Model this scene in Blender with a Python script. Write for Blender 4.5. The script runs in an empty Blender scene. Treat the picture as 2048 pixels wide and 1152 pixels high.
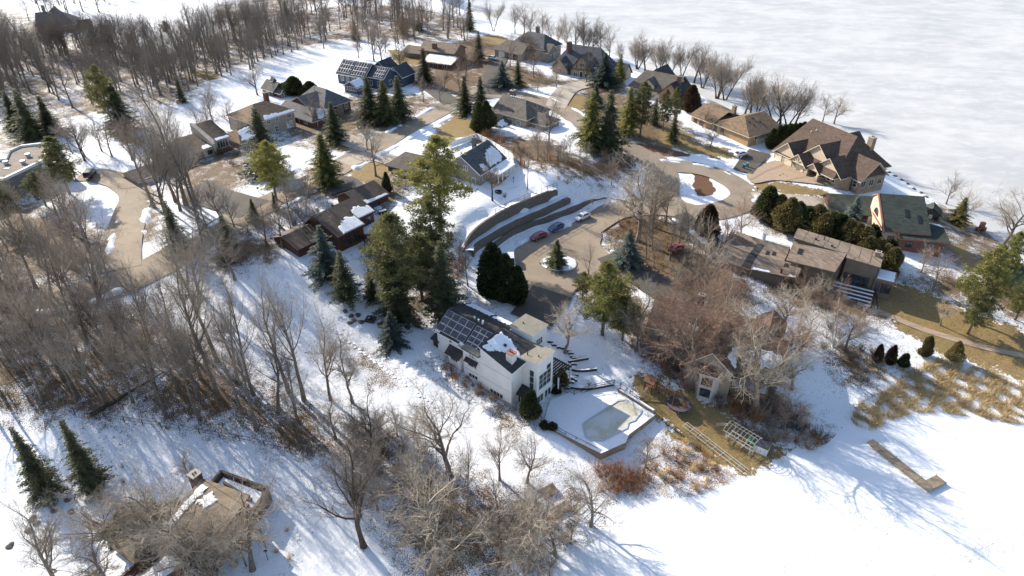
import bpy, bmesh, math, random
import numpy as np
from mathutils import Vector, Matrix

# ------------------------------------------------------------------ camera, sky, sun, exposure
CAM_H = 86.0
PITCH = math.radians(33.0)
scene = bpy.context.scene
cam_data = bpy.data.cameras.new("camera")
cam_data.lens = 24.0
cam_data.sensor_width = 36.0
cam_data.clip_end = 6000.0
cam = bpy.data.objects.new("camera", cam_data)
cam.location = (0, 0, CAM_H)
cam.rotation_euler = (math.radians(90) - PITCH, 0, 0)
scene.collection.objects.link(cam)
scene.camera = cam

SUN_EL = math.radians(29.0)
SUN_AZ = math.radians(42.0)          # light travels towards +X, turned this much towards -Y
light_dir = Vector((math.cos(SUN_AZ) * math.cos(SUN_EL), -math.sin(SUN_AZ) * math.cos(SUN_EL), -math.sin(SUN_EL)))
sun_data = bpy.data.lights.new("sun", 'SUN')
sun_data.energy = 5.0
sun_data.angle = math.radians(0.5)
sun_data.color = (1.0, 0.92, 0.79)
sun = bpy.data.objects.new("sun", sun_data)
sun.rotation_euler = (-light_dir).to_track_quat('Z', 'Y').to_euler()
sun.location = (-200, 200, 300)
scene.collection.objects.link(sun)

world = bpy.data.worlds.new("World")
scene.world = world
world.use_nodes = True
wn = world.node_tree
for n in list(wn.nodes):
    wn.nodes.remove(n)
sky = wn.nodes.new('ShaderNodeTexSky')
sky.sky_type = 'NISHITA'
sky.sun_disc = False
sky.sun_elevation = SUN_EL
# rotation 0 puts the sky's sun on +Y, positive turns it towards +X
sky.sun_rotation = math.atan2(-light_dir.x, -light_dir.y)
bg = wn.nodes.new('ShaderNodeBackground')
bg.inputs['Strength'].default_value = 0.145
wo = wn.nodes.new('ShaderNodeOutputWorld')
wn.links.new(sky.outputs[0], bg.inputs[0])
wn.links.new(bg.outputs[0], wo.inputs[0])
scene.view_settings.view_transform = 'Standard'
scene.view_settings.look = 'None'
scene.view_settings.exposure = 0.78
scene.view_settings.gamma = 1.0
# ------------------------------------------------------------------ survey: heights of the place
FPX = 1365.33
_cp, _sp = math.cos(math.radians(33.0)), math.sin(math.radians(33.0))

def ray(u, v):
    xc, yc = (u - 1024.0) / FPX, (v - 576.0) / FPX
    return (xc, _cp - yc * _sp, -(_sp + yc * _cp))

def at_z(u, v, z):
    dx, dy, dz = ray(u, v)
    t = (z - 86.0) / dz
    return (dx * t, dy * t)

CTRL = [
 (1025,835,2.5),(1080,865,2.2),(1200,800,2.2),(1240,900,1.0),(950,880,2.5),(865,725,5.0),(760,700,5.6),(800,640,6.4),
 (1060,590,7.0),(1110,530,7.0),(1040,505,7.1),(1080,483,7.1),(1130,464,7.2),(1180,441,7.4),(1200,520,7.0),
 (992,497,7.8),(1035,467,7.8),(1085,449,7.8),(1135,430,7.8),(1170,415,7.9),(1215,398,8.2),
 (957,498,8.7),(1015,463,8.6),(1045,447,8.6),(1087,430,8.6),(1130,408,9.0),
 (945,483,10.1),(985,455,10.0),(1010,438,10.0),(1045,420,10.0),(1080,405,10.3),(1110,396,11.0),
 (930,460,13.3),(975,425,13.6),(1045,398,13.7),(1100,375,13.6),(1160,370,12.5),
 (930,390,14.0),(700,330,14.0),(850,240,14.0),(500,430,14.0),(300,540,13.8),(240,430,14.2),(150,600,13.2),(1040,260,14.0),
 (1160,250,13.0),(1280,310,11.0),(1400,330,9.6),(1330,380,9.2),(1480,380,8.6),(1380,420,8.6),(1270,400,8.6),(1550,350,8.6),(1500,290,9.2),
 (1240,350,11.2),(1330,190,11.5),(1150,150,12.5),(1050,120,13.5),(880,150,14.0),(740,180,14.5),(540,200,15.0),(350,200,16.0),(100,250,15.0),
 (100,350,14.5),(0,450,14.0),(600,60,14.0),(250,50,12.0),(100,30,13.0),(0,150,15.0),(800,40,13.5),(930,90,13.0),
 (1660,360,8.2),(1745,420,5.5),(1800,480,5.2),(1600,540,6.2),(1700,580,4.6),(1900,640,3.4),(2040,700,2.4),(2040,600,3.6),(1900,500,3.6),
 (1560,400,8.2),(1650,430,7.2),(1480,500,7.0),(1350,500,7.3),(1420,580,6.6),(1300,600,6.6),(1230,640,5.4),(1420,720,4.2),(1540,740,3.0),
 (1650,730,2.0),(1350,810,1.7),(1460,850,1.0),(1250,720,3.6),(1130,690,4.8),(1160,660,5.6),(1760,680,2.4),(1850,720,1.4),(2000,770,0.8),
 (1780,800,0.5),
 (560,530,12.0),(640,640,8.6),(700,740,5.6),(850,830,3.6),(600,760,5.6),(450,640,10.0),(450,740,7.2),(300,640,11.0),(300,760,8.2),
 (150,700,10.0),(100,830,7.6),(300,880,6.0),(500,860,4.8),(0,700,11.0),(0,900,6.6),(150,1000,5.6),(380,1060,5.0),(560,1050,4.4),
 (0,1150,5.2),(700,950,3.6),(850,1000,3.0),(1000,1080,1.8),(900,1150,1.6),(600,1150,3.4),(1050,950,2.0),(1130,1000,1.0),
 (640,470,12.6),(760,480,11.0),(700,560,9.8),(860,520,9.2),(900,600,7.4),
]
EXTRA = [(985,790,2.6),(945,767,3.2),(905,738,4.3),(1085,808,2.1),(1112,776,2.3),(1050,825,2.3)]
CTRL += EXTRA
WORLD_CTRL = [(-700,1000,14),(-700,300,14),(0,1100,12),(-350,60,8),(-500,600,15),(-120,560,13),(500,100,2),(0,20,2.5),(-150,10,5),(300,250,3)]
LAKE_PX = [(935,-90),(940,-20),(948,42),(985,58),(1060,76),(1107,90),(1130,106),(1200,112),(1243,134),(1300,152),(1395,199),(1481,234),
           (1532,256),(1614,264),(1700,292),(1790,350),(1843,384),(1890,412),(1960,455),(2010,490),(2060,522),(2300,640)]
POND_PX = [(2400,900),(2200,875),(2060,862),(1950,838),(1850,832),(1770,846),(1715,846),(1690,850),(1655,885),(1560,930),(1520,948),(1470,962),
           (1400,990),(1300,1002),(1240,1050),(1150,1105),(1080,1160),(1050,1230)]
def _lake_poly():
    p = [at_z(u, v, 0.0) for u, v in LAKE_PX]
    return p + [(1400, 60), (3000, 60), (3000, 3000), (p[0][0], 3000)]
def _pond_poly():
    p = [at_z(u, v, 0.0) for u, v in POND_PX]
    return p + [(5, -60), (400, -60)]
LAKE_POLY, POND_POLY = np.array(_lake_poly()), np.array(_pond_poly())

_cx = np.array([at_z(u, v, z) for u, v, z in CTRL] + [(a, b) for a, b, c in WORLD_CTRL])
_cz = np.array([z for u, v, z in CTRL] + [c for a, b, c in WORLD_CTRL], dtype=float)
def _phi(r):
    return np.sqrt(r * r + 6.0)
def _solve():
    n = len(_cx)
    d = np.linalg.norm(_cx[:, None, :] - _cx[None, :, :], axis=2)
    A = np.zeros((n + 1, n + 1))
    A[:n, :n] = -_phi(d) + np.eye(n) * 0.4
    A[:n, n] = 1; A[n, :n] = 1
    return np.linalg.solve(A, np.append(_cz, 0.0))
_w = _solve()

def inside(poly, P):
    """boolean per point, and distance to the outline"""
    P = np.asarray(P, dtype=float)
    a = np.asarray(poly, dtype=float); b = np.roll(a, -1, axis=0)
    ins = np.zeros(len(P), dtype=bool)
    dist = np.full(len(P), 1e18)
    for (x0, y0), (x1, y1) in zip(a, b):
        if y0 != y1:
            c = ((y0 > P[:, 1]) != (y1 > P[:, 1])) & (P[:, 0] < (x1 - x0) * (P[:, 1] - y0) / (y1 - y0) + x0)
            ins ^= c
        dx, dy = x1 - x0, y1 - y0
        L = dx * dx + dy * dy + 1e-12
        t = np.clip(((P[:, 0] - x0) * dx + (P[:, 1] - y0) * dy) / L, 0, 1)
        dist = np.minimum(dist, (P[:, 0] - x0 - t * dx) ** 2 + (P[:, 1] - y0 - t * dy) ** 2)
    return ins, np.sqrt(dist)

def sd(poly, P):
    """signed distance, positive inside"""
    i, d = inside(poly, P)
    return np.where(i, d, -d)

def sstep(t):
    t = np.clip(t, 0, 1)
    return t * t * (3 - 2 * t)

def heights(P):
    P = np.asarray(P, dtype=float).reshape(-1, 2)
    out = np.empty(len(P))
    for s in range(0, len(P), 20000):
        q = P[s:s + 20000]
        d = np.linalg.norm(q[:, None, :] - _cx[None, :, :], axis=2)
        out[s:s + 20000] = -_phi(d) @ _w[:-1] + _w[-1]
    dl = -sd(LAKE_POLY, P); dp = -sd(POND_POLY, P)
    bl = sstep(dl / 22.0); bp = sstep(dp / 14.0)
    out = np.maximum(out, 0.4)
    k = np.minimum(bl, bp)
    return out * k + np.where((dl < 0) | (dp < 0), 0.02 - 0.9 * np.minimum(1, -np.minimum(dl, dp) / 6.0), 0.02) * (1 - k)

def height(x, y):
    return float(heights([(x, y)])[0])

_memo = {}
def G(u, v, lift=0.0):
    """the point of the ground seen at (u, v) of the photograph"""
    key = (u, v)
    if key not in _memo:
        dx, dy, dz = ray(u, v)
        ts = (86.0 - np.linspace(22, 0.0, 90)) / -dz
        P = np.stack([dx * ts, dy * ts], 1)
        hz = np.maximum(heights(P), 0.0)
        zz = 86.0 + dz * ts
        k = int(np.argmax(zz <= hz))
        if zz[k] > hz[k]:
            k = len(ts) - 1
        if k > 0:
            a0, a1 = zz[k - 1] - hz[k - 1], zz[k] - hz[k]
            t = ts[k - 1] + (ts[k] - ts[k - 1]) * (a0 / (a0 - a1 + 1e-9))
        else:
            t = ts[0]
        x, y = dx * t, dy * t
        _memo[key] = (x, y, max(height(x, y), 0.0))
    x, y, z = _memo[key]
    return Vector((x, y, z + lift))

def catmull(pts, n=6, closed=True):
    pts = [np.array(p, dtype=float) for p in pts]
    out = []
    m = len(pts)
    rng = range(m) if closed else range(m - 1)
    for i in rng:
        if closed:
            p0, p1, p2, p3 = pts[i - 1], pts[i], pts[(i + 1) % m], pts[(i + 2) % m]
        else:
            p0, p1, p2, p3 = pts[max(i - 1, 0)], pts[i], pts[i + 1], pts[min(i + 2, m - 1)]
        for k in range(n):
            t = k / n
            out.append(0.5 * (2 * p1 + (p2 - p0) * t + (2 * p0 - 5 * p1 + 4 * p2 - p3) * t * t + (3 * p1 - p0 - 3 * p2 + p3) * t ** 3))
    if not closed:
        out.append(pts[-1])
    return np.array(out)

def gpoly(px, n=5, smooth=True):
    P = [G(u, v) for u, v in px]
    P = [(p.x, p.y) for p in P]
    return catmull(P, n) if smooth else np.array(P)
# ------------------------------------------------------------------ helpers
COL = scene.collection
random.seed(7)
RNG = np.random.default_rng(11)

class MB:
    """collects shapes of one mesh"""
    def __init__(s):
        s.v = []; s.f = []; s.m = []
    def add(s, verts, faces, mi=0):
        o = len(s.v)
        s.v.extend([tuple(p) for p in verts])
        s.f.extend([tuple(i + o for i in f) for f in faces])
        s.m.extend([mi] * len(faces))
        return s
    def box(s, x0, x1, y0, y1, z0, z1, mi=0):
        v = [(x0,y0,z0),(x1,y0,z0),(x1,y1,z0),(x0,y1,z0),(x0,y0,z1),(x1,y0,z1),(x1,y1,z1),(x0,y1,z1)]
        return s.add(v, [(0,3,2,1),(4,5,6,7),(0,1,5,4),(1,2,6,5),(2,3,7,6),(3,0,4,7)], mi)
    def prism(s, poly, z0, z1, mi=0, cap=None):
        n = len(poly)
        zb = z0 if hasattr(z0, '__len__') else [z0] * n
        zt = z1 if hasattr(z1, '__len__') else [z1] * n
        v = [(p[0], p[1], zb[i]) for i, p in enumerate(poly)] + [(p[0], p[1], zt[i]) for i, p in enumerate(poly)]
        fs = [(i, (i + 1) % n, n + (i + 1) % n, n + i) for i in range(n)]
        s.add(v, fs, mi)
        o = len(s.v) - 2 * n
        s.f.append(tuple(o + n + i for i in range(n))); s.m.append(mi if cap is None else cap)
        s.f.append(tuple(o + n - 1 - i for i in range(n))); s.m.append(mi)
        return s
    def slab(s, pts, t, mi=0, side=None):
        """a thick sheet: polygon in 3-D, thickened downwards by t (vertical)"""
        n = len(pts)
        v = [tuple(p) for p in pts] + [(p[0], p[1], p[2] - t) for p in pts]
        o = len(s.v)
        s.v.extend(v)
        s.f.append(tuple(o + i for i in range(n))); s.m.append(mi)
        s.f.append(tuple(o + 2 * n - 1 - i for i in range(n))); s.m.append(mi if side is None else side)
        for i in range(n):
            j = (i + 1) % n
            s.f.append((o + i, o + n + i, o + n + j, o + j)); s.m.append(mi if side is None else side)
        return s
    def tube(s, pts, radii, sides=6, mi=0, cap=True):
        pts = [Vector(p) for p in pts]
        if not hasattr(radii, '__len__'):
            radii = [radii] * len(pts)
        o = len(s.v); ref = None
        for i, p in enumerate(pts):
            d = (pts[min(i + 1, len(pts) - 1)] - pts[max(i - 1, 0)])
            if d.length < 1e-9: d = Vector((0, 0, 1))
            d.normalize()
            if ref is None:
                ref = d.orthogonal().normalized()
            ref = (ref - d * ref.dot(d))
            if ref.length < 1e-6: ref = d.orthogonal()
            ref.normalize()
            b = d.cross(ref)
            for k in range(sides):
                a = 2 * math.pi * k / sides
                q = p + (ref * math.cos(a) + b * math.sin(a)) * radii[i]
                s.v.append((q.x, q.y, q.z))
        for i in range(len(pts) - 1):
            for k in range(sides):
                k2 = (k + 1) % sides
                s.f.append((o + i * sides + k, o + i * sides + k2, o + (i + 1) * sides + k2, o + (i + 1) * sides + k)); s.m.append(mi)
        if cap and sides > 2:
            e = o + (len(pts) - 1) * sides
            s.f.append(tuple(e + k for k in range(sides))); s.m.append(mi)
            s.f.append(tuple(o + sides - 1 - k for k in range(sides))); s.m.append(mi)
        return s
    def bar(s, a, b, r, mi=0, sides=4):
        return s.tube([a, b], r, sides, mi)
    def lathe(s, prof, seg=16, mi=0, c=(0, 0, 0)):
        o = len(s.v); n = len(prof)
        for r, z in prof:
            for k in range(seg):
                a = 2 * math.pi * k / seg
                s.v.append((c[0] + r * math.cos(a), c[1] + r * math.sin(a), c[2] + z))
        for i in range(n - 1):
            for k in range(seg):
                k2 = (k + 1) % seg
                s.f.append((o + i * seg + k, o + i * seg + k2, o + (i + 1) * seg + k2, o + (i + 1) * seg + k)); s.m.append(mi)
        s.f.append(tuple(o + (n - 1) * seg + k for k in range(seg))); s.m.append(mi)
        return s
    def mesh(s, name, mats, smooth=False):
        me = bpy.data.meshes.new(name)
        me.from_pydata(s.v, [], s.f)
        if not isinstance(mats, (list, tuple)): mats = [mats]
        for m in mats: me.materials.append(m)
        if len(mats) > 1:
            me.polygons.foreach_set('material_index', s.m)
        if smooth:
            me.polygons.foreach_set('use_smooth', [True] * len(s.f))
        me.update()
        return me
    def build(s, name, mats, parent=None, smooth=False):
        o = bpy.data.objects.new(name, s.mesh(name, mats, smooth))
        COL.objects.link(o)
        if parent is not None: o.parent = parent
        return o

def tag(o, label=None, cat=None, group=None, kind=None):
    if label: o['label'] = label
    if cat: o['category'] = cat
    if group: o['group'] = group
    if kind: o['kind'] = kind
    return o

def empty(name, loc, rz=0.0, label=None, cat=None, group=None):
    o = bpy.data.objects.new(name, None)
    o.empty_display_size = 0.5
    o.location = loc; o.rotation_euler = (0, 0, rz)
    COL.objects.link(o)
    return tag(o, label, cat, group)

def copy_tree(o, loc, rz=0.0, sc=1.0, label=None, group=None):
    kids = [c for c in o.children]
    c = o.copy(); COL.objects.link(c)
    c.location = loc; c.rotation_euler = (0, 0, rz)
    c.scale = (sc, sc, sc) if not hasattr(sc, '__len__') else sc
    if label: c['label'] = label
    if group: c['group'] = group
    for k in kids:
        d = k.copy(); COL.objects.link(d); d.parent = c
        for g in k.children:
            e = g.copy(); COL.objects.link(e); e.parent = d
    return c

# ------------------------------------------------------------------ materials
def new_mat(name):
    m = bpy.data.materials.new(name); m.use_nodes = True
    nt = m.node_tree
    b = nt.nodes['Principled BSDF']
    return m, nt, b

def N(nt, kind, **kw):
    n = nt.nodes.new(kind)
    for k, v in kw.items():
        setattr(n, k, v)
    return n

def noise(nt, vec, scale, detail=4, rough=0.55):
    n = nt.nodes.new('ShaderNodeTexNoise')
    n.inputs['Scale'].default_value = scale
    n.inputs['Detail'].default_value = detail
    n.inputs['Roughness'].default_value = rough
    if vec is not None: nt.links.new(vec, n.inputs['Vector'])
    return n.outputs['Fac']

def mth(nt, op, a, b=None, c=None, clamp=False):
    n = nt.nodes.new('ShaderNodeMath'); n.operation = op; n.use_clamp = clamp
    for i, x in enumerate((a, b, c)):
        if x is None: continue
        if isinstance(x, (int, float)): n.inputs[i].default_value = x
        else: nt.links.new(x, n.inputs[i])
    return n.outputs[0]

def ramp(nt, fac, lo, hi):
    n = nt.nodes.new('ShaderNodeMapRange'); n.interpolation_type = 'SMOOTHSTEP'
    nt.links.new(fac, n.inputs[0])
    n.inputs[1].default_value = lo; n.inputs[2].default_value = hi
    return n.outputs[0]

def mix(nt, fac, a, b):
    n = nt.nodes.new('ShaderNodeMix'); n.data_type = 'RGBA'
    if isinstance(fac, (int, float)): n.inputs[0].default_value = fac
    else: nt.links.new(fac, n.inputs[0])
    for i, x in ((6, a), (7, b)):
        if isinstance(x, (tuple, list)): n.inputs[i].default_value = (x[0], x[1], x[2], 1)
        else: nt.links.new(x, n.inputs[i])
    return n.outputs[2]

def bump(nt, b, hgt, strength=0.4, dist=0.1):
    n = nt.nodes.new('ShaderNodeBump')
    n.inputs['Strength'].default_value = strength; n.inputs['Distance'].default_value = dist
    nt.links.new(hgt, n.inputs['Height']); nt.links.new(n.outputs[0], b.inputs['Normal'])

def objco(nt):
    return nt.nodes.new('ShaderNodeTexCoord').outputs['Object']

def geopos(nt):
    return nt.nodes.new('ShaderNodeNewGeometry').outputs['Position']

def plain(name, col, rough=0.7, metal=0.0, var=0.12, scale=1.5, spec=0.3, fine=None):
    """a surface with some unevenness of its own"""
    m, nt, b = new_mat(name)
    co = objco(nt)
    f = noise(nt, co, scale, 5)
    lo = tuple(c * (1 - var) for c in col); hi = tuple(min(1, c * (1 + var)) for c in col)
    c = mix(nt, ramp(nt, f, 0.3, 0.7), lo, hi)
    if fine:
        g = noise(nt, co, fine, 2)
        c = mix(nt, mth(nt, 'MULTIPLY', ramp(nt, g, 0.35, 0.7), 0.35), c, tuple(x * 0.6 for x in col))
    nt.links.new(c, b.inputs['Base Color'])
    b.inputs['Roughness'].default_value = rough
    b.inputs['Metallic'].default_value = metal
    b.inputs['Specular IOR Level'].default_value = spec
    return m

def shingle(name, col, var=0.32, course=0.28, rough=0.85):
    """asphalt shingles: fine courses and blotches"""
    m, nt, b = new_mat(name)
    co = objco(nt)
    br = nt.nodes.new('ShaderNodeTexBrick')
    br.inputs['Scale'].default_value = 1.0
    br.inputs['Brick Width'].default_value = 0.9; br.inputs['Row Height'].default_value = course
    br.inputs['Mortar Size'].default_value = 0.015; br.inputs['Bias'].default_value = -0.2
    br.inputs['Color1'].default_value = (*[c * (1 + var) for c in col], 1)
    br.inputs['Color2'].default_value = (*[c * (1 - var) for c in col], 1)
    br.inputs['Mortar'].default_value = (*[c * 0.5 for c in col], 1)
    # courses follow height: x+y along the course, z up the slope
    sp = nt.nodes.new('ShaderNodeSeparateXYZ'); nt.links.new(co, sp.inputs[0])
    cb = nt.nodes.new('ShaderNodeCombineXYZ')
    nt.links.new(mth(nt, 'ADD', sp.outputs[0], sp.outputs[1]), cb.inputs[0])
    nt.links.new(mth(nt, 'MULTIPLY', sp.outputs[2], 1.6), cb.inputs[1])
    nt.links.new(cb.outputs[0], br.inputs['Vector'])
    f = noise(nt, co, 0.5, 6)
    c = mix(nt, mth(nt, 'MULTIPLY', ramp(nt, f, 0.4, 0.75), 0.4), br.outputs['Color'], tuple(c * 1.35 for c in col))
    st = noise(nt, co, 0.16, 6, 0.7)
    c = mix(nt, mth(nt, 'MULTIPLY', ramp(nt, st, 0.5, 0.72), 0.55), c, tuple(c * 0.6 for c in col))
    g = noise(nt, co, 5.0, 4, 0.7)
    c = mix(nt, mth(nt, 'MULTIPLY', ramp(nt, g, 0.45, 0.75), 0.5), c, tuple(c * 0.55 for c in col))
    nt.links.new(c, b.inputs['Base Color'])
    b.inputs['Roughness'].default_value = rough
    b.inputs['Specular IOR Level'].default_value = 0.2
    bump(nt, b, g, 0.4, 0.03)
    return m

def siding(name, col, gap=0.22, vertical=False, var=0.1):
    m, nt, b = new_mat(name)
    co = objco(nt)
    sp = nt.nodes.new('ShaderNodeSeparateXYZ'); nt.links.new(co, sp.inputs[0])
    src = mth(nt, 'ADD', sp.outputs[0], sp.outputs[1]) if vertical else sp.outputs[2]
    fr = mth(nt, 'FRACT', mth(nt, 'DIVIDE', src, gap))
    line = mth(nt, 'LESS_THAN', fr, 0.10)
    f = noise(nt, co, 0.7, 5)
    c = mix(nt, ramp(nt, f, 0.3, 0.7), tuple(x * (1 - var) for x in col), tuple(x * (1 + var) for x in col))
    c = mix(nt, mth(nt, 'MULTIPLY', line, 0.45), c, tuple(x * 0.4 for x in col))
    nt.links.new(c, b.inputs['Base Color'])
    b.inputs['Roughness'].default_value = 0.65
    b.inputs['Specular IOR Level'].default_value = 0.25
    bump(nt, b, fr, 0.3, 0.02)
    return m

def brickwork(name, c1, c2, mortar, w=0.6, h=0.25):
    m, nt, b = new_mat(name)
    co = objco(nt)
    br = nt.nodes.new('ShaderNodeTexBrick')
    br.inputs['Scale'].default_value = 1.0
    br.inputs['Brick Width'].default_value = w; br.inputs['Row Height'].default_value = h
    br.inputs['Mortar Size'].default_value = 0.02
    br.inputs['Color1'].default_value = (*c1, 1); br.inputs['Color2'].default_value = (*c2, 1)
    br.inputs['Mortar'].default_value = (*mortar, 1)
    sp = nt.nodes.new('ShaderNodeSeparateXYZ'); nt.links.new(co, sp.inputs[0])
    cb = nt.nodes.new('ShaderNodeCombineXYZ')
    nt.links.new(mth(nt, 'ADD', sp.outputs[0], sp.outputs[1]), cb.inputs[0])
    nt.links.new(sp.outputs[2], cb.inputs[1])
    nt.links.new(cb.outputs[0], br.inputs['Vector'])
    f = noise(nt, co, 1.2, 5)
    c = mix(nt, mth(nt, 'MULTIPLY', ramp(nt, f, 0.4, 0.8), 0.5), br.outputs['Color'], tuple(x * 0.6 for x in c1))
    nt.links.new(c, b.inputs['Base Color'])
    b.inputs['Roughness'].default_value = 0.85
    return m

def snow_mat(name, col=(0.80, 0.81, 0.84), bumps=0.35, scale=1.5):
    m, nt, b = new_mat(name)
    co = geopos(nt)
    f = noise(nt, co, scale, 6, 0.6)
    nt.links.new(mix(nt, ramp(nt, f, 0.3, 0.7), tuple(c * 0.93 for c in col), col), b.inputs['Base Color'])
    b.inputs['Roughness'].default_value = 0.6
    b.inputs['Specular IOR Level'].default_value = 0.2
    bump(nt, b, f, bumps, 0.25)
    return m

def bark_mat(name, col, var=0.35):
    m, nt, b = new_mat(name)
    co = objco(nt)
    f = noise(nt, co, 2.2, 5, 0.65)
    oi = nt.nodes.new('ShaderNodeObjectInfo')
    k = mth(nt, 'MULTIPLY_ADD', oi.outputs['Random'], 0.5, 0.75)
    c = mix(nt, ramp(nt, f, 0.3, 0.7), tuple(x * (1 - var) for x in col), tuple(x * (1 + var) for x in col))
    mm = nt.nodes.new('ShaderNodeVectorMath'); mm.operation = 'SCALE'
    nt.links.new(c, mm.inputs[0]); nt.links.new(k, mm.inputs['Scale'])
    nt.links.new(mm.outputs[0], b.inputs['Base Color'])
    b.inputs['Roughness'].default_value = 0.9
    b.inputs['Specular IOR Level'].default_value = 0.15
    return m

def needle_mat(name, dark, light, scale=0.9):
    m, nt, b = new_mat(name)
    co = objco(nt)
    f = noise(nt, co, scale, 4, 0.6)
    oi = nt.nodes.new('ShaderNodeObjectInfo')
    f2 = mth(nt, 'ADD', f, mth(nt, 'MULTIPLY_ADD', oi.outputs['Random'], 0.24, -0.12))
    g = noise(nt, co, 7.0, 2)
    c = mix(nt, ramp(nt, f2, 0.32, 0.68), dark, light)
    c = mix(nt, mth(nt, 'MULTIPLY', ramp(nt, g, 0.4, 0.7), 0.35), c, tuple(x * 0.55 for x in dark))
    nt.links.new(c, b.inputs['Base Color'])
    b.inputs['Roughness'].default_value = 0.7
    b.inputs['Specular IOR Level'].default_value = 0.2
    tr = nt.nodes.new('ShaderNodeBsdfTranslucent'); nt.links.new(c, tr.inputs['Color'])
    ms = nt.nodes.new('ShaderNodeMixShader'); ms.inputs[0].default_value = 0.3
    nt.links.new(b.outputs[0], ms.inputs[1]); nt.links.new(tr.outputs[0], ms.inputs[2])
    nt.links.new(ms.outputs[0], nt.nodes['Material Output'].inputs['Surface'])
    return m

def glass_mat(name, col=(0.02, 0.025, 0.03)):
    m, nt, b = new_mat(name)
    co = objco(nt)
    f = noise(nt, co, 0.8, 3)
    nt.links.new(mix(nt, ramp(nt, f, 0.4, 0.65), col, tuple(c * 2.5 + 0.01 for c in col)), b.inputs['Base Color'])
    b.inputs['Roughness'].default_value = 0.08
    b.inputs['Specular IOR Level'].default_value = 0.6
    return m

M = {}
M['snow'] = snow_mat('snow')
M['roof_snow'] = snow_mat('roof snow', (0.82, 0.83, 0.86), 0.25, 2.0)
M['glass'] = glass_mat('window glass')
M['white_paint'] = plain('white paint', (0.74, 0.74, 0.72), 0.5, var=0.06)
M['cream_paint'] = plain('cream paint', (0.62, 0.55, 0.42), 0.6, var=0.08)
M['black_metal'] = plain('black metal', (0.025, 0.025, 0.028), 0.5)
M['grey_metal'] = plain('grey metal', (0.35, 0.36, 0.37), 0.4, metal=0.5)
M['alu'] = plain('aluminium', (0.62, 0.60, 0.56), 0.45, metal=0.3, var=0.05)
M['wood'] = plain('weathered wood', (0.20, 0.15, 0.10), 0.8, var=0.3, fine=8)
M['dark_wood'] = plain('dark wood', (0.06, 0.035, 0.025), 0.75, var=0.3, fine=8)
M['redwood'] = plain('red brown wood', (0.16, 0.078, 0.045), 0.75, var=0.25, fine=8)
M['concrete'] = plain('concrete', (0.36, 0.34, 0.30), 0.85, var=0.15, fine=5)
M['rubber'] = plain('rubber', (0.02, 0.02, 0.02), 0.8)
# ------------------------------------------------------------------ the ground, one sheet
def fan_grid():
    ys = 20.0 * np.power(1.0058, np.arange(0, 715))
    s = np.arange(-1.72, 1.7201, 0.0046)
    X = ys[:, None] * s[None, :]
    Y = np.repeat(ys[:, None], len(s), axis=1)
    return X, Y

# outlines on the ground (read off the survey): dry lawn, leaf litter, bare earth
LAWN = [
 [(885,245),(915,225),(950,240),(985,268),(960,280),(925,275),(900,290),(860,285)],
 [(705,330),(760,318),(790,330),(770,352),(720,362),(690,358)],
 [(655,280),(690,272),(705,290),(680,305)],
 [(1256,764),(1292,748),(1335,758),(1405,795),(1485,840),(1565,895),(1535,932),(1480,948),(1400,905),(1350,868),(1300,818)],
 [(1725,580),(1790,562),(1860,588),(1950,625),(2070,675),(2130,770),(2060,768),(1960,730),(1880,704),(1830,678),(1785,650)],
 [(1765,605),(1830,585),(1900,610),(1880,640),(1820,640)],
 [(1508,368),(1545,362),(1640,378),(1660,395),(1600,392),(1560,385),(1515,385)],
 [(1135,195),(1165,190),(1180,210),(1160,222),(1138,212)],
 [(960,75),(1010,72),(1015,85),(970,90)],
 [(225,262),(260,268),(285,285),(250,290),(228,278)],
 [(1320,250),(1370,262),(1400,285),(1460,300),(1470,318),(1420,312),(1330,290)],
 [(1500,318),(1535,322),(1520,332),(1502,328)],
 [(1905,490),(1935,500),(1960,540),(1925,530)],
 [(1885,385),(1905,388),(1925,408),(1900,408)],
 [(380,155),(420,160),(440,150),(400,140)],
 [(780,100),(840,110),(850,130),(790,125)],
]
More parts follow.
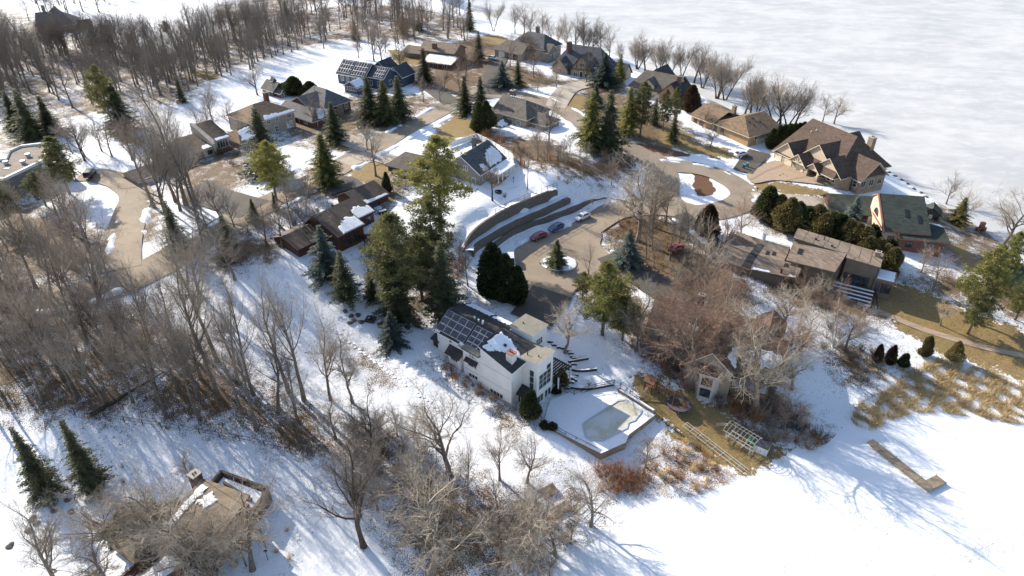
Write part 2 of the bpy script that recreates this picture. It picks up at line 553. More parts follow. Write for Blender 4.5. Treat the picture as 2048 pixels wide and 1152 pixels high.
LITTER = [
 [(-80,560),(120,545),(240,590),(330,620),(350,700),(250,830),(120,850),(-80,800)],
 [(330,660),(430,690),(520,760),(640,820),(700,900),(600,920),(420,870),(300,830)],
 [(690,880),(770,860),(860,930),(1000,980),(1100,1040),(1060,1120),(960,1180),(840,1190),(760,1000)],
 [(1180,560),(1240,640),(1310,730),(1400,790),(1500,850),(1600,860),(1640,880),(1560,780),(1480,740),(1320,690),(1270,640),(1290,560),(1240,500),(1200,500)],
 [(1210,440),(1330,430),(1420,500),(1500,560),(1470,640),(1330,580),(1240,520)],
 [(640,330),(690,360),(740,380),(740,420),(660,400),(560,430),(500,450),(480,470),(560,480),(545,520),(430,540),(420,500),(540,400)],
 [(720,470),(830,480),(930,500),(915,560),(905,620),(840,650),(760,620),(740,560)],
 [(1000,270),(1100,280),(1130,300),(1180,320),(1260,310),(1290,330),(1240,360),(1160,350),(1060,330),(1010,310)],
 [(900,270),(950,250),(1010,280),(1010,310),(960,290)],
 [(1250,240),(1320,235),(1370,250),(1400,290),(1330,300),(1260,285)],
 [(330,100),(600,20),(800,10),(940,40),(930,80),(860,90),(700,80),(500,130),(390,190),(300,230)],
 [(-100,60),(200,80),(330,110),(300,200),(160,240),(-100,320)],
 [(-100,20),(100,30),(160,60),(60,90),(-100,70)],
 [(430,10),(560,-10),(700,-20),(600,20),(470,60)],
 [(1500,405),(1540,420),(1640,500),(1780,540),(1800,570),(1720,530),(1620,490),(1540,460)],
 [(1790,590),(1850,575),(1930,600),(2060,650),(2060,600),(1980,580),(1890,550),(1820,560)],
 [(1690,690),(1760,740),(1720,770),(1650,720)],
 [(900,720),(940,740),(1000,800),(1040,850),(1020,860),(940,780),(880,730)],
 [(1000,120),(1090,150),(1150,160),(1240,170),(1250,200),(1180,190),(1110,170),(1020,180)],
 [(1440,200),(1500,230),(1460,240),(1420,220)],
 [(700,720),(760,720),(790,770),(740,760)],
 [(270,360),(310,390),(320,450),(290,480),(270,440)],
 [(700,220),(770,215),(830,235),(800,250),(720,250)],
 [(1050,950),(1200,960),(1280,900),(1360,890),(1460,930),(1480,965),(1400,985),(1290,1000),(1200,1040),(1100,1080)],
 [(1700,720),(1800,700),(1900,730),(2060,760),(2060,850),(1950,830),(1800,820),(1720,850)],
 [(330,300),(470,290),(520,330),(470,400),(350,400)],
 [(560,220),(700,190),(880,190),(880,215),(760,270),(640,300),(560,270)],
 [(820,110),(960,70),(1010,80),(1000,150),(930,190),(840,170)],
 [(1100,190),(1240,180),(1340,240),(1300,290),(1200,250)],
 [(1440,470),(1560,520),(1700,580),(1800,640),(1700,640),(1560,600),(1480,540)],
 [(690,340),(790,330),(830,380),(780,430),(700,400)],
 [(1170,570),(1260,560),(1330,640),(1330,720),(1250,680),(1190,630)],
 [(0,380),(120,420),(230,470),(220,560),(60,580),(-60,560)],
 [(1780,420),(1900,400),(2000,470),(2060,560),(1960,560),(1860,500)],
]
MULCH = [
 [(1380,338),(1410,340),(1422,362),(1430,385),(1400,392),(1385,372),(1390,355)],
 [(1085,527),(1105,520),(1125,535),(1100,538)],
 [(1235,290),(1290,288),(1350,300),(1380,312),(1310,312),(1250,300)],
]
SNOWY = [   # clean snow kept inside the litter
 [(560,640),(660,700),(760,770),(860,830),(960,880),(1080,960),(1000,960),(880,890),(760,830),(640,760),(560,700)],
]

def build_ground():
    X, Y = fan_grid()
    nr, nc = X.shape
    P = np.stack([X.ravel(), Y.ravel()], 1)
    Z = heights(P)
    # fine lumps of the ground itself
    Z = Z + np.where(Z > 0.05, 0.05 * np.sin(P[:, 0] * 0.9 + np.sin(P[:, 1] * 0.7) * 1.7) * np.sin(P[:, 1] * 0.8 + 1.3 * np.sin(P[:, 0] * 0.5)), 0)
    me = bpy.data.meshes.new('ground')
    me.vertices.add(len(P))
    me.vertices.foreach_set('co', np.column_stack([P, Z]).ravel())
    idx = np.arange(nr * nc).reshape(nr, nc)
    q = np.stack([idx[:-1, :-1], idx[:-1, 1:], idx[1:, 1:], idx[1:, :-1]], -1).reshape(-1, 4)
    me.loops.add(len(q) * 4); me.polygons.add(len(q))
    me.loops.foreach_set('vertex_index', q.ravel())
    me.polygons.foreach_set('loop_start', np.arange(len(q)) * 4)
    me.polygons.foreach_set('loop_total', np.full(len(q), 4))
    me.polygons.foreach_set('use_smooth', np.ones(len(q), dtype=bool))
    def cover(name, polys, w, wt=None):
        a = np.zeros(len(P))
        for ip, px in enumerate(polys):
            pl = gpoly(px, 4)
            lo, hi = pl.min(0) - w, pl.max(0) + w
            k = np.where((P[:, 0] > lo[0]) & (P[:, 0] < hi[0]) & (P[:, 1] > lo[1]) & (P[:, 1] < hi[1]))[0]
            if len(k):
                a[k] = np.maximum(a[k], np.clip(0.5 + sd(pl, P[k]) / (2 * w), 0, 1) * (wt.get(ip, 1) if wt else 1))
        return a
    lawn = cover('lawn', LAWN, 3.2)
    lit = cover('litter', LITTER, 6.0, {0: 0.74, 1: 0.72, 2: 0.74, 6: 0.7, 10: 0.62, 11: 0.6, 12: 0.55, 13: 0.6, 22: 0.8, 23: 0.6, 24: 0.3, 25: 0.78, 26: 0.78, 27: 0.85, 28: 0.85, 30: 0.8, 31: 0.9, 32: 0.75, 33: 0.75})
    lit = np.minimum(lit, 1 - cover('snowy', SNOWY, 5.0) * 0.8)
    mul = cover('mulch', MULCH, 1.0)
    for nm, a in (('lawn', lawn), ('litter', lit), ('mulch', mul)):
        at = me.attributes.new(nm, 'FLOAT', 'POINT')
        at.data.foreach_set('value', a.astype(np.float32))
    me.update(); me.validate()
    m, nt, b = new_mat('snowy ground')
    co = geopos(nt)
    def attr(n):
        x = nt.nodes.new('ShaderNodeAttribute'); x.attribute_name = n
        return x.outputs['Fac']
    n1 = noise(nt, co, 0.35, 8, 0.68)
    n2 = noise(nt, co, 2.6, 5, 0.7)
    n3 = noise(nt, co, 7.0, 3, 0.6)
    n4 = noise(nt, co, 0.09, 4, 0.5)
    snowc = mix(nt, ramp(nt, n1, 0.3, 0.7), (0.76, 0.77, 0.80), (0.82, 0.83, 0.85))
    earth = mix(nt, ramp(nt, n2, 0.3, 0.7), (0.075, 0.048, 0.028), (0.22, 0.15, 0.085))
    lawnc = mix(nt, ramp(nt, n2, 0.3, 0.7), (0.17, 0.115, 0.05), (0.31, 0.215, 0.10))
    lawnc = mix(nt, ramp(nt, n1, 0.45, 0.7), lawnc, (0.23, 0.185, 0.075))
    mulc = mix(nt, ramp(nt, n3, 0.3, 0.7), (0.10, 0.047, 0.028), (0.19, 0.105, 0.06))
    # scattered specks of leaves in the snow everywhere, dense in litter
    spk = mth(nt, 'ADD', mth(nt, 'MULTIPLY', n3, 0.55), mth(nt, 'MULTIPLY', n1, 0.45))
    lf = mth(nt, 'ADD', spk, mth(nt, 'MULTIPLY', attr('litter'), 0.255))
    lf = mth(nt, 'ADD', lf, mth(nt, 'MULTIPLY_ADD', n4, 0.16, -0.08))
    c = mix(nt, ramp(nt, lf, 0.585, 0.655), snowc, earth)
    n5 = noise(nt, co, 1.7, 7, 0.78)
    s5 = mth(nt, 'ADD', n5, mth(nt, 'MULTIPLY_ADD', n4, 0.30, -0.15))
    s5 = mth(nt, 'ADD', s5, mth(nt, 'MULTIPLY', attr('litter'), 0.05))
    c = mix(nt, mth(nt, 'MULTIPLY', ramp(nt, s5, 0.60, 0.66), 0.8), c, earth)
    gf = mth(nt, 'ADD', attr('lawn'), mth(nt, 'MULTIPLY_ADD', mth(nt, 'ADD', mth(nt, 'MULTIPLY', n1, 0.6), mth(nt, 'MULTIPLY', n5, 0.4)), 3.0, -1.5))
    c = mix(nt, ramp(nt, gf, 0.44, 0.56), c, lawnc)
    mf = mth(nt, 'ADD', attr('mulch'), mth(nt, 'MULTIPLY_ADD', n1, 1.4, -0.7))
    c = mix(nt, ramp(nt, mf, 0.44, 0.56), c, mulc)
    nt.links.new(c, b.inputs['Base Color'])
    b.inputs['Roughness'].default_value = 0.75
    b.inputs['Specular IOR Level'].default_value = 0.15
    hsum = mth(nt, 'ADD', mth(nt, 'MULTIPLY', n2, 0.5), n1)
    bump(nt, b, hsum, 0.5, 0.35)
    me.materials.append(m)
    o = bpy.data.objects.new('ground', me); COL.objects.link(o)
    tag(o, 'snow covered ground with dry lawn and leaf litter showing through', None, None, 'structure')
    return o
build_ground()

# ------------------------------------------------------------------ ice
def ice(name, poly, z, label, mat):
    mb = MB()
    mb.add([(x, y, z) for x, y in poly], [tuple(range(len(poly)))])
    o = mb.build(name, mat)
    tag(o, label, None, None, 'structure')
m, nt, b = new_mat('lake ice')
co = geopos(nt)
mp = nt.nodes.new('ShaderNodeMapping'); mp.inputs['Scale'].default_value = (0.62, 1.0, 1.0); mp.inputs['Rotation'].default_value = (0, 0, 0.25)
nt.links.new(co, mp.inputs[0])
a1 = noise(nt, mp.outputs[0], 0.035, 9, 0.72); a2 = noise(nt, mp.outputs[0], 0.16, 8, 0.72); a3 = noise(nt, co, 0.9, 4)
f = mth(nt, 'ADD', mth(nt, 'MULTIPLY', a1, 0.65), mth(nt, 'MULTIPLY', a2, 0.35))
c = mix(nt, ramp(nt, f, 0.38, 0.60), (0.40, 0.405, 0.41), (0.53, 0.525, 0.515))
c = mix(nt, mth(nt, 'MULTIPLY', ramp(nt, a2, 0.5, 0.75), 0.5), c, (0.58, 0.57, 0.555))
nt.links.new(c, b.inputs['Base Color']); b.inputs['Roughness'].default_value = 0.55
b.inputs['Specular IOR Level'].default_value = 0.25
bump(nt, b, a3, 0.2, 0.2)
M['lake_ice'] = m
m, nt, b = new_mat('pond snow')
co = geopos(nt)
a1 = noise(nt, co, 0.06, 7, 0.6); a2 = noise(nt, co, 1.6, 5, 0.6)
c = mix(nt, ramp(nt, a1, 0.35, 0.65), (0.77, 0.78, 0.80), (0.83, 0.83, 0.84))
nt.links.new(c, b.inputs['Base Color']); b.inputs['Roughness'].default_value = 0.6
b.inputs['Specular IOR Level'].default_value = 0.2
bump(nt, b, mth(nt, 'ADD', a2, mth(nt, 'MULTIPLY', a1, 2)), 0.3, 0.2)
M['pond_snow'] = m
ice('lake_ice', [(-60, 420), (10, 340), (50, 270), (75, 195), (100, 130), (500, 112), (4000, 60), (4000, 4000), (-60, 4000)], 0.0, 'wide frozen lake of pale mottled ice behind the houses', M['lake_ice'])
ice('pond_ice', [(0, -100), (420, -100), (420, 108), (60, 108), (0, 90)], 0.0, 'snow covered frozen pond in front of the gardens', M['pond_snow'])

# ------------------------------------------------------------------ roads
def sheet(name, poly, lift, mat, label=None, seg=2.0, top=None):
    """a sheet lying on the ground"""
    bm = bmesh.new()
    vs = [bm.verts.new((x, y, 0)) for x, y in poly]
    bm.faces.new(vs)
    bmesh.ops.triangulate(bm, faces=bm.faces[:])
    for _ in range(7):
        es = [e for e in bm.edges if e.calc_length() > seg]
        if not es: break
        bmesh.ops.subdivide_edges(bm, edges=es, cuts=1)
        bmesh.ops.triangulate(bm, faces=[f for f in bm.faces if len(f.verts) > 3])
    bmesh.ops.recalc_face_normals(bm, faces=bm.faces[:])
    co = np.array([(v.co.x, v.co.y) for v in bm.verts])
    h = heights(co) + lift
    for v, z in zip(bm.verts, h):
        v.co.z = z if top is None else top
    for f in bm.faces:
        f.smooth = True
        if f.normal.z < 0: f.normal_flip()
    me = bpy.data.meshes.new(name); bm.to_mesh(me); bm.free()
    me.materials.append(mat)
    o = bpy.data.objects.new(name, me); COL.objects.link(o)
    if label: tag(o, label, None, None, 'structure')
    return o

def asphalt(name, col, patch):
    m, nt, b = new_mat(name)
    co = geopos(nt)
    f = noise(nt, co, 0.12, 6, 0.6); g = noise(nt, co, 3.0, 4, 0.7); k = noise(nt, co, 0.6, 3)
    c = mix(nt, ramp(nt, f, 0.3, 0.7), tuple(x * 0.86 for x in col), tuple(x * 1.1 for x in col))
    c = mix(nt, mth(nt, 'MULTIPLY', ramp(nt, g, 0.5, 0.75), 0.35), c, tuple(x * 0.6 for x in col))
    c = mix(nt, mth(nt, 'MULTIPLY', ramp(nt, k, 0.6, 0.7), 0.4), c, patch)
    w1 = noise(nt, co, 0.045, 5, 0.7)
    c = mix(nt, mth(nt, 'MULTIPLY', ramp(nt, w1, 0.52, 0.7), 0.5), c, tuple(x * 0.6 for x in col))
    w2 = noise(nt, co, 0.25, 7, 0.75)
    c = mix(nt, mth(nt, 'MULTIPLY', ramp(nt, w2, 0.58, 0.66), 0.35), c, tuple(min(1, x * 1.7 + 0.05) for x in col))
    vo = nt.nodes.new('ShaderNodeTexVoronoi'); vo.feature = 'DISTANCE_TO_EDGE'; vo.inputs['Scale'].default_value = 0.22
    nt.links.new(co, vo.inputs['Vector'])
    crack = mth(nt, 'LESS_THAN', vo.outputs['Distance'], 0.012)
    c = mix(nt, mth(nt, 'MULTIPLY', crack, 0.16), c, tuple(x * 0.35 for x in col))
    nt.links.new(c, b.inputs['Base Color']); b.inputs['Roughness'].default_value = 0.8
    b.inputs['Specular IOR Level'].default_value = 0.25
    bump(nt, b, g, 0.2, 0.03)
    return m
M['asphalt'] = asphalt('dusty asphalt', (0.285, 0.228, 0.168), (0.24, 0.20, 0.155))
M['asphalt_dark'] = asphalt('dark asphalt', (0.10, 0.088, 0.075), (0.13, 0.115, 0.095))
M['pavers'] = brickwork('driveway pavers', (0.42, 0.31, 0.215), (0.36, 0.26, 0.18), (0.28, 0.2, 0.14), 0.4, 0.3)
M['slab'] = plain('pale slab', (0.42, 0.36, 0.29), 0.85, var=0.12, scale=0.4, fine=4)

def ribbon(name, line_px, w, lift, mat, label, smooth=True):
    P = [G(u, v) for u, v in line_px]
    P = catmull([(p.x, p.y) for p in P], 8, closed=False) if smooth else np.array([(p.x, p.y) for p in P])
    ws = w if hasattr(w, '__len__') else [w, w]
    d = np.gradient(P, axis=0); d /= np.linalg.norm(d, axis=1)[:, None] + 1e-9
    nrm = np.stack([-d[:, 1], d[:, 0]], 1)
    ww = np.linspace(ws[0], ws[1], len(P))[:, None] / 2
    poly = np.concatenate([P + nrm * ww, (P - nrm * ww)[::-1]])
    nx = 6
    mb = MB()
    rows = []
    for i in range(nx + 1):
        t = -1 + 2 * i / nx
        rows.append(P + nrm * ww * t)
    R = np.stack(rows, 1)
    hz = heights(R.reshape(-1, 2)).reshape(R.shape[:2]) + lift
    verts = [(R[i, j, 0], R[i, j, 1], hz[i, j]) for i in range(len(P)) for j in range(nx + 1)]
    n = nx + 1
    faces = [(i * n + j + 1, i * n + j, (i + 1) * n + j, (i + 1) * n + j + 1) for i in range(len(P) - 1) for j in range(nx)]
    mb.add(verts, faces)
    o = mb.build(name, mat, smooth=True)
    # faces up
    if o.data.polygons[0].normal.z < 0: o.data.flip_normals()
    tag(o, label, None, None, 'structure')
    return P + nrm * ww, P - nrm * ww

def kerb(name, edge, w=0.32, h=0.14, mat=None, label=None, px=True, closed=False):
    P = np.array([tuple(G(u, v))[:2] for u, v in edge]) if px else np.array(edge)
    P = catmull(P, 6, closed=closed)
    if closed: P = np.vstack([P, P[:1]])
    d = np.gradient(P, axis=0); d /= np.linalg.norm(d, axis=1)[:, None] + 1e-9
    nrm = np.stack([-d[:, 1], d[:, 0]], 1)
    z = heights(P)
    mb = MB()
    prof = [(-w / 2, -0.2), (-w / 2, h), (w / 2, h), (w / 2, -0.2)]
    v = []
    for i in range(len(P)):
        for a, zz in prof:
            v.append((P[i, 0] + nrm[i, 0] * a, P[i, 1] + nrm[i, 1] * a, z[i] + zz))
    f = [(i * 4 + k, i * 4 + k + 1, (i + 1) * 4 + k + 1, (i + 1) * 4 + k) for i in range(len(P) - 1) for k in range(3)]
    mb.add(v, f)
    o = mb.build(name, mat or M['concrete'])
    tag(o, label or 'concrete kerb along the road', None, None, 'structure')

L1 = 0.16
e1, e2 = ribbon('road', [(1000,170),(950,190),(905,208),(860,232),(800,263),(745,297),(690,328),(600,378),(500,424),(400,482),(300,538),(180,585),(60,608),(-90,625)], 8.0, L1, M['asphalt'], 'tan dusty street running down past the brick houses')
kerb('kerb', e1, px=False); kerb('kerb', e2, px=False)
e1, e2 = ribbon('road', [(930,196),(985,190),(1040,192),(1090,205),(1133,224),(1163,247),(1200,268),(1243,287),(1290,312),(1330,330),(1385,336),(1430,347),(1470,368),(1490,392),(1470,412),(1425,424),(1380,425),(1340,416)], 7.6, L1 + 0.03, M['asphalt'], 'tan street curving downhill to the turning loop')
kerb('kerb', e1, px=False)
ribbon('road', [(1290,308),(1315,330),(1325,360),(1325,395),(1350,420)], 9, L1 + 0.07, M['asphalt'], 'west side of the turning loop')
ribbon('road', [(1395,430),(1350,418),(1290,415),(1230,425),(1180,452),(1140,485)], 8, L1 + 0.11, M['asphalt'], 'road joining the loop and the cul-de-sac')
CUL = [(1025,520),(1030,502),(1050,488),(1085,474),(1130,460),(1165,448),(1195,452),(1203,475),(1200,490),(1215,508),(1235,520),(1215,545),(1180,565),(1150,582),(1140,602),(1110,625),(1080,650),(1035,632),(1045,606),(1060,585),(1040,560)]
sheet('road', gpoly(CUL), L1 + 0.15, M['asphalt'], 'tan cul-de-sac around a planted island')
kerb('kerb', [(1060,585),(1042,560),(1027,530),(1030,502),(1050,488),(1085,474),(1130,460),(1150,452)])
kerb('kerb', [(1206,448),(1203,475),(1200,490),(1215,508),(1240,522)])
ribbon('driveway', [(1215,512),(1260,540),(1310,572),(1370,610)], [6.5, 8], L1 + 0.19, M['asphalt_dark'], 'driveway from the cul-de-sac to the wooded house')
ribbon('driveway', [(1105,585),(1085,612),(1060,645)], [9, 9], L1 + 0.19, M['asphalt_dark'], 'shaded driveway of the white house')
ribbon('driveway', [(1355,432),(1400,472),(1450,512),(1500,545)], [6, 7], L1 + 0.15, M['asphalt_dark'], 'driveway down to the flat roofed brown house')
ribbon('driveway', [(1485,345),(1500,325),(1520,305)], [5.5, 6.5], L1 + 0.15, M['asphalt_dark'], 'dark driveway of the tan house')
sheet('driveway', gpoly([(1492,352),(1515,338),(1550,322),(1580,335),(1640,352),(1660,372),(1600,366),(1545,362),(1508,368)], 3), L1 + 0.12, M['pavers'], 'brick paver drive in front of the mansion')
ribbon('driveway', [(1505,395),(1560,398),(1620,404),(1665,412)], [5, 6], L1 + 0.12, M['slab'], 'pale drive of the green roofed house')
ribbon('driveway', [(240,540),(246,480),(262,425),(272,390),(245,365),(200,352),(160,352)], [8, 7], L1 + 0.04, M['asphalt'], 'drive climbing to the flat roofed house')
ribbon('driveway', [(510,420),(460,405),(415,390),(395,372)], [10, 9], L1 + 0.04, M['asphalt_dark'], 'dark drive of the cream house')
ribbon('driveway', [(745,297),(705,285),(670,270)], [7, 7], L1 + 0.04, M['slab'], 'pale drive of the brick house')
ribbon('driveway', [(600,378),(560,352),(515,325)], [7, 7], L1 + 0.04, M['slab'], 'pale drive of the stone house')
ribbon('driveway', [(690,328),(740,312),(785,322)], [6, 6], L1 + 0.04, M['slab'], 'short drive of the grey house')
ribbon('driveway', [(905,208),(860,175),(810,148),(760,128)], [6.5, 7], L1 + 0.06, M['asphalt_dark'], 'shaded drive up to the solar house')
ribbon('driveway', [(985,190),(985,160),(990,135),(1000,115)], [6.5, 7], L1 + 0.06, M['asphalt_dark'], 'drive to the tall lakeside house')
ribbon('driveway', [(1110,215),(1135,180),(1175,168)], [7, 8], L1 + 0.06, M['slab'], 'pale forecourt of the timbered house')
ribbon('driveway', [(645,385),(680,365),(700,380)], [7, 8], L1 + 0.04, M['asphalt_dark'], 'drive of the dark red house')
ribbon('path', [(1715,605),(1775,630),(1850,660),(1950,690),(2060,715)], 1.5, 0.08, M['pavers'], 'red brick garden path along the lawn')
def snow_bank(line_px, w, h, seed=1):
    P = [G(u, v) for u, v in line_px]
    P = catmull([(p.x, p.y) for p in P], 14, closed=False)
    d = np.gradient(P, axis=0); d /= np.linalg.norm(d, axis=1)[:, None] + 1e-9
    nrm = np.stack([-d[:, 1], d[:, 0]], 1)
    rg = random.Random(seed); k = 7; v = []
    z = heights(P)
    ph = rg.uniform(0, 6)
    for i in range(len(P)):
        s = max(0, math.sin(i * 0.37 + ph) * 0.5 + math.sin(i * 0.83 + ph * 2) * 0.3 + 0.45) * min(1, i / 3, (len(P) - 1 - i) / 3)
        for j in range(k):
            t = -1 + 2 * j / (k - 1)
            q = P[i] + nrm[i] * t * w * 0.5 * (0.5 + 0.6 * s)
            v.append((q[0], q[1], z[i] - 0.1 + (h * s + 0.12) * (1 - t * t) * (0.8 + 0.4 * rg.random())))
    mb = MB(); mb.add(v, [(i * k + j, (i + 1) * k + j, (i + 1) * k + j + 1, i * k + j + 1) for i in range(len(P) - 1) for j in range(k - 1)])
    o = mb.build('snow_bank', M['snow'], None, True)
    if o.data.polygons[0].normal.z < 0: o.data.flip_normals()
    tag(o, 'lumpy ploughed snow along the edge of the road', None, None, 'structure')
for i, (ln, w, h) in enumerate([
    ([(1030, 494), (1058, 477), (1090, 465), (1135, 452), (1160, 440)], 2.2, 0.7), ([(905, 232), (850, 260), (800, 288), (745, 318), (705, 340)], 3.0, 0.6),
    ([(870, 214), (815, 244), (770, 268)], 2.4, 0.5), ([(650, 370), (600, 398), (545, 425)], 2.2, 0.5), ([(1100, 196), (1150, 220), (1190, 245), (1230, 270)], 2.2, 0.5),
    ([(1120, 232), (1150, 260), (1180, 285)], 2.6, 0.6), ([(1310, 320), (1360, 326), (1420, 334), (1465, 352)], 2.2, 0.5), ([(1505, 378), (1512, 395), (1500, 412)], 2.0, 0.5),
    ([(1340, 435), (1385, 465), (1430, 505), (1470, 535)], 3.0, 0.7), ([(1222, 500), (1262, 528), (1310, 558)], 2.4, 0.5), ([(1030, 600), (1010, 590), (1035, 580)], 2.2, 0.7),
    ([(215, 540), (222, 490), (235, 440)], 2.4, 0.5), ([(285, 470), (292, 430), (300, 400)], 2.6, 0.6), ([(1270, 385), (1285, 345), (1270, 325)], 2.6, 0.7),
    ([(440, 440), (400, 465), (350, 495)], 2.4, 0.5), ([(250, 575), (160, 610), (60, 628)], 2.6, 0.5)]):
    snow_bank(ln, w, h, i)
# islands
def island(px, label, mat, h=0.22):
    pl = gpoly(px, 6)
    z = heights(pl).mean() + L1 + h + 0.08
    c = pl.mean(0)
    mb = MB()
    mb.prism([tuple(p) for p in pl], z - 0.8, z)
    o = mb.build('traffic_island', M['concrete']); tag(o, label, None, None, 'structure')
    o2 = sheet('island_snow', c + (pl - c) * 0.95, 0, mat, 'old snow on the traffic island', 0.8, z)
    me = o2.data
    for v in me.vertices:
        r = np.linalg.norm((np.array(v.co[:2]) - c)) / (np.linalg.norm(pl - c, axis=1).mean())
        v.co.z = z + 0.02 + 0.35 * max(0, 1 - r ** 2) + 0.05 * math.sin(v.co.x * 2.1) * math.sin(v.co.y * 1.7)
    return z
ISL_Z = island([(1080,530),(1090,518),(1115,514),(1142,518),(1153,528),(1148,541),(1125,547),(1097,543)], 'round kerbed island in the cul-de-sac', M['snow'])
# ------------------------------------------------------------------ buildings
class House:
    def __init__(s, name, label, anchor, ang, cat='house', g=None):
        if len(anchor) == 3:
            x, y = at_z(*anchor)
        else:
            x, y = anchor
        s.g = height(x, y) if g is None else g
        s.root = empty(name, (x, y, s.g), math.radians(ang), label, cat)
        s.hr = random.Random(sum(map(ord, name)) % 1000 + int(x * 10))
    def put(s, mb, name, mats, parent=None, smooth=False):
        mb.v = [(x, y, z - s.g) for x, y, z in mb.v]
        return mb.build(name, mats, parent or s.root, smooth)
    def block(s, x0, x1, y0, y1, z0, z1, mat, name='wall', parent=None):
        return s.put(MB().box(x0, x1, y0, y1, z0, z1), name, mat, parent)
    def poly(s, pts, z0, z1, mat, name='wall', parent=None):
        return s.put(MB().prism(pts, z0, z1), name, mat, parent)
    def slab(s, pts, t, mats, name='roof', parent=None):
        return s.put(MB().slab(pts, t, 0, 1 if isinstance(mats, (list, tuple)) else None), name, mats, parent)
    def roof(s, x0, x1, y0, y1, ze, zr, ax='x', mats=None, ov=0.5, hip0=None, hip1=None, rp=0.5, t=0.24):
        """pitched roof over a rectangle; hipN = how far the ridge stops short of that end"""
        a0, a1, b0, b1 = (x0, x1, y0, y1) if ax == 'x' else (y0, y1, x0, x1)
        T = (lambda a, b, z: (a, b, z)) if ax == 'x' else (lambda a, b, z: (b, a, z))
        br = b0 + (b1 - b0) * rp
        s0, s1 = (zr - ze) / (br - b0), (zr - ze) / (b1 - br)
        zA, zB = ze - s0 * ov, ze - s1 * ov
        e0, e1 = a0 - ov, a1 + ov
        r0 = e0 if hip0 is None else a0 + hip0
        r1 = e1 if hip1 is None else a1 - hip1
        mb = MB()
        def q(pts):
            if ax == 'y': pts = pts[::-1]
            mb.slab(pts, t, 0, 1)
        q([T(e0, b0 - ov, zA), T(e1, b0 - ov, zA), T(r1, br, zr), T(r0, br, zr)])
        q([T(e1, b1 + ov, zB), T(e0, b1 + ov, zB), T(r0, br, zr), T(r1, br, zr)])
        if hip0 is not None: q([T(e0, b1 + ov, zB), T(e0, b0 - ov, zA), T(r0, br, zr)])
        if hip1 is not None: q([T(e1, b0 - ov, zA), T(e1, b1 + ov, zB), T(r1, br, zr)])
        m = mats if isinstance(mats, (list, tuple)) else [mats, mats]
        o = s.put(mb, 'roof', m)
        fA = (lambda x, y: zr - s0 * (br - (y if ax == 'x' else x)))
        fB = (lambda x, y: zr - s1 * ((y if ax == 'x' else x) - br))
        return o, fA, fB
    def gable(s, x0, x1, y0, y1, zb, ze, zr, ax='x', wall=None, roof=None, ov=0.5, hip0=None, hip1=None, rp=0.5):
        a0, a1, b0, b1 = (x0, x1, y0, y1) if ax == 'x' else (y0, y1, x0, x1)
        br = b0 + (b1 - b0) * rp
        T = (lambda a, b, z: (a, b, z)) if ax == 'x' else (lambda a, b, z: (b, a, z))
        d = 0.16
        prof0 = [(b0, zb), (b1, zb), (b1, ze - d), (br, zr - d) if hip0 is None else (br, ze - d), (b0, ze - d)]
        prof1 = [(b0, zb), (b1, zb), (b1, ze - d), (br, zr - d) if hip1 is None else (br, ze - d), (b0, ze - d)]
        mb = MB()
        v = [T(a0, b, z) for b, z in prof0] + [T(a1, b, z) for b, z in prof1]
        f = [(0, 1, 2, 3, 4), (9, 8, 7, 6, 5)] + [(i, 5 + i, 5 + (i + 1) % 5, (i + 1) % 5) for i in range(5)]
        if ax == 'y': f = [q[::-1] for q in f]
        mb.add(v, [q[::-1] for q in f])
        s.put(mb, 'wall', wall)
        return s.roof(x0, x1, y0, y1, ze, zr, ax, roof, ov, hip0, hip1, rp)
    def win(s, side, at, c, z, w, h, cols=2, rows=1, frame=None, glass=None, proud=0.07, name='window', parent=None):
        """side '-y': wall plane y = at, c = x of the middle; z = bottom of the glass"""
        fm = MB(); gm = MB()
        sx = side[1]; sg = -1 if side[0] == '-' else 1
        def P(u, n, zz):   # u along the wall, n outwards
            return (u, at + sg * n, zz) if sx == 'y' else (at + sg * n, u, zz)
        def bx(mb, u0, u1, n0, n1, z0, z1):
            c8 = [P(u, n, zz) for zz in (z0, z1) for u, n in ((u0, n0), (u1, n0), (u1, n1), (u0, n1))]
            mb.add(c8, [(0,3,2,1),(4,5,6,7),(0,1,5,4),(1,2,6,5),(2,3,7,6),(3,0,4,7)])
        t = 0.09
        u0, u1 = c - w / 2, c + w / 2
        bx(fm, u0 - t, u0, -0.05, proud, z - t, z + h + t); bx(fm, u1, u1 + t, -0.05, proud, z - t, z + h + t)
        bx(fm, u0, u1, -0.05, proud, z + h, z + h + t); bx(fm, u0, u1, -0.05, proud + 0.05, z - t, z)
        for i in range(1, cols):
            u = u0 + w * i / cols; bx(fm, u - 0.04, u + 0.04, -0.05, proud - 0.02, z, z + h)
        for j in range(1, rows):
            zz = z + h * j / rows; bx(fm, u0, u1, -0.05, proud - 0.025, zz - 0.035, zz + 0.035)
        bx(gm, u0, u1, -0.04, proud - 0.05, z, z + h)
        f = s.put(fm, name, frame or M['white_paint'], parent)
        s.put(gm, 'pane', glass or M['glass'], f)
        return f
    def panel(s, side, at, c, z, w, h, mat, name='door', proud=0.05, rows=4, trim=None):
        mb = MB(); sx = side[1]; sg = -1 if side[0] == '-' else 1
        def P(u, n, zz): return (u, at + sg * n, zz) if sx == 'y' else (at + sg * n, u, zz)
        def bx(u0, u1, n0, n1, z0, z1, mi=0):
            c8 = [P(u, n, zz) for zz in (z0, z1) for u, n in ((u0, n0), (u1, n0), (u1, n1), (u0, n1))]
            mb.add(c8, [(0,3,2,1),(4,5,6,7),(0,1,5,4),(1,2,6,5),(2,3,7,6),(3,0,4,7)], mi)
        for j in range(rows):
            bx(c - w / 2, c + w / 2, -0.04, proud, z + h * j / rows + 0.02, z + h * (j + 1) / rows - 0.02)
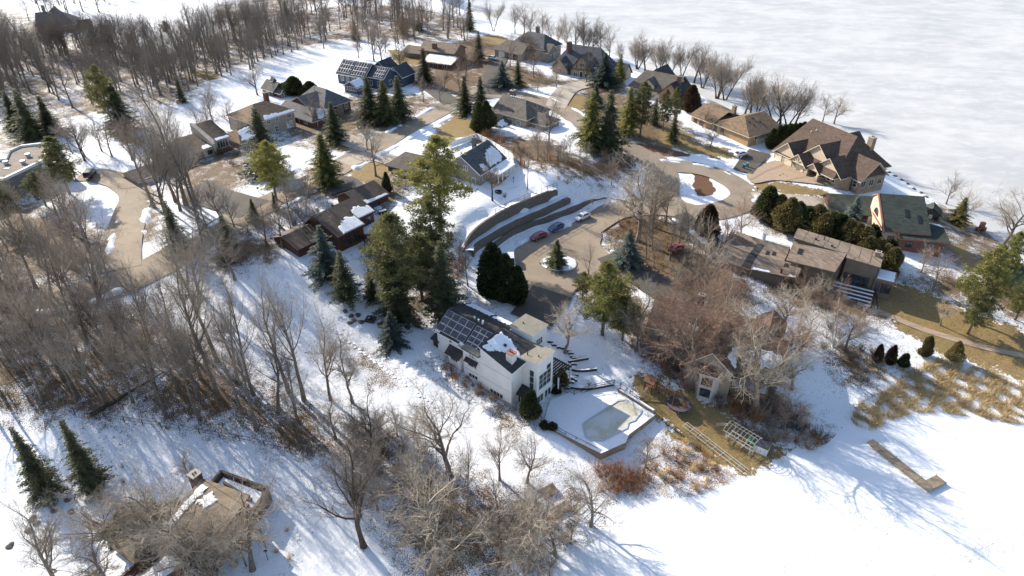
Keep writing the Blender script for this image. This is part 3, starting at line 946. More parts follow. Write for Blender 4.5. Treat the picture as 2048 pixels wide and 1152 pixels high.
        bx(c - w / 2 - 0.12, c - w / 2, -0.04, proud + 0.03, z, z + h + 0.12, 1); bx(c + w / 2, c + w / 2 + 0.12, -0.04, proud + 0.03, z, z + h + 0.12, 1)
        bx(c - w / 2, c + w / 2, -0.04, proud + 0.03, z + h, z + h + 0.12, 1)
        return s.put(mb, name, [mat, trim or M['white_paint']])
    def chimney(s, x0, x1, y0, y1, z0, z1, mat, cap=None, parent=None):
        mb = MB().box(x0, x1, y0, y1, z0, z1 - 0.15).box(x0 - 0.1, x1 + 0.1, y0 - 0.1, y1 + 0.1, z1 - 0.15, z1, 1)
        cx, cy = (x0 + x1) / 2, (y0 + y1) / 2
        mb.lathe([(0.16, z1), (0.14, z1 + 0.3)], 8, 2, (cx - 0.22, cy, 0)); mb.lathe([(0.16, z1), (0.14, z1 + 0.25)], 8, 2, (cx + 0.22, cy, 0))
        return s.put(mb, 'chimney', [mat, cap or M['concrete'], M['redwood']], parent)
    def snow(s, pts, plane, parent=None, rag=0.35, t=0.10, lift=0.03, edges=None):
        """a remnant of snow lying on a roof plane; ragged along its outline"""
        P = []
        n = len(pts)
        for i in range(n):
            a, b = pts[i], pts[(i + 1) % n]
            L = math.dist(a, b); k = max(2, int(L / 0.35))
            r = rag if edges is None else edges[i]
            for j in range(k):
                u = j / k
                ex, ey = (b[0] - a[0]) / L, (b[1] - a[1]) / L
                q = s.hr.uniform(-r, r) if j else 0
                P.append((a[0] + (b[0] - a[0]) * u - ey * q, a[1] + (b[1] - a[1]) * u + ex * q))
        mb = MB()
        zt = [plane(x, y) + lift + t for x, y in P]; zb = [plane(x, y) + lift for x, y in P]
        ar = sum(P[i][0] * P[(i + 1) % len(P)][1] - P[(i + 1) % len(P)][0] * P[i][1] for i in range(len(P)))
        if ar < 0: P, zt, zb = P[::-1], zt[::-1], zb[::-1]
        cx, cy = sum(p[0] for p in P) / len(P), sum(p[1] for p in P) / len(P)
        k = len(P); Q = [(p[0] + (cx - p[0]) * 0.13, p[1] + (cy - p[1]) * 0.13) for p in P]
        mb.v = [(x, y, z) for (x, y), z in zip(P, zb)] + [(x, y, b_ + 0.025) for (x, y), b_ in zip(P, zb)] + [(x, y, plane(x, y) + lift + t) for x, y in Q]
        mb.f = [(a * k + i, a * k + (i + 1) % k, (a + 1) * k + (i + 1) % k, (a + 1) * k + i) for a in (0, 1) for i in range(k)] + [tuple(2 * k + i for i in range(k))]; mb.m = [0] * len(mb.f)
        return s.put(mb, 'roof_snow', M['roof_snow'], parent)
    def vents(s, spots, plane, parent=None, mat=None):
        for x, y in spots:
            z = plane(x, y)
            s.put(MB().box(x - 0.2, x + 0.2, y - 0.2, y + 0.2, z - 0.1, z + 0.28).box(x - 0.26, x + 0.26, y - 0.26, y + 0.26, z + 0.28, z + 0.34), 'roof_vent', mat or M['black_metal'], parent)
    def skylight(s, x0, x1, y0, y1, plane, parent=None):
        c = [(x0, y0), (x1, y0), (x1, y1), (x0, y1)]
        f = s.put(MB().slab([(x, y, plane(x, y) + 0.14) for x, y in c], 0.2), 'skylight', M['black_metal'], parent)
        i = 0.09; c = [(x0 + i, y0 + i), (x1 - i, y0 + i), (x1 - i, y1 - i), (x0 + i, y1 - i)]
        if parent is None:
            s.put(MB().slab([(x, y, plane(x, y) + 0.16) for x, y in c], 0.03), 'pane', M['sky_glass'], f)
    def solar(s, x0, x1, y0, y1, nx, ny, plane, parent, gap=0.05):
        w, d = (x1 - x0) / nx, (y1 - y0) / ny
        for i in range(nx):
            for j in range(ny):
                a0, a1, b0, b1 = x0 + i * w + gap / 2, x0 + (i + 1) * w - gap / 2, y0 + j * d + gap / 2, y0 + (j + 1) * d - gap / 2
                mb = MB()
                f = 0.045
                for u0, u1, v0, v1, m_, dz in ((a0, a1, b0, b1, 1, 0.14), (a0 + f, a1 - f, b0 + f, b1 - f, 0, 0.15)):
                    mb.slab([(u0, v0, plane(u0, v0) + dz), (u1, v0, plane(u1, v0) + dz), (u1, v1, plane(u1, v1) + dz), (u0, v1, plane(u0, v1) + dz)], 0.05 if m_ else 0.02, m_, m_)
                s.put(mb, 'solar_panel', [M['solar'], M['alu']], parent)
    def rail(s, pts, z, h=1.0, mat=None, step=1.2, name='railing', bal=0.0):
        mb = MB(); m_ = mat or M['dark_wood']
        for a, b in zip(pts, pts[1:]):
            L = math.dist(a, b); k = max(1, int(L / step))
            for i in range(k + 1):
                t = i / k; x, y = a[0] + (b[0] - a[0]) * t, a[1] + (b[1] - a[1]) * t
                mb.box(x - 0.05, x + 0.05, y - 0.05, y + 0.05, z, z + h)
            for zz in (z + h, z + h * 0.5, z + 0.12):
                mb.bar((a[0], a[1], zz), (b[0], b[1], zz), 0.045)
        return s.put(mb, name, m_)

M['solar'] = glass_mat('solar cells', (0.012, 0.014, 0.028))
M['sky_glass'] = glass_mat('skylight glass', (0.03, 0.04, 0.05))
M['shingle_black'] = shingle('charcoal shingles', (0.050, 0.048, 0.047))
M['shingle_brown'] = shingle('brown shingles', (0.098, 0.068, 0.052))
M['shingle_tan'] = shingle('tan shingles', (0.185, 0.127, 0.082))
M['shingle_grey'] = shingle('grey shingles', (0.13, 0.112, 0.094))
M['shingle_slate'] = shingle('slate grey shingles', (0.085, 0.088, 0.098))
M['shingle_green'] = shingle('green shingles', (0.056, 0.064, 0.053))
M['shingle_red'] = shingle('red brown shingles', (0.135, 0.086, 0.064))
M['shingle_dark'] = shingle('dark brown shingles', (0.085, 0.062, 0.05))
M['roof_membrane'] = plain('tan roof membrane', (0.225, 0.205, 0.165), 0.8, var=0.12, scale=0.6, fine=3)
M['stucco'] = plain('white stucco', (0.72, 0.71, 0.69), 0.7, var=0.05, scale=0.5)
M['cream_stucco'] = plain('cream stucco', (0.55, 0.44, 0.33), 0.75, var=0.07, scale=0.5)
M['sid_grey'] = siding('grey siding', (0.20, 0.185, 0.175))
M['sid_dark'] = siding('dark siding', (0.085, 0.075, 0.072))
M['sid_tan'] = siding('tan vertical boards', (0.40, 0.25, 0.125), 0.4, True)
M['sid_brown'] = siding('brown vertical boards', (0.17, 0.13, 0.10), 0.35, True)
M['sid_red'] = siding('dark red boards', (0.105, 0.04, 0.028), 0.3, True)
M['sid_cream'] = siding('pinkish cream siding', (0.46, 0.38, 0.31), 0.25)
M['sid_taupe'] = siding('taupe siding', (0.25, 0.205, 0.165), 0.25)
M['sid_blue'] = siding('blue grey siding', (0.07, 0.085, 0.11), 0.22)
M['brick_red'] = brickwork('dark red brick', (0.17, 0.062, 0.042), (0.12, 0.045, 0.032), (0.16, 0.11, 0.09))
M['brick_bright'] = brickwork('red brick', (0.22, 0.085, 0.055), (0.17, 0.065, 0.045), (0.2, 0.14, 0.11))
M['stone_tan'] = brickwork('tan stone', (0.33, 0.235, 0.16), (0.20, 0.14, 0.10), (0.30, 0.24, 0.18), 0.7, 0.32)
M['stone_pale'] = brickwork('pale stone', (0.40, 0.33, 0.26), (0.31, 0.25, 0.20), (0.36, 0.30, 0.25), 0.8, 0.35)
M['terracotta'] = plain('terracotta trim', (0.30, 0.14, 0.095), 0.7)
# ------------------------------------------------------------------ the white house
def white_house():
    H = House('white_house', 'large white modern house with solar panels on its dark roof, beside the pool', (880, 702.5, 5.0), -40)
    W, K, D = M['stucco'], M['shingle_black'], [M['shingle_black'], M['white_paint']]
    # left wing
    v = [(-0.4, 0, -1), (11.3, 0, -1), (11.3, 9.4, -1), (-0.4, 9.4, -1)]
    mb = MB()
    prof = [(0, 0.5), (9.4, 0.5), (9.4, 10.7), (3.8, 12.6), (0, 9.95)]
    vv = [(-0.4, y, z) for y, z in prof] + [(11.4, y, z) for y, z in prof]
    mb.add(vv, [(4, 3, 2, 1, 0), (5, 6, 7, 8, 9)] + [((i + 1) % 5, 5 + (i + 1) % 5, 5 + i, i) for i in range(5)])
    H.put(mb, 'wall', W)
    fA = lambda x, y: 10.1 + (y) * 0.7
    fB = lambda x, y: 12.76 - (y - 3.8) * 0.34
    ro = H.put(MB().slab([(-0.9, -0.45, fA(0, -0.45)), (11.5, -0.45, fA(0, -0.45)), (11.5, 3.8, 12.76), (-0.9, 3.8, 12.76)], 0.22, 0, 1)
               .slab([(11.5, 9.9, fB(0, 9.9)), (-0.9, 9.9, fB(0, 9.9)), (-0.9, 3.8, 12.76), (11.5, 3.8, 12.76)], 0.22, 0, 1), 'roof', D)
    H.solar(-0.6, 6.4, -0.1, 3.4, 4, 3, fA, ro)
    H.solar(6.9, 10.9, -0.9 + 0.5, 3.2, 3, 4, lambda x, y: fA(x, y) + 0.12, ro)
    H.snow([(-0.5, 8.0), (5.6, 8.2), (5.4, 9.8), (-0.5, 9.8)], fB, ro, edges=[0.25, 0.2, 0, 0])
    H.snow([(6.1, 8.1), (11.2, 8.4), (11.3, 9.8), (6.1, 9.8)], fB, ro, edges=[0.25, 0, 0, 0.2])
    H.snow([(-0.7, -0.35), (0.6, -0.35), (0.6, -0.15), (-0.7, -0.1)], fA, ro, rag=0.03)
    H.snow([(5.6, -0.4), (6.9, -0.4), (6.8, -0.1), (5.7, -0.1)], fA, ro, rag=0.03)
    for x, y in ((6.4, 4.2), (7.2, 4.5), (5.2, 4.4), (7.6, 3.95)):
        z = fB(x, y)
        H.put(MB().lathe([(0.13, z - 0.1), (0.13, z + 0.45), (0.2, z + 0.46), (0.2, z + 0.52)], 8, 0, (x, y, 0)), 'vent_pipe', M['white_paint'], ro)
    H.put(MB().box(11.45, 11.62, -0.4, 9.6, 9.6, 10.0), 'fascia', M['white_paint'])
    # middle block with the lower flat roof, and the tall shed roofed part
    H.put(MB().box(7.0, 11.3, -0.8, -0.002, -1, 9.9), 'wall', W)
    H.put(MB().slab([(6.9, -1.25, 10.15), (11.25, -1.25, 10.15), (11.25, 0.4, 10.45), (6.9, 0.4, 10.45)], 0.25, 0, 1), 'roof', [M['roof_membrane'], M['shingle_black']])
    pts = [(11.3, -0.8), (18.4, -0.8), (18.4, 6.6), (11.3, 6.6)]
    H.put(MB().prism([(11.302, -0.8), (18.4, -0.8), (18.4, 2.3), (18.4, 6.6), (11.302, 6.6), (11.302, 4.4)], [-1] * 6, [12.0, 10.1, 11.0, 10.6, 11.6, 13.0]), 'wall', W)
    A, B_, C_, D_ = (11.0, -1.0, 12.25), (18.75, -1.0, 10.15), (11.2, 4.5, 13.3), (19.2, 2.4, 11.0)
    r2 = H.put(MB().slab([A, B_, D_, C_], 0.2, 0, 1).slab([C_, D_, (20.6, 6.9, 10.9), (11.2, 6.7, 11.9)], 0.2, 0, 1), 'roof', D)
    def fS(x, y):
        t = (y + 1.0) / 5.5
        zl = A[2] + (C_[2] - A[2]) * t
        zr_ = B_[2] + (D_[2] - B_[2]) * min(1, (y + 1.0) / 3.4)
        u = (x - 11.0) / 8.0
        return zl + (zr_ - zl) * u + 0.06
    H.snow([(11.5, 0.8), (13.2, 0.2), (15.4, 1.3), (18.2, 2.1), (17.2, 3.0), (14.5, 4.0), (12.0, 4.2)], fS, r2, rag=0.22, t=0.14)
    H.snow([(11.6, -0.6), (12.8, -0.6), (13.8, 0.2), (12.0, 0.7)], fS, r2, rag=0.15)
    H.put(MB().box(14.2, 14.7, 2.0, 2.5, fS(14.4, 2.2) - 0.1, fS(14.4, 2.2) + 0.35), 'roof_vent', M['black_metal'], r2)
    H.put(MB().box(18.42, 18.5, -0.86, -0.76, 2.0, 10.2), 'downpipe', M['white_paint'])
    for zz in (5.5, 8.6):
        H.put(MB().box(7.05, 18.35, -0.83, -0.79, zz, zz + 0.05), 'seam', M['concrete'])
    H.chimney(16.3, 17.7, 0.3, 1.5, 9, 12.9, W, M['terracotta'])
    # sun room
    H.put(MB().prism([(15.6, 2.3), (21.6, 2.3), (21.6, 6.9), (15.6, 6.9)], [-1] * 4, [10.9, 11.6, 11.6, 10.9]), 'wall', W)
    r3 = H.put(MB().slab([(15.2, 2.12, 11.1), (21.85, 2.12, 11.95), (21.85, 7.1, 11.95), (15.2, 7.1, 11.1)], 0.3, 0, 1), 'roof', [M['roof_membrane'], M['white_paint']])
    for x, y in ((18.6, 3.4), (20.6, 4.0)):
        H.put(MB().lathe([(0.1, 11.3), (0.1, 12.2)], 6, 0, (x, y, 0)), 'vent_pipe', M['black_metal'], r3)
    H.win('+x', 21.6, 4.6, 5.5, 3.3, 3.2, 3, 3)
    H.win('+x', 21.6, 5.6, 8.85, 1.2, 1.0, 1, 1)
    for c in (3.0, 3.85, 5.1, 6.0):
        H.win('+x', 21.6, c, 2.5, 0.75, 1.6, 1, 1)
    H.win('-y', 2.3, 20.5, 5.6, 0.9, 4.2, 1, 3)
    H.put(MB().box(18.42, 21.0, 0.9, 2.298, 0, 4.6), 'wall', W)
    H.put(MB().slab([(18.4, 0.5, 4.5), (21.3, 0.5, 4.5), (21.3, 2.32, 5.7), (18.4, 2.32, 5.7)], 0.18), 'roof', K)
    H.win('-y', 0.9, 19.75, 2.6, 2.2, 1.7, 4, 1)
    # tower
    H.block(11.9, 16.8, 6.92, 11.2, 3, 12.7, W)
    H.put(MB().slab([(11.7, 6.75, 12.95), (17.0, 6.75, 12.95), (17.0, 11.4, 12.95), (11.7, 11.4, 12.95)], 0.28, 0, 1), 'roof', [M['roof_membrane'], M['white_paint']])
    H.win('+x', 16.8, 9.0, 9.75, 1.7, 1.3, 3, 2)
    H.put(MB().box(13.2, 13.4, 8.6, 8.8, 12.9, 13.2), 'roof_vent', M['black_metal'])
    # facade openings
    H.win('-y', -0.8, 9.4, 8.6, 2.0, 1.3, 3, 1, glass=M['pale_glass'])
    H.win('-y', -0.8, 8.9, 6.6, 1.3, 0.95, 1, 1); H.win('-y', -0.8, 10.0, 6.6, 0.5, 0.95, 1, 1)
    H.put(MB().slab([(7.7, -1.5, 7.75), (10.7, -1.5, 7.75), (10.7, -0.8, 8.35), (7.7, -0.8, 8.35)], 0.15), 'hood', K)
    H.win('-y', -0.8, 9.4, 4.05, 2.1, 0.8, 3, 1)
    H.win('-y', -0.8, 15.0, 3.0, 3.0, 0.95, 4, 1)
    H.win('-y', 0, 3.1, 8.7, 0.6, 1.1, 1, 1); H.win('-y', 0, 5.5, 8.9, 1.0, 1.1, 1, 1)
    H.put(MB().box(3.2, 6.2, -0.9, -0.002, 2, 7.0), 'wall', W)
    H.put(MB().slab([(2.8, -1.5, 7.0), (6.5, -1.5, 7.0), (6.5, 0, 8.2), (2.8, 0, 8.2)], 0.16), 'hood', K)
    H.win('-y', -0.9, 4.7, 5.7, 1.7, 0.7, 3, 1)
    H.put(MB().slab([(-2.2, -0.3, 7.2), (0.0, -0.3, 7.2), (0.0, 1.4, 7.8), (-2.2, 1.4, 7.8)], 0.15), 'hood', K)
    H.put(MB().box(-1.9, -0.41, 0.2, 1.3, 4, 7.1), 'porch', M['dark_wood'])
    H.put(MB().box(6.99, 18.41, -0.86, -0.79, -1, 3.0), 'foundation', M['concrete'])
    # pergola deck at the back corner
    mb = MB()
    for i in range(11):
        x = 17.4 + i * 0.5; mb.box(x, x + 0.3, 7.2, 11.2, 6.3, 6.42)
    mb.box(17.2, 22.8, 7.3, 7.45, 6.1, 6.3); mb.box(17.2, 22.8, 11.0, 11.15, 6.1, 6.3)
    H.put(mb, 'pergola', M['dark_wood'])
    for x, y in ((17.3, 11.05), (22.6, 11.05), (22.6, 7.4)):
        H.put(MB().box(x - 0.1, x + 0.1, y - 0.1, y + 0.1, 1, 6.1), 'post', M['white_paint'])
M['pale_glass'] = glass_mat('curtained glass', (0.3, 0.3, 0.3))
white_house()

# ------------------------------------------------------------------ dark red house
def red_house():
    H = House('dark_red_house', 'long dark red wooden house with stepped brown metal roofs and patches of snow', (545.5, 476.7, 14.0), 52)
    W = M['sid_red']; R = [M['metal_brown'], M['dark_wood']]
    # local x up-right along the house, -y towards the right
    H.gable(0.4, 9.8, -8.2, 0.2, 8, 14.2, 15.6, 'x', W, R, 0.5, rp=0.56)
    o, fA, fB = H.gable(8.0, 15.0, -12.4, -2.0, 7, 15.4, 18.0, 'x', W, R, 0.5, rp=0.72)
    H.snow([(9.3, -12.7), (15.2, -12.7), (15.2, -9.4), (12.6, -9.0), (9.6, -10.9)], fA, o, edges=[0, 0, 0.5, 0.5, 0.2])
    o2, gA, gB = H.gable(15.02, 21.0, -9.2, -0.6, 8, 15.3, 17.4, 'x', W, R, 0.45, rp=0.66)
    H.snow([(16.0, -9.5), (21.2, -9.5), (21.2, -7.4), (18.4, -6.2), (16.2, -7.4)], gA, o2, edges=[0, 0, 0.5, 0.5, 0.2])
    o3, hA, hB = H.gable(21.02, 29.4, -5.2, 3.4, 9, 15.4, 17.3, 'x', W, R, 0.45, rp=0.6)
    H.snow([(21.2, -5.5), (29.2, -5.5), (29.2, -5.0), (23.2, -4.6), (21.4, -3.2)], hA, o3, edges=[0, 0, 0.1, 0.2, 0.1], rag=0.1)
    H.put(MB().box(15.0, 15.02, -8.9, -2.0, 15.6, 17.0), 'clerestory', M['glass'])
    for c in (-10.8, -8.6): H.win('-x', 8.0, c, 12.6, 1.1, 1.3, 2, 1, frame=M['dark_wood'])
    for c in (9.6, 11.4, 13.2): H.win('-y', -12.4, c, 12.2, 1.3, 2.0, 2, 1, frame=M['dark_wood'])
    for c in (10.0, 12.6): H.win('-y', -12.4, c, 8.8, 1.8, 2.0, 2, 1, frame=M['dark_wood'])
    for c in (16.6, 19.2): H.win('-y', -9.2, c, 12.3, 1.6, 2.1, 2, 1, frame=M['dark_wood'])
    H.win('-y', -5.2, 25.5, 12.8, 2.4, 1.6, 3, 1, frame=M['dark_wood'])
    H.win('-x', 0.4, -4.0, 11.5, 1.4, 1.2, 2, 1, frame=M['dark_wood'])
    for x, y in ((5.2, -3.0), (5.9, -3.2)):
        H.put(MB().lathe([(0.14, 15.0), (0.14, 16.3), (0.22, 16.32), (0.22, 16.42)], 8, 0, (x, y, 0)), 'flue', M['alu'])
    # deck with snow
    H.put(MB().prism([(14.0, -13.6), (15.2, -9.25), (21.2, -9.25), (21.2, -5.4), (28.6, -5.4), (28.8, -9.4), (24.0, -12.4), (18.6, -13.0)], 12.2, 12.45), 'deck', M['dark_wood'])
    H.put(MB().prism([(15.4, -12.6), (15.6, -9.5), (21.4, -9.5), (21.4, -5.7), (28.0, -5.7), (28.2, -9.2), (23.8, -12.0), (18.6, -12.6)], 12.45, 12.58), 'deck_snow', M['roof_snow'])
    H.rail([(14.0, -13.6), (18.6, -13.0), (24.0, -12.4)], 12.4, 1.0, M['black_metal'], 0.8)
    for x, y in ((14.3, -13.2), (18.6, -12.8), (23.6, -12.2), (28.4, -9.2)):
        H.put(MB().box(x - 0.12, x + 0.12, y - 0.12, y + 0.12, 7, 12.2), 'post', M['dark_wood'])
M['metal_brown'] = siding('ribbed brown roofing', (0.088, 0.066, 0.052), 0.55, True, 0.2)
red_house()

# ------------------------------------------------------------------ grey house with the white fence
def grey_house():
    H = House('grey_house', 'grey sided house with a steep dark roof, snowy on one slope, and a white porch', (962.3, 342, 17.0), 60)
    W = M['sid_grey']; R = [M['shingle_slate'], M['white_paint']]
    # ridge runs along x (away), gable end faces -x
    o, fA, fB = H.gable(-1.6, 10.4, -0.6, 10.0, 12, 17.2, 20.8, 'x', W, R, 0.6)
    H.snow([(3.2, -0.9), (8.6, -0.9), (10.6, 0.6), (10.2, 2.8), (7.4, 3.2), (4.4, 1.6)], fA, o, rag=0.3)
    H.snow([(0.2, -0.8), (2.0, -0.8), (2.2, 0.6), (0.6, 1.0)], fA, o, rag=0.25)
    H.skylight(6.6, 7.4, 3.2, 4.4, fA, o)
    H.put(MB().slab([(5.6, 2.4, fA(5.6, 2.4) + 0.1), (9.4, 2.4, fA(9.4, 2.4) + 0.1), (9.4, 4.6, 20.9), (5.6, 4.6, 20.9)], 0.25), 'dormer', M['shingle_slate'], o)
    H.win('-x', -1.6, 3.6, 17.0, 0.9, 1.2, 2, 1); H.win('-x', -1.6, 6.4, 17.0, 0.9, 1.2, 2, 1)
    H.win('-x', -1.6, 1.2, 14.0, 1.0, 1.4, 2, 1); H.win('-x', -1.6, 8.0, 14.0, 1.4, 1.4, 2, 1)
    for c in (0.2, 2.4): H.win('-y', -0.6, c, 14.6, 1.0, 1.6, 2, 2)
    # porch
    H.put(MB().slab([(1.5, -4.2, 16.2), (10.0, -4.2, 16.2), (10.0, -0.62, 16.9), (1.5, -0.62, 16.9)], 0.25, 0, 1), 'porch_roof', [M['roof_snow'], M['white_paint']])
    for x in (1.7, 3.8, 5.9, 8.0, 9.8):
        H.put(MB().box(x - 0.11, x + 0.11, -4.1, -3.88, 12.5, 15.95), 'post', M['white_paint'])
    H.put(MB().box(1.5, 10.0, -4.1, -0.6, 12.4, 13.9), 'porch_floor', M['wood'])
    H.put(MB().box(10.42, 12.0, -0.2, 3.4, 12, 17.0), 'wall', W); H.put(MB().slab([(10.4, -0.5, 17.1), (12.3, -0.5, 17.1), (12.3, 3.7, 17.1), (10.4, 3.7, 17.1)], 0.2), 'roof', M['roof_snow'])
    H.chimney(9.0, 9.9, 7.6, 8.5, 17, 21.4, M['sid_grey'])
    # low link to the garage
    H.gable(-3.0, 3.6, 10.02, 16.4, 12, 15.8, 17.6, 'y', W, R, 0.4)
grey_house()

def grey_garage():
    H = House('grey_garage', 'low grey garage with a plain olive grey roof, left of the tall pine', (778, 327, 16.2), 60, 'garage')
    W = M['sid_dark']; R = [M['shingle_grey'], M['sid_dark']]
    o, fA, fB = H.gable(-0.3, 8.6, -9.4, 0.2, 12, 16.2, 18.6, 'y', W, R, 0.6, hip1=2.6)
    H.put(MB().slab([(-2.2, -8.6, 15.1), (-0.32, -8.6, 15.7), (-0.32, -2.2, 15.7), (-2.2, -2.2, 15.1)], 0.16), 'porch_roof', M['shingle_grey'])
    for y in (-8.4, -2.4): H.put(MB().box(-2.1, -1.95, y - 0.08, y + 0.08, 12, 14.95), 'post', M['sid_dark'])
    H.win('-x', -0.3, -5.4, 13.6, 2.0, 1.4, 3, 1, frame=M['dark_wood'])
grey_garage()

# ------------------------------------------------------------------ house with the brick chimney in the road bend
def chimney_house():
    H = House('chimney_house', 'tan shingled house with a tall brick chimney inside the road bend', (1048.5, 236.8, 17.0), 52)
    W = M['sid_taupe']; R = [M['shingle_grey'], M['cream_paint']]
    o, fA, fB = H.gable(0.4, 12.4, -0.4, 12.6, 11, 16.9, 20.2, 'y', W, R, 0.6, hip0=4.6)
    H.put(MB().box(0.9, 1.3, 1.5, 12.0, 15.6, 16.3), 'frieze', M['cream_paint'])
    for c in (2.5, 5.5, 8.5): H.win('-x', 0.4, c, 14.2, 1.6, 1.3, 3, 1)
    H.gable(2.5, 9.5, -6.2, -0.42, 11, 15.6, 17.6, 'y', W, R, 0.5, hip0=2.6)
    for c in (4.5, 7.5): H.win('-y', -6.2, c, 13.4, 1.2, 1.3, 2, 1)
    H.chimney(8.4, 10.2, 11.0, 12.2, 12, 21.2, M['brick_grey'])
    H.gable(-4.6, 0.38, 5.4, 10.6, 11, 14.4, 15.8, 'x', W, R, 0.4)
    H.snow([(-4.6, 5.3), (-1.2, 5.3), (-1.2, 7.4), (-4.6, 7.2)], lambda x, y: 15.8 - (8.0 - y) * 0.54, None)
    for x in (5.0, 5.45, 5.9, 6.35, 6.8, 7.25):
        pass
    for i in range(6):
        H.put(MB().box(6.2, 6.55, 5.3 + i * 0.9, 5.75 + i * 0.9, 20.15, 20.5), 'ridge_vent', M['roof_snow'], o)
M['brick_grey'] = brickwork('grey red brick', (0.2, 0.14, 0.12), (0.15, 0.11, 0.095), (0.2, 0.17, 0.15))
chimney_house()

# ------------------------------------------------------------------ tan house by the lake
def tan_house():
    H = House('tan_house', 'tan boarded house with a broad tan hip roof, the white car parked beside it', (1461.6, 256.4, 13.0), -58)
    W = M['sid_tan']; R = [M['shingle_tan'], M['cream_paint']]
    # in this frame x runs to the lower right along the lit front, y away
    o, fA, fB = H.gable(-7.4, 7.0, 0.4, 14.0, 8, 12.8, 15.8, 'y', W, R, 0.7, hip0=5.2)
    # front wing with its gable turned to the left
    H.put(MB().prism([(-16.0, -0.6), (-9.4, -0.6), (-7.38, 2.0), (-7.38, 12.0), (-16.0, 12.0)], 8, 12.9), 'wall', W)
    o2, gA, gB = H.roof(-16.0, -7.2, -0.6, 12.0, 12.9, 15.3, 'x', R, 0.6)
    mb = MB(); mb.add([(-15.9, -0.5, 12.8), (-15.9, 11.9, 12.8), (-15.9, 5.7, 15.0), (-15.7, -0.5, 12.8), (-15.7, 11.9, 12.8), (-15.7, 5.7, 15.0)], [(1, 0, 2), (3, 4, 5), (0, 1, 4, 3)])
    H.put(mb, 'gable', W)
    H.chimney(-7.8, -6.6, 8.2, 9.2, 13, 16.6, M['stone_tan'])
    for c in (2.0, 4.6, 9.0): H.win('-x', -16.0, c, 10.4, 1.3, 1.5, 2, 1, frame=M['dark_wood'])
    H.win('-y', -0.6, -14.2, 10.4, 1.2, 1.5, 2, 1, frame=M['dark_wood']); H.win('-y', -0.6, -11.6, 10.4, 1.2, 1.5, 2, 1, frame=M['dark_wood'])
    H.win('-y', 0.4, -3.5, 10.6, 1.2, 1.3, 2, 1, frame=M['dark_wood']); H.panel('-y', 0.4, -6.3, 9.4, 1.2, 2.3, M['dark_wood'], 'door', trim=M['dark_wood'])
    H.win('+x', 7.0, 3.6, 10.9, 0.9, 0.9, 1, 1); H.win('+x', 7.0, 9.0, 10.9, 1.6, 0.9, 2, 1)
    H.panel('+x', 7.0, 6.3, 8.6, 4.6, 2.3, M['cream_paint'], 'garage_door', trim=M['sid_tan'])
    H.vents([(2.6, 5.0), (1.6, 7.4), (3.4, 8.8)], lambda x, y: 15.8 - max(0, x + 0.2) * 0.42, o)
    H.put(MB().prism([(-9.0, -3.4), (-1.0, -3.4), (-1.0, 0.38), (-7.3, 0.38), (-9.0, -0.7)], 8, 9.3), 'terrace', M['stone_tan'])
tan_house()

# ------------------------------------------------------------------ stone house, brick house, shed
def stone_house():
    H = House('stone_house', 'two storey pale stone house with a tan hip roof, behind the tall spruce', (590.4, 218.4, 20.0), 52)
    W = M['stone_pale']; R = [M['shingle_tan'], M['cream_paint']]
    o, fA, fB = H.gable(-14.6, -0.5, 0.2, 12.2, 13, 19.9, 22.8, 'x', W, R, 0.6, hip0=5.0, hip1=5.0)
    H.snow([(-10.8, -0.3), (-0.2, -0.3), (-0.6, 0.5), (-5.2, 0.7), (-10.2, 1.2)], fA, o, edges=[0, 0, 0.15, 0.25, 0.15], rag=0.15)
    for c, z, w, h in ((-2.4, 18.2, 1.3, 1.2), (-2.6, 15.2, 1.9, 1.8), (-6.6, 18.2, 0.9, 1.2), (-9.4, 18.2, 1.2, 1.2), (-7.2, 15.2, 1.1, 1.6)):
        H.win('-y', 0.2, c, z, w, h, 2, 2, glass=M['pale_glass'] if w == 1.9 else None)
    H.win('-x', -14.6, 4.2, 18.0, 1.2, 1.2, 2, 1); H.win('-x', -14.6, 9.2, 18.0, 1.2, 1.2, 2, 1)
    o2, gA, gB = H.gable(-21.0, -14.62, -2.6, 6.6, 13, 16.6, 18.8, 'x', W, R, 0.5, hip0=2.4)
    H.snow([(-18.6, -2.8), (-14.9, -2.8), (-14.9, 1.5), (-19.0, 1.2), (-20.2, -2.4)], gA, o2, rag=0.3)
    H.panel('-y', -2.6, -17.4, 13.9, 4.4, 2.3, M['cream_paint'], 'garage_door')
    H.chimney(-3.4, -2.2, 9.0, 10.2, 20, 24.0, M['brick_red'])
    for x, y in ((-13.0, 2.6), (-12.4, 3.2)): H.put(MB().lathe([(0.08, 20.6), (0.08, 21.6)], 6, 0, (x, y, 0)), 'vent_pipe', M['black_metal'], o)
stone_house()

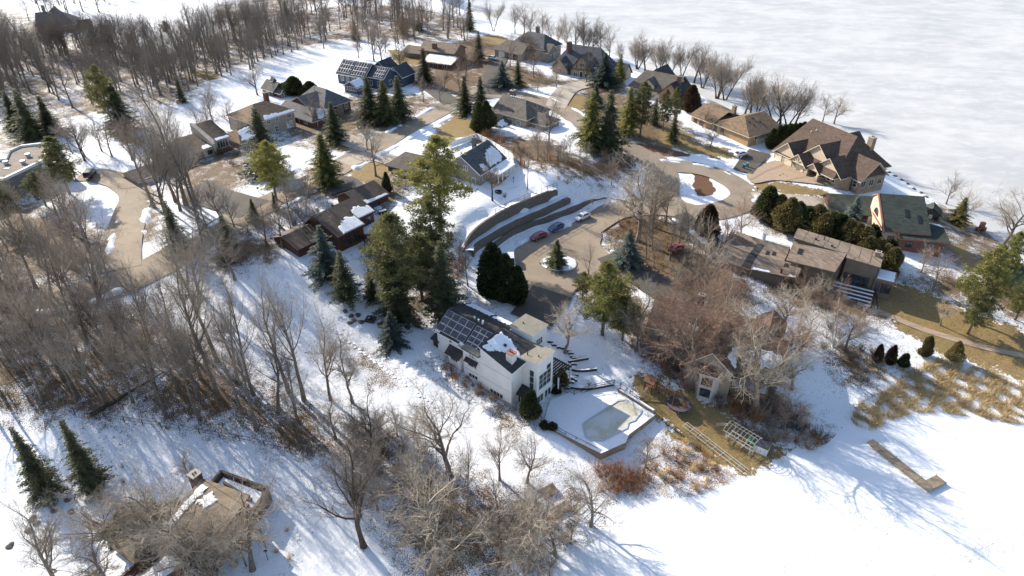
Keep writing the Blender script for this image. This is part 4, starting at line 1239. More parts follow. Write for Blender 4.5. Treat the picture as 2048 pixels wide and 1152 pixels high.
def brick_house():
    H = House('brick_house', 'dark red brick house with a slate grey hip roof and snow over its garage', (624.1, 241.1, 17.0), 52)
    W = M['brick_red']; R = [M['shingle_slate2'], M['cream_paint']]
    o, fA, fB = H.gable(0.2, 8.0, 0.3, 17.0, 13.5, 16.8, 19.0, 'y', W, R, 0.5, hip0=3.4)
    H.snow([(2.4, 0.0), (7.8, 0.0), (7.0, 2.4), (4.4, 3.2)], lambda x, y: 16.8 + (y - 0.0) * 0.62, o, rag=0.25)
    H.panel('-x', 0.2, 9.4, 14.2, 5.2, 2.3, M['dark_wood'], 'garage_door'); 
    H.win('-x', 0.2, 3.6, 15.2, 1.4, 1.0, 2, 1)
    H.panel('-y', 0.3, 4.4, 14.2, 4.8, 2.3, M['redwood'], 'garage_door')
    o2, gA, gB = H.gable(8.02, 18.2, 4.0, 17.4, 13.5, 18.2, 21.8, 'y', W, R, 0.6, hip0=4.6, hip1=3.0)
    H.gable(4.4, 11.0, 5.6, 17.0, 13.5, 18.0, 21.0, 'x', W, R, 0.4)
    for c in (10.2, 13.4, 16.4): H.win('-y', 4.0, c, 15.6, 1.2, 1.5, 2, 2)
    H.win('-x', 8.02, 4.9, 16.6, 0.8, 1.1, 1, 1)
    H.put(MB().lathe([(0.13, 20.8), (0.13, 22.4)], 8, 0, (11.6, 12.4, 0)), 'flue', M['grey_metal'], o2)
    H.put(MB().box(12.2, 14.6, 3.2, 3.99, 13.5, 17.4), 'entry', M['stone_tan'])
M['shingle_slate2'] = shingle('blue grey shingles', (0.125, 0.118, 0.115))
brick_house()

def shed():
    H = House('garden_shed', 'small dark shed with white framed doors behind the stone house', (551.2, 181, 17.0), 52, 'shed')
    W = M['sid_dark']; R = [M['shingle_grey'], M['white_paint']]
    o, fA, fB = H.gable(-1.0, 4.4, 0.2, 6.2, 14, 17.2, 19.4, 'y', W, R, 0.4)
    H.gable(-0.2, 3.4, -2.6, 0.18, 14, 16.6, 17.9, 'y', M['brick_red'], R, 0.3)
    o2 = H.snow([(1.9, -2.8), (3.6, -2.8), (3.6, 0.2), (1.9, 0.2)], lambda x, y: 17.9 - (x - 1.6) * 0.7, None, rag=0.15)
    for c in (0.6, 1.6, 2.6): H.win('-y', -2.6, c, 14.6, 0.7, 1.7, 1, 2)
    H.win('-x', -1.0, 3.2, 15.4, 1.0, 1.0, 2, 1)
    H.gable(1.2, 2.6, 2.6, 3.8, 17, 19.6, 20.6, 'y', M['sid_blue'], [M['shingle_grey'], M['white_paint']], 0.2)
shed()

# ------------------------------------------------------------------ blue house with solar panels
def solar_house():
    H = House('solar_house', 'dark blue house with rows of solar panels on its front roof, beyond the brick house', (727.1, 154.0, 18.5), -28)
    W = M['sid_blue']; R = [M['shingle_dark2'], M['white_paint']]
    o, fA, fB = H.gable(-12.0, 0.0, 0.4, 9.6, 14, 18.5, 22.0, 'x', W, R, 0.5)
    H.solar(-11.9, -6.6, 0.5, 4.6, 5, 3, fA, o, 0.06); H.solar(-5.9, -0.2, 0.3, 4.7, 5, 3, fA, o, 0.06)
    o2, gA, gB = H.gable(0.02, 7.2, 1.6, 9.4, 14, 18.6, 21.4, 'x', M['sid_blue'], R, 0.4)
    H.solar(3.0, 6.9, 1.6, 5.1, 4, 3, gA, o2, 0.06)
    H.gable(-4.5, 3.5, 9.62, 16.0, 14, 18.6, 21.6, 'y', W, R, 0.4)
    H.gable(3.6, 10.4, 8.0, 15.4, 14, 18.0, 21.0, 'y', W, R, 0.4)
    for c in (-10.0, -7.6, -5.0, -1.8): H.win('-y', 0.4, c, 15.9, 1.1, 1.7, 2, 1)
    H.win('-y', 1.6, 1.6, 15.6, 1.3, 1.5, 2, 1); H.win('-y', 1.6, 5.2, 15.6, 1.3, 1.5, 2, 1)
    H.win('+x', 7.2, 5.5, 15.6, 1.6, 1.5, 2, 1)
    # screened porch in front
    o3, pA, pB = H.gable(-2.6, 2.8, -7.4, -2.6, 14, 17.4, 19.0, 'y', M['sid_blue'], [M['shingle_dark2'], M['white_paint']], 0.5)
    H.snow([(0.3, -7.7), (3.1, -7.7), (3.1, -2.4), (0.3, -2.4)], lambda x, y: 19.0 - (x - 0.1) * 0.6, o3, rag=0.2)
    H.win('-y', -7.4, 0.1, 15.9, 4.6, 1.1, 5, 1); H.win('+x', 2.8, -5.0, 15.9, 3.8, 1.1, 4, 1)
    H.put(MB().box(-2.8, 3.0, -7.6, -7.42, 14.6, 14.85), 'skirt', M['white_paint'])
    H.put(MB().box(-1.5, 1.5, -2.58, 0.38, 14, 17.0), 'wall', W)
M['shingle_dark2'] = shingle('blue black shingles', (0.055, 0.062, 0.075))
solar_house()
# ------------------------------------------------------------------ the mansion
def mansion():
    H = House('mansion', 'very large brown roofed house with many front gables and stone walls', (1566.2, 307, 11.5), -65, g=8.6)
    S, T = M['stone_tan'], M['stone_pale']; R = [M['shingle_brown'], M['cream_paint']]
    H.put(MB().box(-3.6, 17.9, 5.2, 20.4, 3, 11.3), 'wall', S)
    o, fA, fB = H.roof(-3.6, 18.0, 0.6, 21.5, 11.4, 18.6, 'x', R, 0.7, hip1=6.0, rp=0.617)
    mb = MB(); mb.add([(-3.6, 0.8, 11.2), (-3.6, 21.3, 11.2), (-3.6, 13.5, 18.2), (-3.3, 0.8, 11.2), (-3.3, 21.3, 11.2), (-3.3, 13.5, 18.2)], [(1, 0, 2), (3, 4, 5), (0, 1, 4, 3)])
    H.put(mb, 'gable', S)
    # garage wing
    H.put(MB().box(-3.4, 9.4, 0.2, 5.18, 3, 11.2), 'wall', T)
    H.put(MB().prism([(9.42, 3.2), (12.8, 3.2), (12.8, 5.18), (9.42, 5.18)], 3, 11.6), 'wall', S)
    for c, w in ((-1.6, 2.5), (2.2, 2.8), (6.6, 3.0)):
        H.panel('-y', 0.2, c, 8.65, w, 2.3, M['cream_paint'], 'garage_door', trim=T)
    def front(x, w, y0, y1, ze, zr, deep=0.35):
        H.roof(x - w / 2, x + w / 2, y0, y1, ze, zr, 'y', R, 0.45)
        mb = MB(); a = y0 + 0.05
        P = [(x - w / 2, a, ze - 0.15), (x + w / 2, a, ze - 0.15), (x, a, zr - 0.2)]
        mb.add(P + [(p[0], a + 0.3, p[2]) for p in P], [(0, 1, 2), (5, 4, 3), (1, 0, 3, 4)])
        H.put(mb, 'gable', M['cream_stucco'])
    front(1.2, 8.4, 0.0, 9.6, 11.5, 15.2); front(6.5, 6.4, -0.9, 6.8, 11.2, 13.9)
    front(9.4, 10.6, 3.0, 12.8, 12.6, 17.0); front(14.6, 9.4, 2.0, 8.6, 11.4, 15.2); front(11.6, 4.8, -0.2, 4.2, 11.0, 13.0)
    # timber truss in the garage gable and the porch
    mb = MB()
    for a, b in (((4.0, 11.3), (9.0, 11.3)), ((6.5, 11.3), (6.5, 13.5)), ((6.5, 11.4), (5.2, 12.4)), ((6.5, 11.4), (7.8, 12.4))):
        mb.bar((a[0], -0.98, a[1]), (b[0], -0.98, b[1]), 0.13)
    H.put(mb, 'truss', M['cream_paint'])
    for x in (9.7, 13.5):
        H.put(MB().box(x - 0.55, x + 0.55, -0.6, 0.5, 6, 9.6, 0).box(x - 0.22, x + 0.22, -0.27, 0.17, 9.6, 11.0, 1), 'column', [T, M['cream_paint']])
    H.put(MB().box(9.42, 14.0, -0.6, 3.18, 6, 8.75), 'porch_floor', T)
    H.panel('-y', 3.2, 11.6, 8.75, 1.6, 2.4, M['dark_wood'], 'door', trim=M['cream_paint'])
    H.put(MB().prism([(12.82, 2.4), (18.2, 2.4), (20.2, 4.4), (20.2, 5.18), (12.82, 5.18)], 2, 11.2), 'wall', S)
    for c in (13.6, 15.2, 16.8): H.win('-y', 2.4, c, 8.9, 1.1, 1.9, 1, 2)
    for c in (5.0,): pass
    # the wall towards the lake
    H.put(MB().box(17.92, 22.2, 6.0, 15.6, 1, 11.2), 'wall', S)
    H.roof(13.5, 22.4, 6.0, 15.6, 11.3, 15.4, 'x', R, 0.6)
    mb = MB(); mb.add([(22.1, 6.1, 11.2), (22.1, 15.5, 11.2), (22.1, 10.8, 15.1), (21.8, 6.1, 11.2), (21.8, 15.5, 11.2), (21.8, 10.8, 15.1)], [(0, 1, 2), (5, 4, 3), (1, 0, 3, 4)])
    H.put(mb, 'gable', M['shingle_dark'])
    for c in (7.6, 10.6, 13.8):
        H.win('+x', 22.2, c, 8.6, 1.6, 1.8, 2, 1, frame=M['cream_paint']); H.win('+x', 22.2, c, 4.8, 1.6, 1.8, 2, 1, frame=M['cream_paint'])
    H.win('-y', 6.0, 20.9, 8.6, 1.2, 1.8, 1, 2)
    H.chimney(13.4, 15.0, 16.2, 17.6, 12, 18.6, S)
    H.roof(4.0, 9.0, 15.0, 20.5, 15.2, 17.2, 'y', [M['shingle_dark'], M['cream_paint']], 0.4)
    for x, y in ((-0.2, 9.4), (0.6, 10.4)): H.put(MB().lathe([(0.12, fA(x, y) - 0.1), (0.12, fA(x, y) + 0.5)], 8, 0, (x, y, 0)), 'vent_pipe', M['white_paint'], o)
mansion()

# ------------------------------------------------------------------ green roofed house
def green_house():
    H = House('green_roofed_house', 'house with green roofs, a cream arched gable edged in terracotta and a red wall', (1778, 462, 9.5), -10)
    C = M['cream_stucco']; R = [M['shingle_green'], M['terracotta']]; R2 = [M['shingle_green'], M['dark_wood']]
    # garage wing at the back left
    o1, a1, b1 = H.gable(-10.4, 0.6, 11.0, 20.6, 4, 8.4, 10.6, 'x', M['brick_red'], R2, 0.6, rp=0.62)
    H.put(MB().box(-1.6, 0.6, 10.2, 10.98, 4, 8.0), 'wall', C)
    H.panel('-y', 11.0, -4.6, 5.4, 4.6, 2.4, M['dark_wood'], 'garage_door', trim=M['dark_wood'])
    H.panel('-x', -10.4, 14.4, 5.6, 4.4, 2.4, M['dark_wood'], 'garage_door', trim=M['dark_wood'])
    # main steep roof, falling towards the viewer
    mb = MB()
    prof = [(0.4, 2), (13.4, 2), (13.4, 11.8), (10.6, 14.0), (9.4, 14.0), (0.4, 9.2)]
    n = 6
    vv = [(-0.8, y, z) for y, z in prof] + [(8.6, y, z) for y, z in prof]
    mb.add(vv, [(5, 4, 3, 2, 1, 0), (6, 7, 8, 9, 10, 11)] + [((i + 1) % n, n + (i + 1) % n, n + i, i) for i in range(n)])
    H.put(mb, 'wall', C)
    pl = lambda x, y: 9.5 + y * 0.505
    o2 = H.slab([(-1.0, -0.2, pl(0, -0.2)), (9.3, -0.2, pl(0, -0.2)), (9.3, 10.0, 14.55), (-1.0, 10.0, 14.55)], 0.3, R)
    H.slab([(-1.0, 10.0, 14.55), (9.3, 10.0, 14.55), (9.3, 14.0, 12.4), (-1.0, 14.0, 12.4)], 0.3, R, 'roof')
    H.put(MB().box(-1.25, -1.02, -0.3, 10.1, 9.2, 9.35).slab([(-1.3, -0.3, pl(0, -0.3) + 0.12), (-0.98, -0.3, pl(0, -0.3) + 0.12), (-0.98, 10.1, 14.68), (-1.3, 10.1, 14.68)], 0.5), 'barge_board', M['terracotta'])
    # arch in the gable: dark recess with a cream hood
    mb = MB()
    for i in range(13):
        a = math.pi * i / 12
        mb.v.append((-0.86, 8.6 + 1.7 * math.cos(a), 9.6 + 1.7 * math.sin(a)))
    mb.f.append(tuple(range(12, -1, -1))); mb.m.append(0)
    H.put(mb, 'arch', M['glass'])
    H.win('-x', -0.8, 3.6, 5.6, 2.4, 2.6, 3, 2, frame=M['dark_wood']); H.win('-x', -0.8, 7.2, 5.0, 1.8, 2.6, 2, 2, frame=M['dark_wood'])
    H.win('-y', 0.4, 1.0, 6.6, 1.2, 1.4, 2, 1, frame=M['dark_wood']); H.win('-y', 0.4, 0.9, 3.6, 1.0, 1.4, 1, 1, frame=M['dark_wood'])
    H.skylight(4.2, 5.0, 4.0, 6.0, pl, o2); H.skylight(6.8, 7.6, 2.6, 4.6, pl, o2)
    # red wing with the flatter roof
    H.put(MB().box(2.6, 12.4, -0.8, 4.4, 2, 8.0), 'wall', M['brick_bright'])
    H.slab([(2.2, -1.6, 8.6), (13.4, -1.6, 8.4), (13.0, 4.4, 9.9), (2.2, 4.4, 10.6)], 0.28, R)
    H.put(MB().slab([(1.95, -1.7, 8.75), (2.2, -1.7, 8.75), (2.2, 4.4, 10.75), (1.95, 4.4, 10.75)], 0.45), 'barge_board', M['terracotta'])
    H.win('-y', -0.8, 5.0, 6.2, 1.4, 1.2, 2, 1, frame=M['dark_wood']); H.win('-y', -0.8, 9.4, 6.0, 2.2, 1.4, 3, 1, frame=M['dark_wood'])
    H.snow([(9.6, 4.6), (10.6, 4.4), (13.0, 3.0), (12.4, 4.6)], lambda x, y: 9.95, None, rag=0.1)
green_house()

# ------------------------------------------------------------------ flat roofed brown house
def flat_house():
    H = House('flat_roofed_brown_house', 'long low brown house with stepped sloping tan roofs and skylights, below the cedar hedge', (1575, 518.9, 10), -30)
    W = M['sid_brown']; R = [M['shingle_grey2'], M['sid_brown']]
    # tall block at the right, roof falling gently
    H.put(MB().prism([(-0.2, 6.2), (11.2, 6.2), (11.2, 4.6), (17.6, 4.6), (17.6, 11.0), (-0.2, 11.0)], [3] * 6, [12.1, 11.2, 11.2, 10.8, 10.8, 12.1]), 'wall', W)
    o1 = H.slab([(-0.5, 6.0, 12.45), (11.0, 6.0, 11.5), (11.0, 4.4, 11.5), (17.9, 4.4, 11.05), (17.9, 11.2, 11.05), (-0.5, 11.2, 12.45)], 0.3, R)
    H.vents([(4.0, 8.4), (7.6, 7.4)], lambda x, y: 12.3 - x * 0.07, o1); H.put(MB().lathe([(0.1, 11.9), (0.1, 13.0)], 8, 0, (5.6, 9.2, 0)), 'flue', M['black_metal'], o1)
    H.chimney(16.2, 17.3, 8.6, 9.6, 10, 12.3, M['stone_tan'])
    # middle roof, facing the viewer
    H.put(MB().prism([(0.3, 0.6), (9.4, 0.6), (10.8, 6.18), (0.3, 6.18)], [3] * 4, [9.8, 9.8, 11.2, 11.2]), 'wall', W)
    pm = lambda x, y: 10.0 + y * 0.26
    o2 = H.slab([(-0.2, -0.3, pm(0, -0.3)), (9.8, -0.3, pm(0, -0.3)), (10.9, 6.17, pm(0, 6.17)), (-0.2, 6.17, pm(0, 6.17))], 0.3, R)
    for k in range(3): H.skylight(1.4, 2.3, 2.4 + k * 0.62, 2.9 + k * 0.62, pm, o2)
    # low roofs on the left
    H.put(MB().prism([(-14.4, -5.0), (0.28, -5.0), (0.28, 6.0), (-14.4, 7.4)], [3] * 4, [8.1, 8.1, 9.4, 9.4]), 'wall', W)
    pw = lambda x, y: 8.5 + (y + 5.4) * 0.115
    o3 = H.slab([(-6.4, -5.6, pw(0, -5.6)), (3.2, -4.6, pw(0, -4.6)), (3.2, 0.4, pw(0, 0.4)), (-0.6, 0.4, pw(0, 0.4)), (-0.6, 6.2, pw(0, 6.2)), (-6.4, 6.6, pw(0, 6.6))], 0.28, R)
    o4 = H.slab([(-15.0, -4.2, 8.2), (-6.42, -5.6, 8.3), (-6.42, 6.6, pw(0, 6.6) - 0.1), (-13.0, 8.2, 9.6)], 0.28, R)
    H.put(MB().slab([(-8.6, -5.0, 8.42), (-6.6, -5.3, 8.5), (-6.0, 4.6, 9.75), (-7.6, 4.8, 9.6)], 0.12), 'roof_patch', M['shingle_black'], o4)
    H.skylight(-4.9, -4.3, 1.2, 2.6, pw, o3); H.skylight(-3.6, -3.0, 1.6, 2.9, pw, o3); H.skylight(-0.3, 0.5, -1.6, -0.4, pw, o3)
    H.snow([(-6.2, -5.5), (-2.4, -5.0), (-2.4, -4.5), (-6.0, -4.6)], pw, o3, rag=0.1); H.snow([(1.2, -4.7), (3.0, -4.5), (2.9, -3.6), (1.6, -3.8)], pw, o3, rag=0.15)
    H.put(MB().box(-13.0, -0.6, 6.3, 7.4, 3, 8.9), 'link', W)
    H.put(MB().box(-12.8, -0.7, 6.5, 8.6, 8.9, 9.05), 'roof_snow', M['roof_snow'])
    H.put(MB().lathe([(0.42, 8.9), (0.42, 11.0)], 10, 0, (-6.8, 8.0, 0)), 'flue', M['stucco'])
    H.put(MB().box(-0.45, -0.05, -4.2, -3.8, 8.2, 9.6), 'flue', M['dark_wood'])
    # terrace side
    for c, w in ((13.3, 3.4), (15.9, 1.3)): H.win('-y', 4.6, c, 5.6, w, 2.2, 3 if w > 2 else 1, 1, frame=M['dark_wood'])
    H.win('-y', 0.6, 3.0, 6.2, 2.6, 1.6, 3, 1, frame=M['dark_wood']); H.win('-y', 0.6, 7.6, 5.4, 2.2, 2.2, 2, 1, frame=M['dark_wood'])
    H.put(MB().box(17.62, 21.2, 4.0, 8.4, 2, 8.3), 'wall', W)
    H.slab([(17.64, 3.7, 8.6), (21.5, 3.7, 8.6), (21.5, 8.7, 8.6), (17.64, 8.7, 8.6)], 0.28, R)
    H.snow([(17.9, 4.0), (21.2, 4.0), (21.2, 8.4), (17.9, 8.4)], lambda x, y: 8.6, None, rag=0.1)
    for c in (18.4, 19.6, 20.6): H.win('-y', 4.0, c, 5.6, 0.8, 2.0, 1, 1, frame=M['dark_wood'])
    # garden stairs
    mb = MB(); sn = MB()
    for i in range(6):
        mb.box(10.0, 18.6, 2.8 - i * 0.85, 3.6 - i * 0.85, 2.5, 5.6 - i * 0.42); sn.box(10.4, 18.2, 3.05 - i * 0.85, 3.55 - i * 0.85, 5.6 - i * 0.42, 5.68 - i * 0.42)
    H.put(mb, 'terrace_step', M['dark_wood']); H.put(sn, 'step_snow', M['roof_snow'])
    H.rail([(18.7, 3.4), (19.6, -1.8)], 4.6, 1.0, M['black_metal'], 0.7)
M['shingle_grey2'] = shingle('warm grey shingles', (0.215, 0.165, 0.125))
flat_house()

# ------------------------------------------------------------------ wooded house
def wooded_house():
    H = House('wooded_house', 'brown roofed house half hidden by russet trees, with a tall grey window bay', (1305, 623.3, 9.5), -25)
    W = M['sid_taupe']; R = [M['shingle_red'], M['cream_paint']]
    o, fA, fB = H.gable(0.4, 19.5, -3.4, 6.6, 1.5, 8.8, 12.4, 'x', W, R, 0.5)
    o2, gA, gB = H.gable(9.6, 17.4, -11.0, 1.0, 0.5, 8.6, 12.0, 'y', W, R, 0.5)
    H.put(MB().prism([(12.4, -12.6), (14.8, -12.6), (15.6, -11.02), (11.6, -11.02)], 0.5, 8.0), 'wall', M['white_grey'])
    for z in (2.9, 5.4): H.win('-y', -12.6, 13.6, z, 1.9, 1.9, 1, 1, frame=M['white_grey'])
    H.slab([(11.2, -10.9, 9.0), (12.0, -13.0, 8.1), (15.2, -13.0, 8.1), (16.0, -10.9, 9.0)], 0.2, R)
    H.gable(17.42, 25.0, -6.0, 3.4, 1, 8.2, 11.2, 'x', W, R, 0.5)
    H.gable(19.0, 24.0, 3.42, 10.0, 1, 7.8, 9.8, 'y', W, R, 0.4)
    H.snow([(5.0, -3.6), (9.0, -3.4), (9.4, -1.8), (7.6, -1.6)], fA, o, rag=0.3); H.snow([(15.8, -8.6), (17.5, -9.6), (17.6, -3.6), (16.6, -3.8)], lambda x, y: 12.0 - (x - 13.5) * 0.87, o2, rag=0.25)
    H.snow([(18.2, -6.2), (24.6, -6.3), (24.6, -4.0), (21.0, -3.6), (18.4, -4.6)], lambda x, y: 8.2 + (y + 6.0) * 0.64, None, rag=0.3)
    H.skylight(11.0, 11.9, -8.8, -7.4, lambda x, y: 12.0 - (13.5 - x) * 0.87, o2); H.skylight(14.9, 15.8, -9.8, -8.6, lambda x, y: 12.0 - (x - 13.5) * 0.87, o2)
    for c in (3.0, 6.4): H.win('-y', -3.4, c, 5.6, 1.4, 1.5, 2, 1, frame=M['white_grey'])
    for c in (-1.0, 3.6): H.win('-x', 0.4, c, 5.8, 1.2, 1.4, 2, 1, frame=M['white_grey'])
    H.win('-x', 9.6, -6.0, 5.2, 2.4, 1.6, 3, 1, frame=M['white_grey'])
    H.win('-y', -6.0, 21.4, 5.0, 3.0, 1.8, 4, 1, frame=M['white_grey'])
    H.put(MB().box(17.6, 23.8, -9.4, -6.02, 1, 4.4), 'deck', M['wood']); H.put(MB().box(17.9, 23.5, -9.1, -6.3, 4.4, 4.55), 'deck_snow', M['roof_snow'])
    H.rail([(17.7, -6.1), (17.7, -9.3), (23.7, -9.3), (23.7, -6.1)], 4.4, 1.0, M['white_grey'])
    H.chimney(7.6, 8.8, 3.6, 4.6, 9, 13.4, M['brick_red'])
M['white_grey'] = plain('pale grey paint', (0.42, 0.41, 0.39), 0.6, var=0.06)
wooded_house()

# ------------------------------------------------------------------ houses along the far road
def timbered_house():
    H = House('timbered_house', 'tall half timbered house with very steep slate roofs by the lake', (1188.3, 141, 15.5), -30)
    W = M['stone_pale']; R = [M['shingle_slate'], M['dark_wood']]; T = [M['shingle_grey'], M['dark_wood']]
    H.gable(-17.5, 3.0, 1.0, 14.0, 10, 15.4, 22.0, 'x', W, [M['shingle_slate'], M['dark_wood']], 0.6, hip0=4.0, hip1=4.0)
    H.gable(-9.4, -0.6, -0.4, 8.0, 10, 15.2, 20.6, 'y', M['sid_half'], R, 0.7)
    H.gable(-16.8, -10.4, -1.2, 6.0, 10, 14.8, 18.4, 'y', M['sid_half'], R, 0.5)
    H.gable(3.02, 10.5, 3.0, 11.0, 10, 14.0, 17.8, 'x', W, R, 0.5)
    H.win('-y', -0.4, -5.0, 16.2, 1.8, 1.4, 3, 1); 
    for c in (-7.4, -2.8): H.win('-y', -0.4, c, 12.6, 1.4, 1.4, 2, 1)
    H.panel('-y', -0.4, -5.0, 12.2, 1.2, 2.2, M['dark_wood'], 'door'); H.win('-y', -1.2, -13.6, 13.4, 1.6, 1.3, 2, 1)
    H.panel('-y', 3.0, 6.6, 11.9, 4.6, 2.3, M['dark_wood'], 'garage_door', trim=M['dark_wood'])
    H.chimney(-13.6, -12.2, 4.6, 5.8, 16, 23.4, M['brick_red'])
    mb = MB()
    for x in (-9.0, -7.0, -5.0, -3.0, -1.0): mb.box(x - 0.1, x + 0.1, -0.46, -0.41, 15.0, 15.6 + (4.4 - abs(x + 5)) * 1.2)
    mb.box(-9.4, -0.6, -0.47, -0.4, 15.0, 15.25)
    H.put(mb, 'timbering', M['dark_wood'])
    H.snow([(-0.8, 1.2), (0.2, 0.8), (0.2, 3.6), (-0.6, 4.0)], lambda x, y: 16.1, None, rag=0.1)
M['sid_half'] = plain('tan render', (0.34, 0.25, 0.17), 0.8, var=0.12)
timbered_house()

def tall_house():
    H = House('tall_lakeside_house', 'large taupe house with a garage, behind bare trees at the head of the drive', (1029.8, 108.1, 17), 52)
    W = M['sid_taupe']; R = [M['shingle_grey'], M['cream_paint']]
    H.gable(3.4, 12.0, -0.6, 13.0, 12, 16.8, 19.6, 'y', W, R, 0.5, hip1=3.0)
    for c in (2.2, 5.6): H.panel('-x', 3.4, c, 13.6, 2.8, 2.3, M['dark_wood'], 'garage_door', trim=M['cream_paint'])
    H.panel('-x', 3.4, 9.4, 13.6, 2.8, 2.3, M['white_paint'], 'garage_door', trim=M['cream_paint'])
    H.gable(9.0, 21.0, -7.5, 9.0, 12, 18.4, 22.4, 'y', W, [M['shingle_slate'], M['cream_paint']], 0.6, hip0=4.2, hip1=4.2)
    H.gable(9.0, 15.0, -9.6, -7.52, 12, 17.4, 20.0, 'y', W, R, 0.4)
    for c in (-4.0, 0.0): H.win('-x', 9.0, c - 2.6, 17.2 if c else 14.4, 1.4, 1.3, 2, 1)
    for c in (10.6, 13.4): H.win('-y', -9.6, c, 14.6, 1.3, 1.6, 2, 1)
    for c in (16.6, 19.4): H.win('-y', -7.5, c, 15.2, 1.3, 1.6, 2, 1)
    H.chimney(18.0, 19.2, 2.0, 3.2, 20, 24.0, M['brick_grey'])
tall_house()

def snowy_house():
    H = House('snowy_roofed_brown_house', 'low brown house with a tan roof above a strip of snow covered roof', (902, 105, 18.5), -24)
    W = M['sid_dark']; R = [M['shingle_tan2'], M['sid_brown']]
    o, fA, fB = H.gable(-14.0, 1.0, 0.4, 10.0, 12, 18.4, 20.6, 'x', M['sid_brown'], R, 0.6)
    o2 = H.put(MB().box(-9.6, 3.2, -6.2, 0.38, 12, 16.0), 'wall', M['brick_red'])
    o3 = H.slab([(-10.2, -7.4, 15.8), (3.8, -7.4, 15.8), (3.8, 0.38, 17.2), (-10.2, 0.38, 17.2)], 0.3, R)
    H.snow([(-9.0, -6.6), (3.6, -7.2), (3.6, -2.6), (2.2, 0.2), (-9.4, 0.1)], lambda x, y: 15.8 + (y + 7.4) * 0.18, o3, rag=0.25)
    for c in (-7.4, -3.6, 0.4): H.win('-y', -6.2, c, 13.9, 1.6, 1.5, 2, 1)
    for c in (-12.0,): H.win('-y', 0.4, c, 15.8, 1.4, 1.3, 2, 1)
    H.chimney(-9.0, -7.4, 1.2, 2.4, 16, 21.0, M['brick_red'])
    H.gable(-22.5, -14.02, 2.0, 9.0, 12, 16.2, 18.0, 'x', M['sid_brown'], R, 0.5)
    H.put(MB().prism([(-19.6, 12.4), (-15.0, 12.4), (-15.0, 16.0), (-19.6, 16.0)], 12, 17.4), 'lean_to', M['sid_blue'])
M['shingle_tan2'] = shingle('worn tan shingles', (0.20, 0.155, 0.11))
snowy_house()

def lake_house():
    H = House('dark_lakeside_house', 'dark roofed house with a tan gable wall behind pines, left of the tan house', (1323.8, 185.5, 15), 52)
    W = M['cream_stucco']; R = [M['shingle_black'], M['dark_wood']]; R2 = [M['shingle_grey'], M['dark_wood']]
    H.gable(1.0, 11.5, -4.0, 13.0, 9, 15.4, 19.8, 'y', W, R2, 0.6, hip1=3.0)
    H.gable(0.2, 9.8, -7.0, 1.0, 9, 15.0, 18.8, 'x', M['sid_tan2'], R, 0.6)
    H.gable(0.8, 7.0, 3.6, 8.0, 15, 16.8, 18.6, 'x', W, R2, 0.3)
    H.gable(8.0, 16.0, 3.0, 11.0, 9, 16.4, 20.2, 'x', W, R, 0.5)
    H.chimney(3.2, 4.4, -4.6, -3.4, 14, 20.6, M['brick_bright'])
    H.win('-x', 0.2, -3.0, 12.2, 1.6, 1.4, 2, 1); H.win('-x', 1.0, 10.0, 12.4, 1.6, 1.4, 2, 1); H.win('-y', -7.0, 5.0, 12.0, 1.6, 1.4, 2, 1)
M['sid_tan2'] = siding('orange tan siding', (0.40, 0.24, 0.15), 0.25)
lake_house()

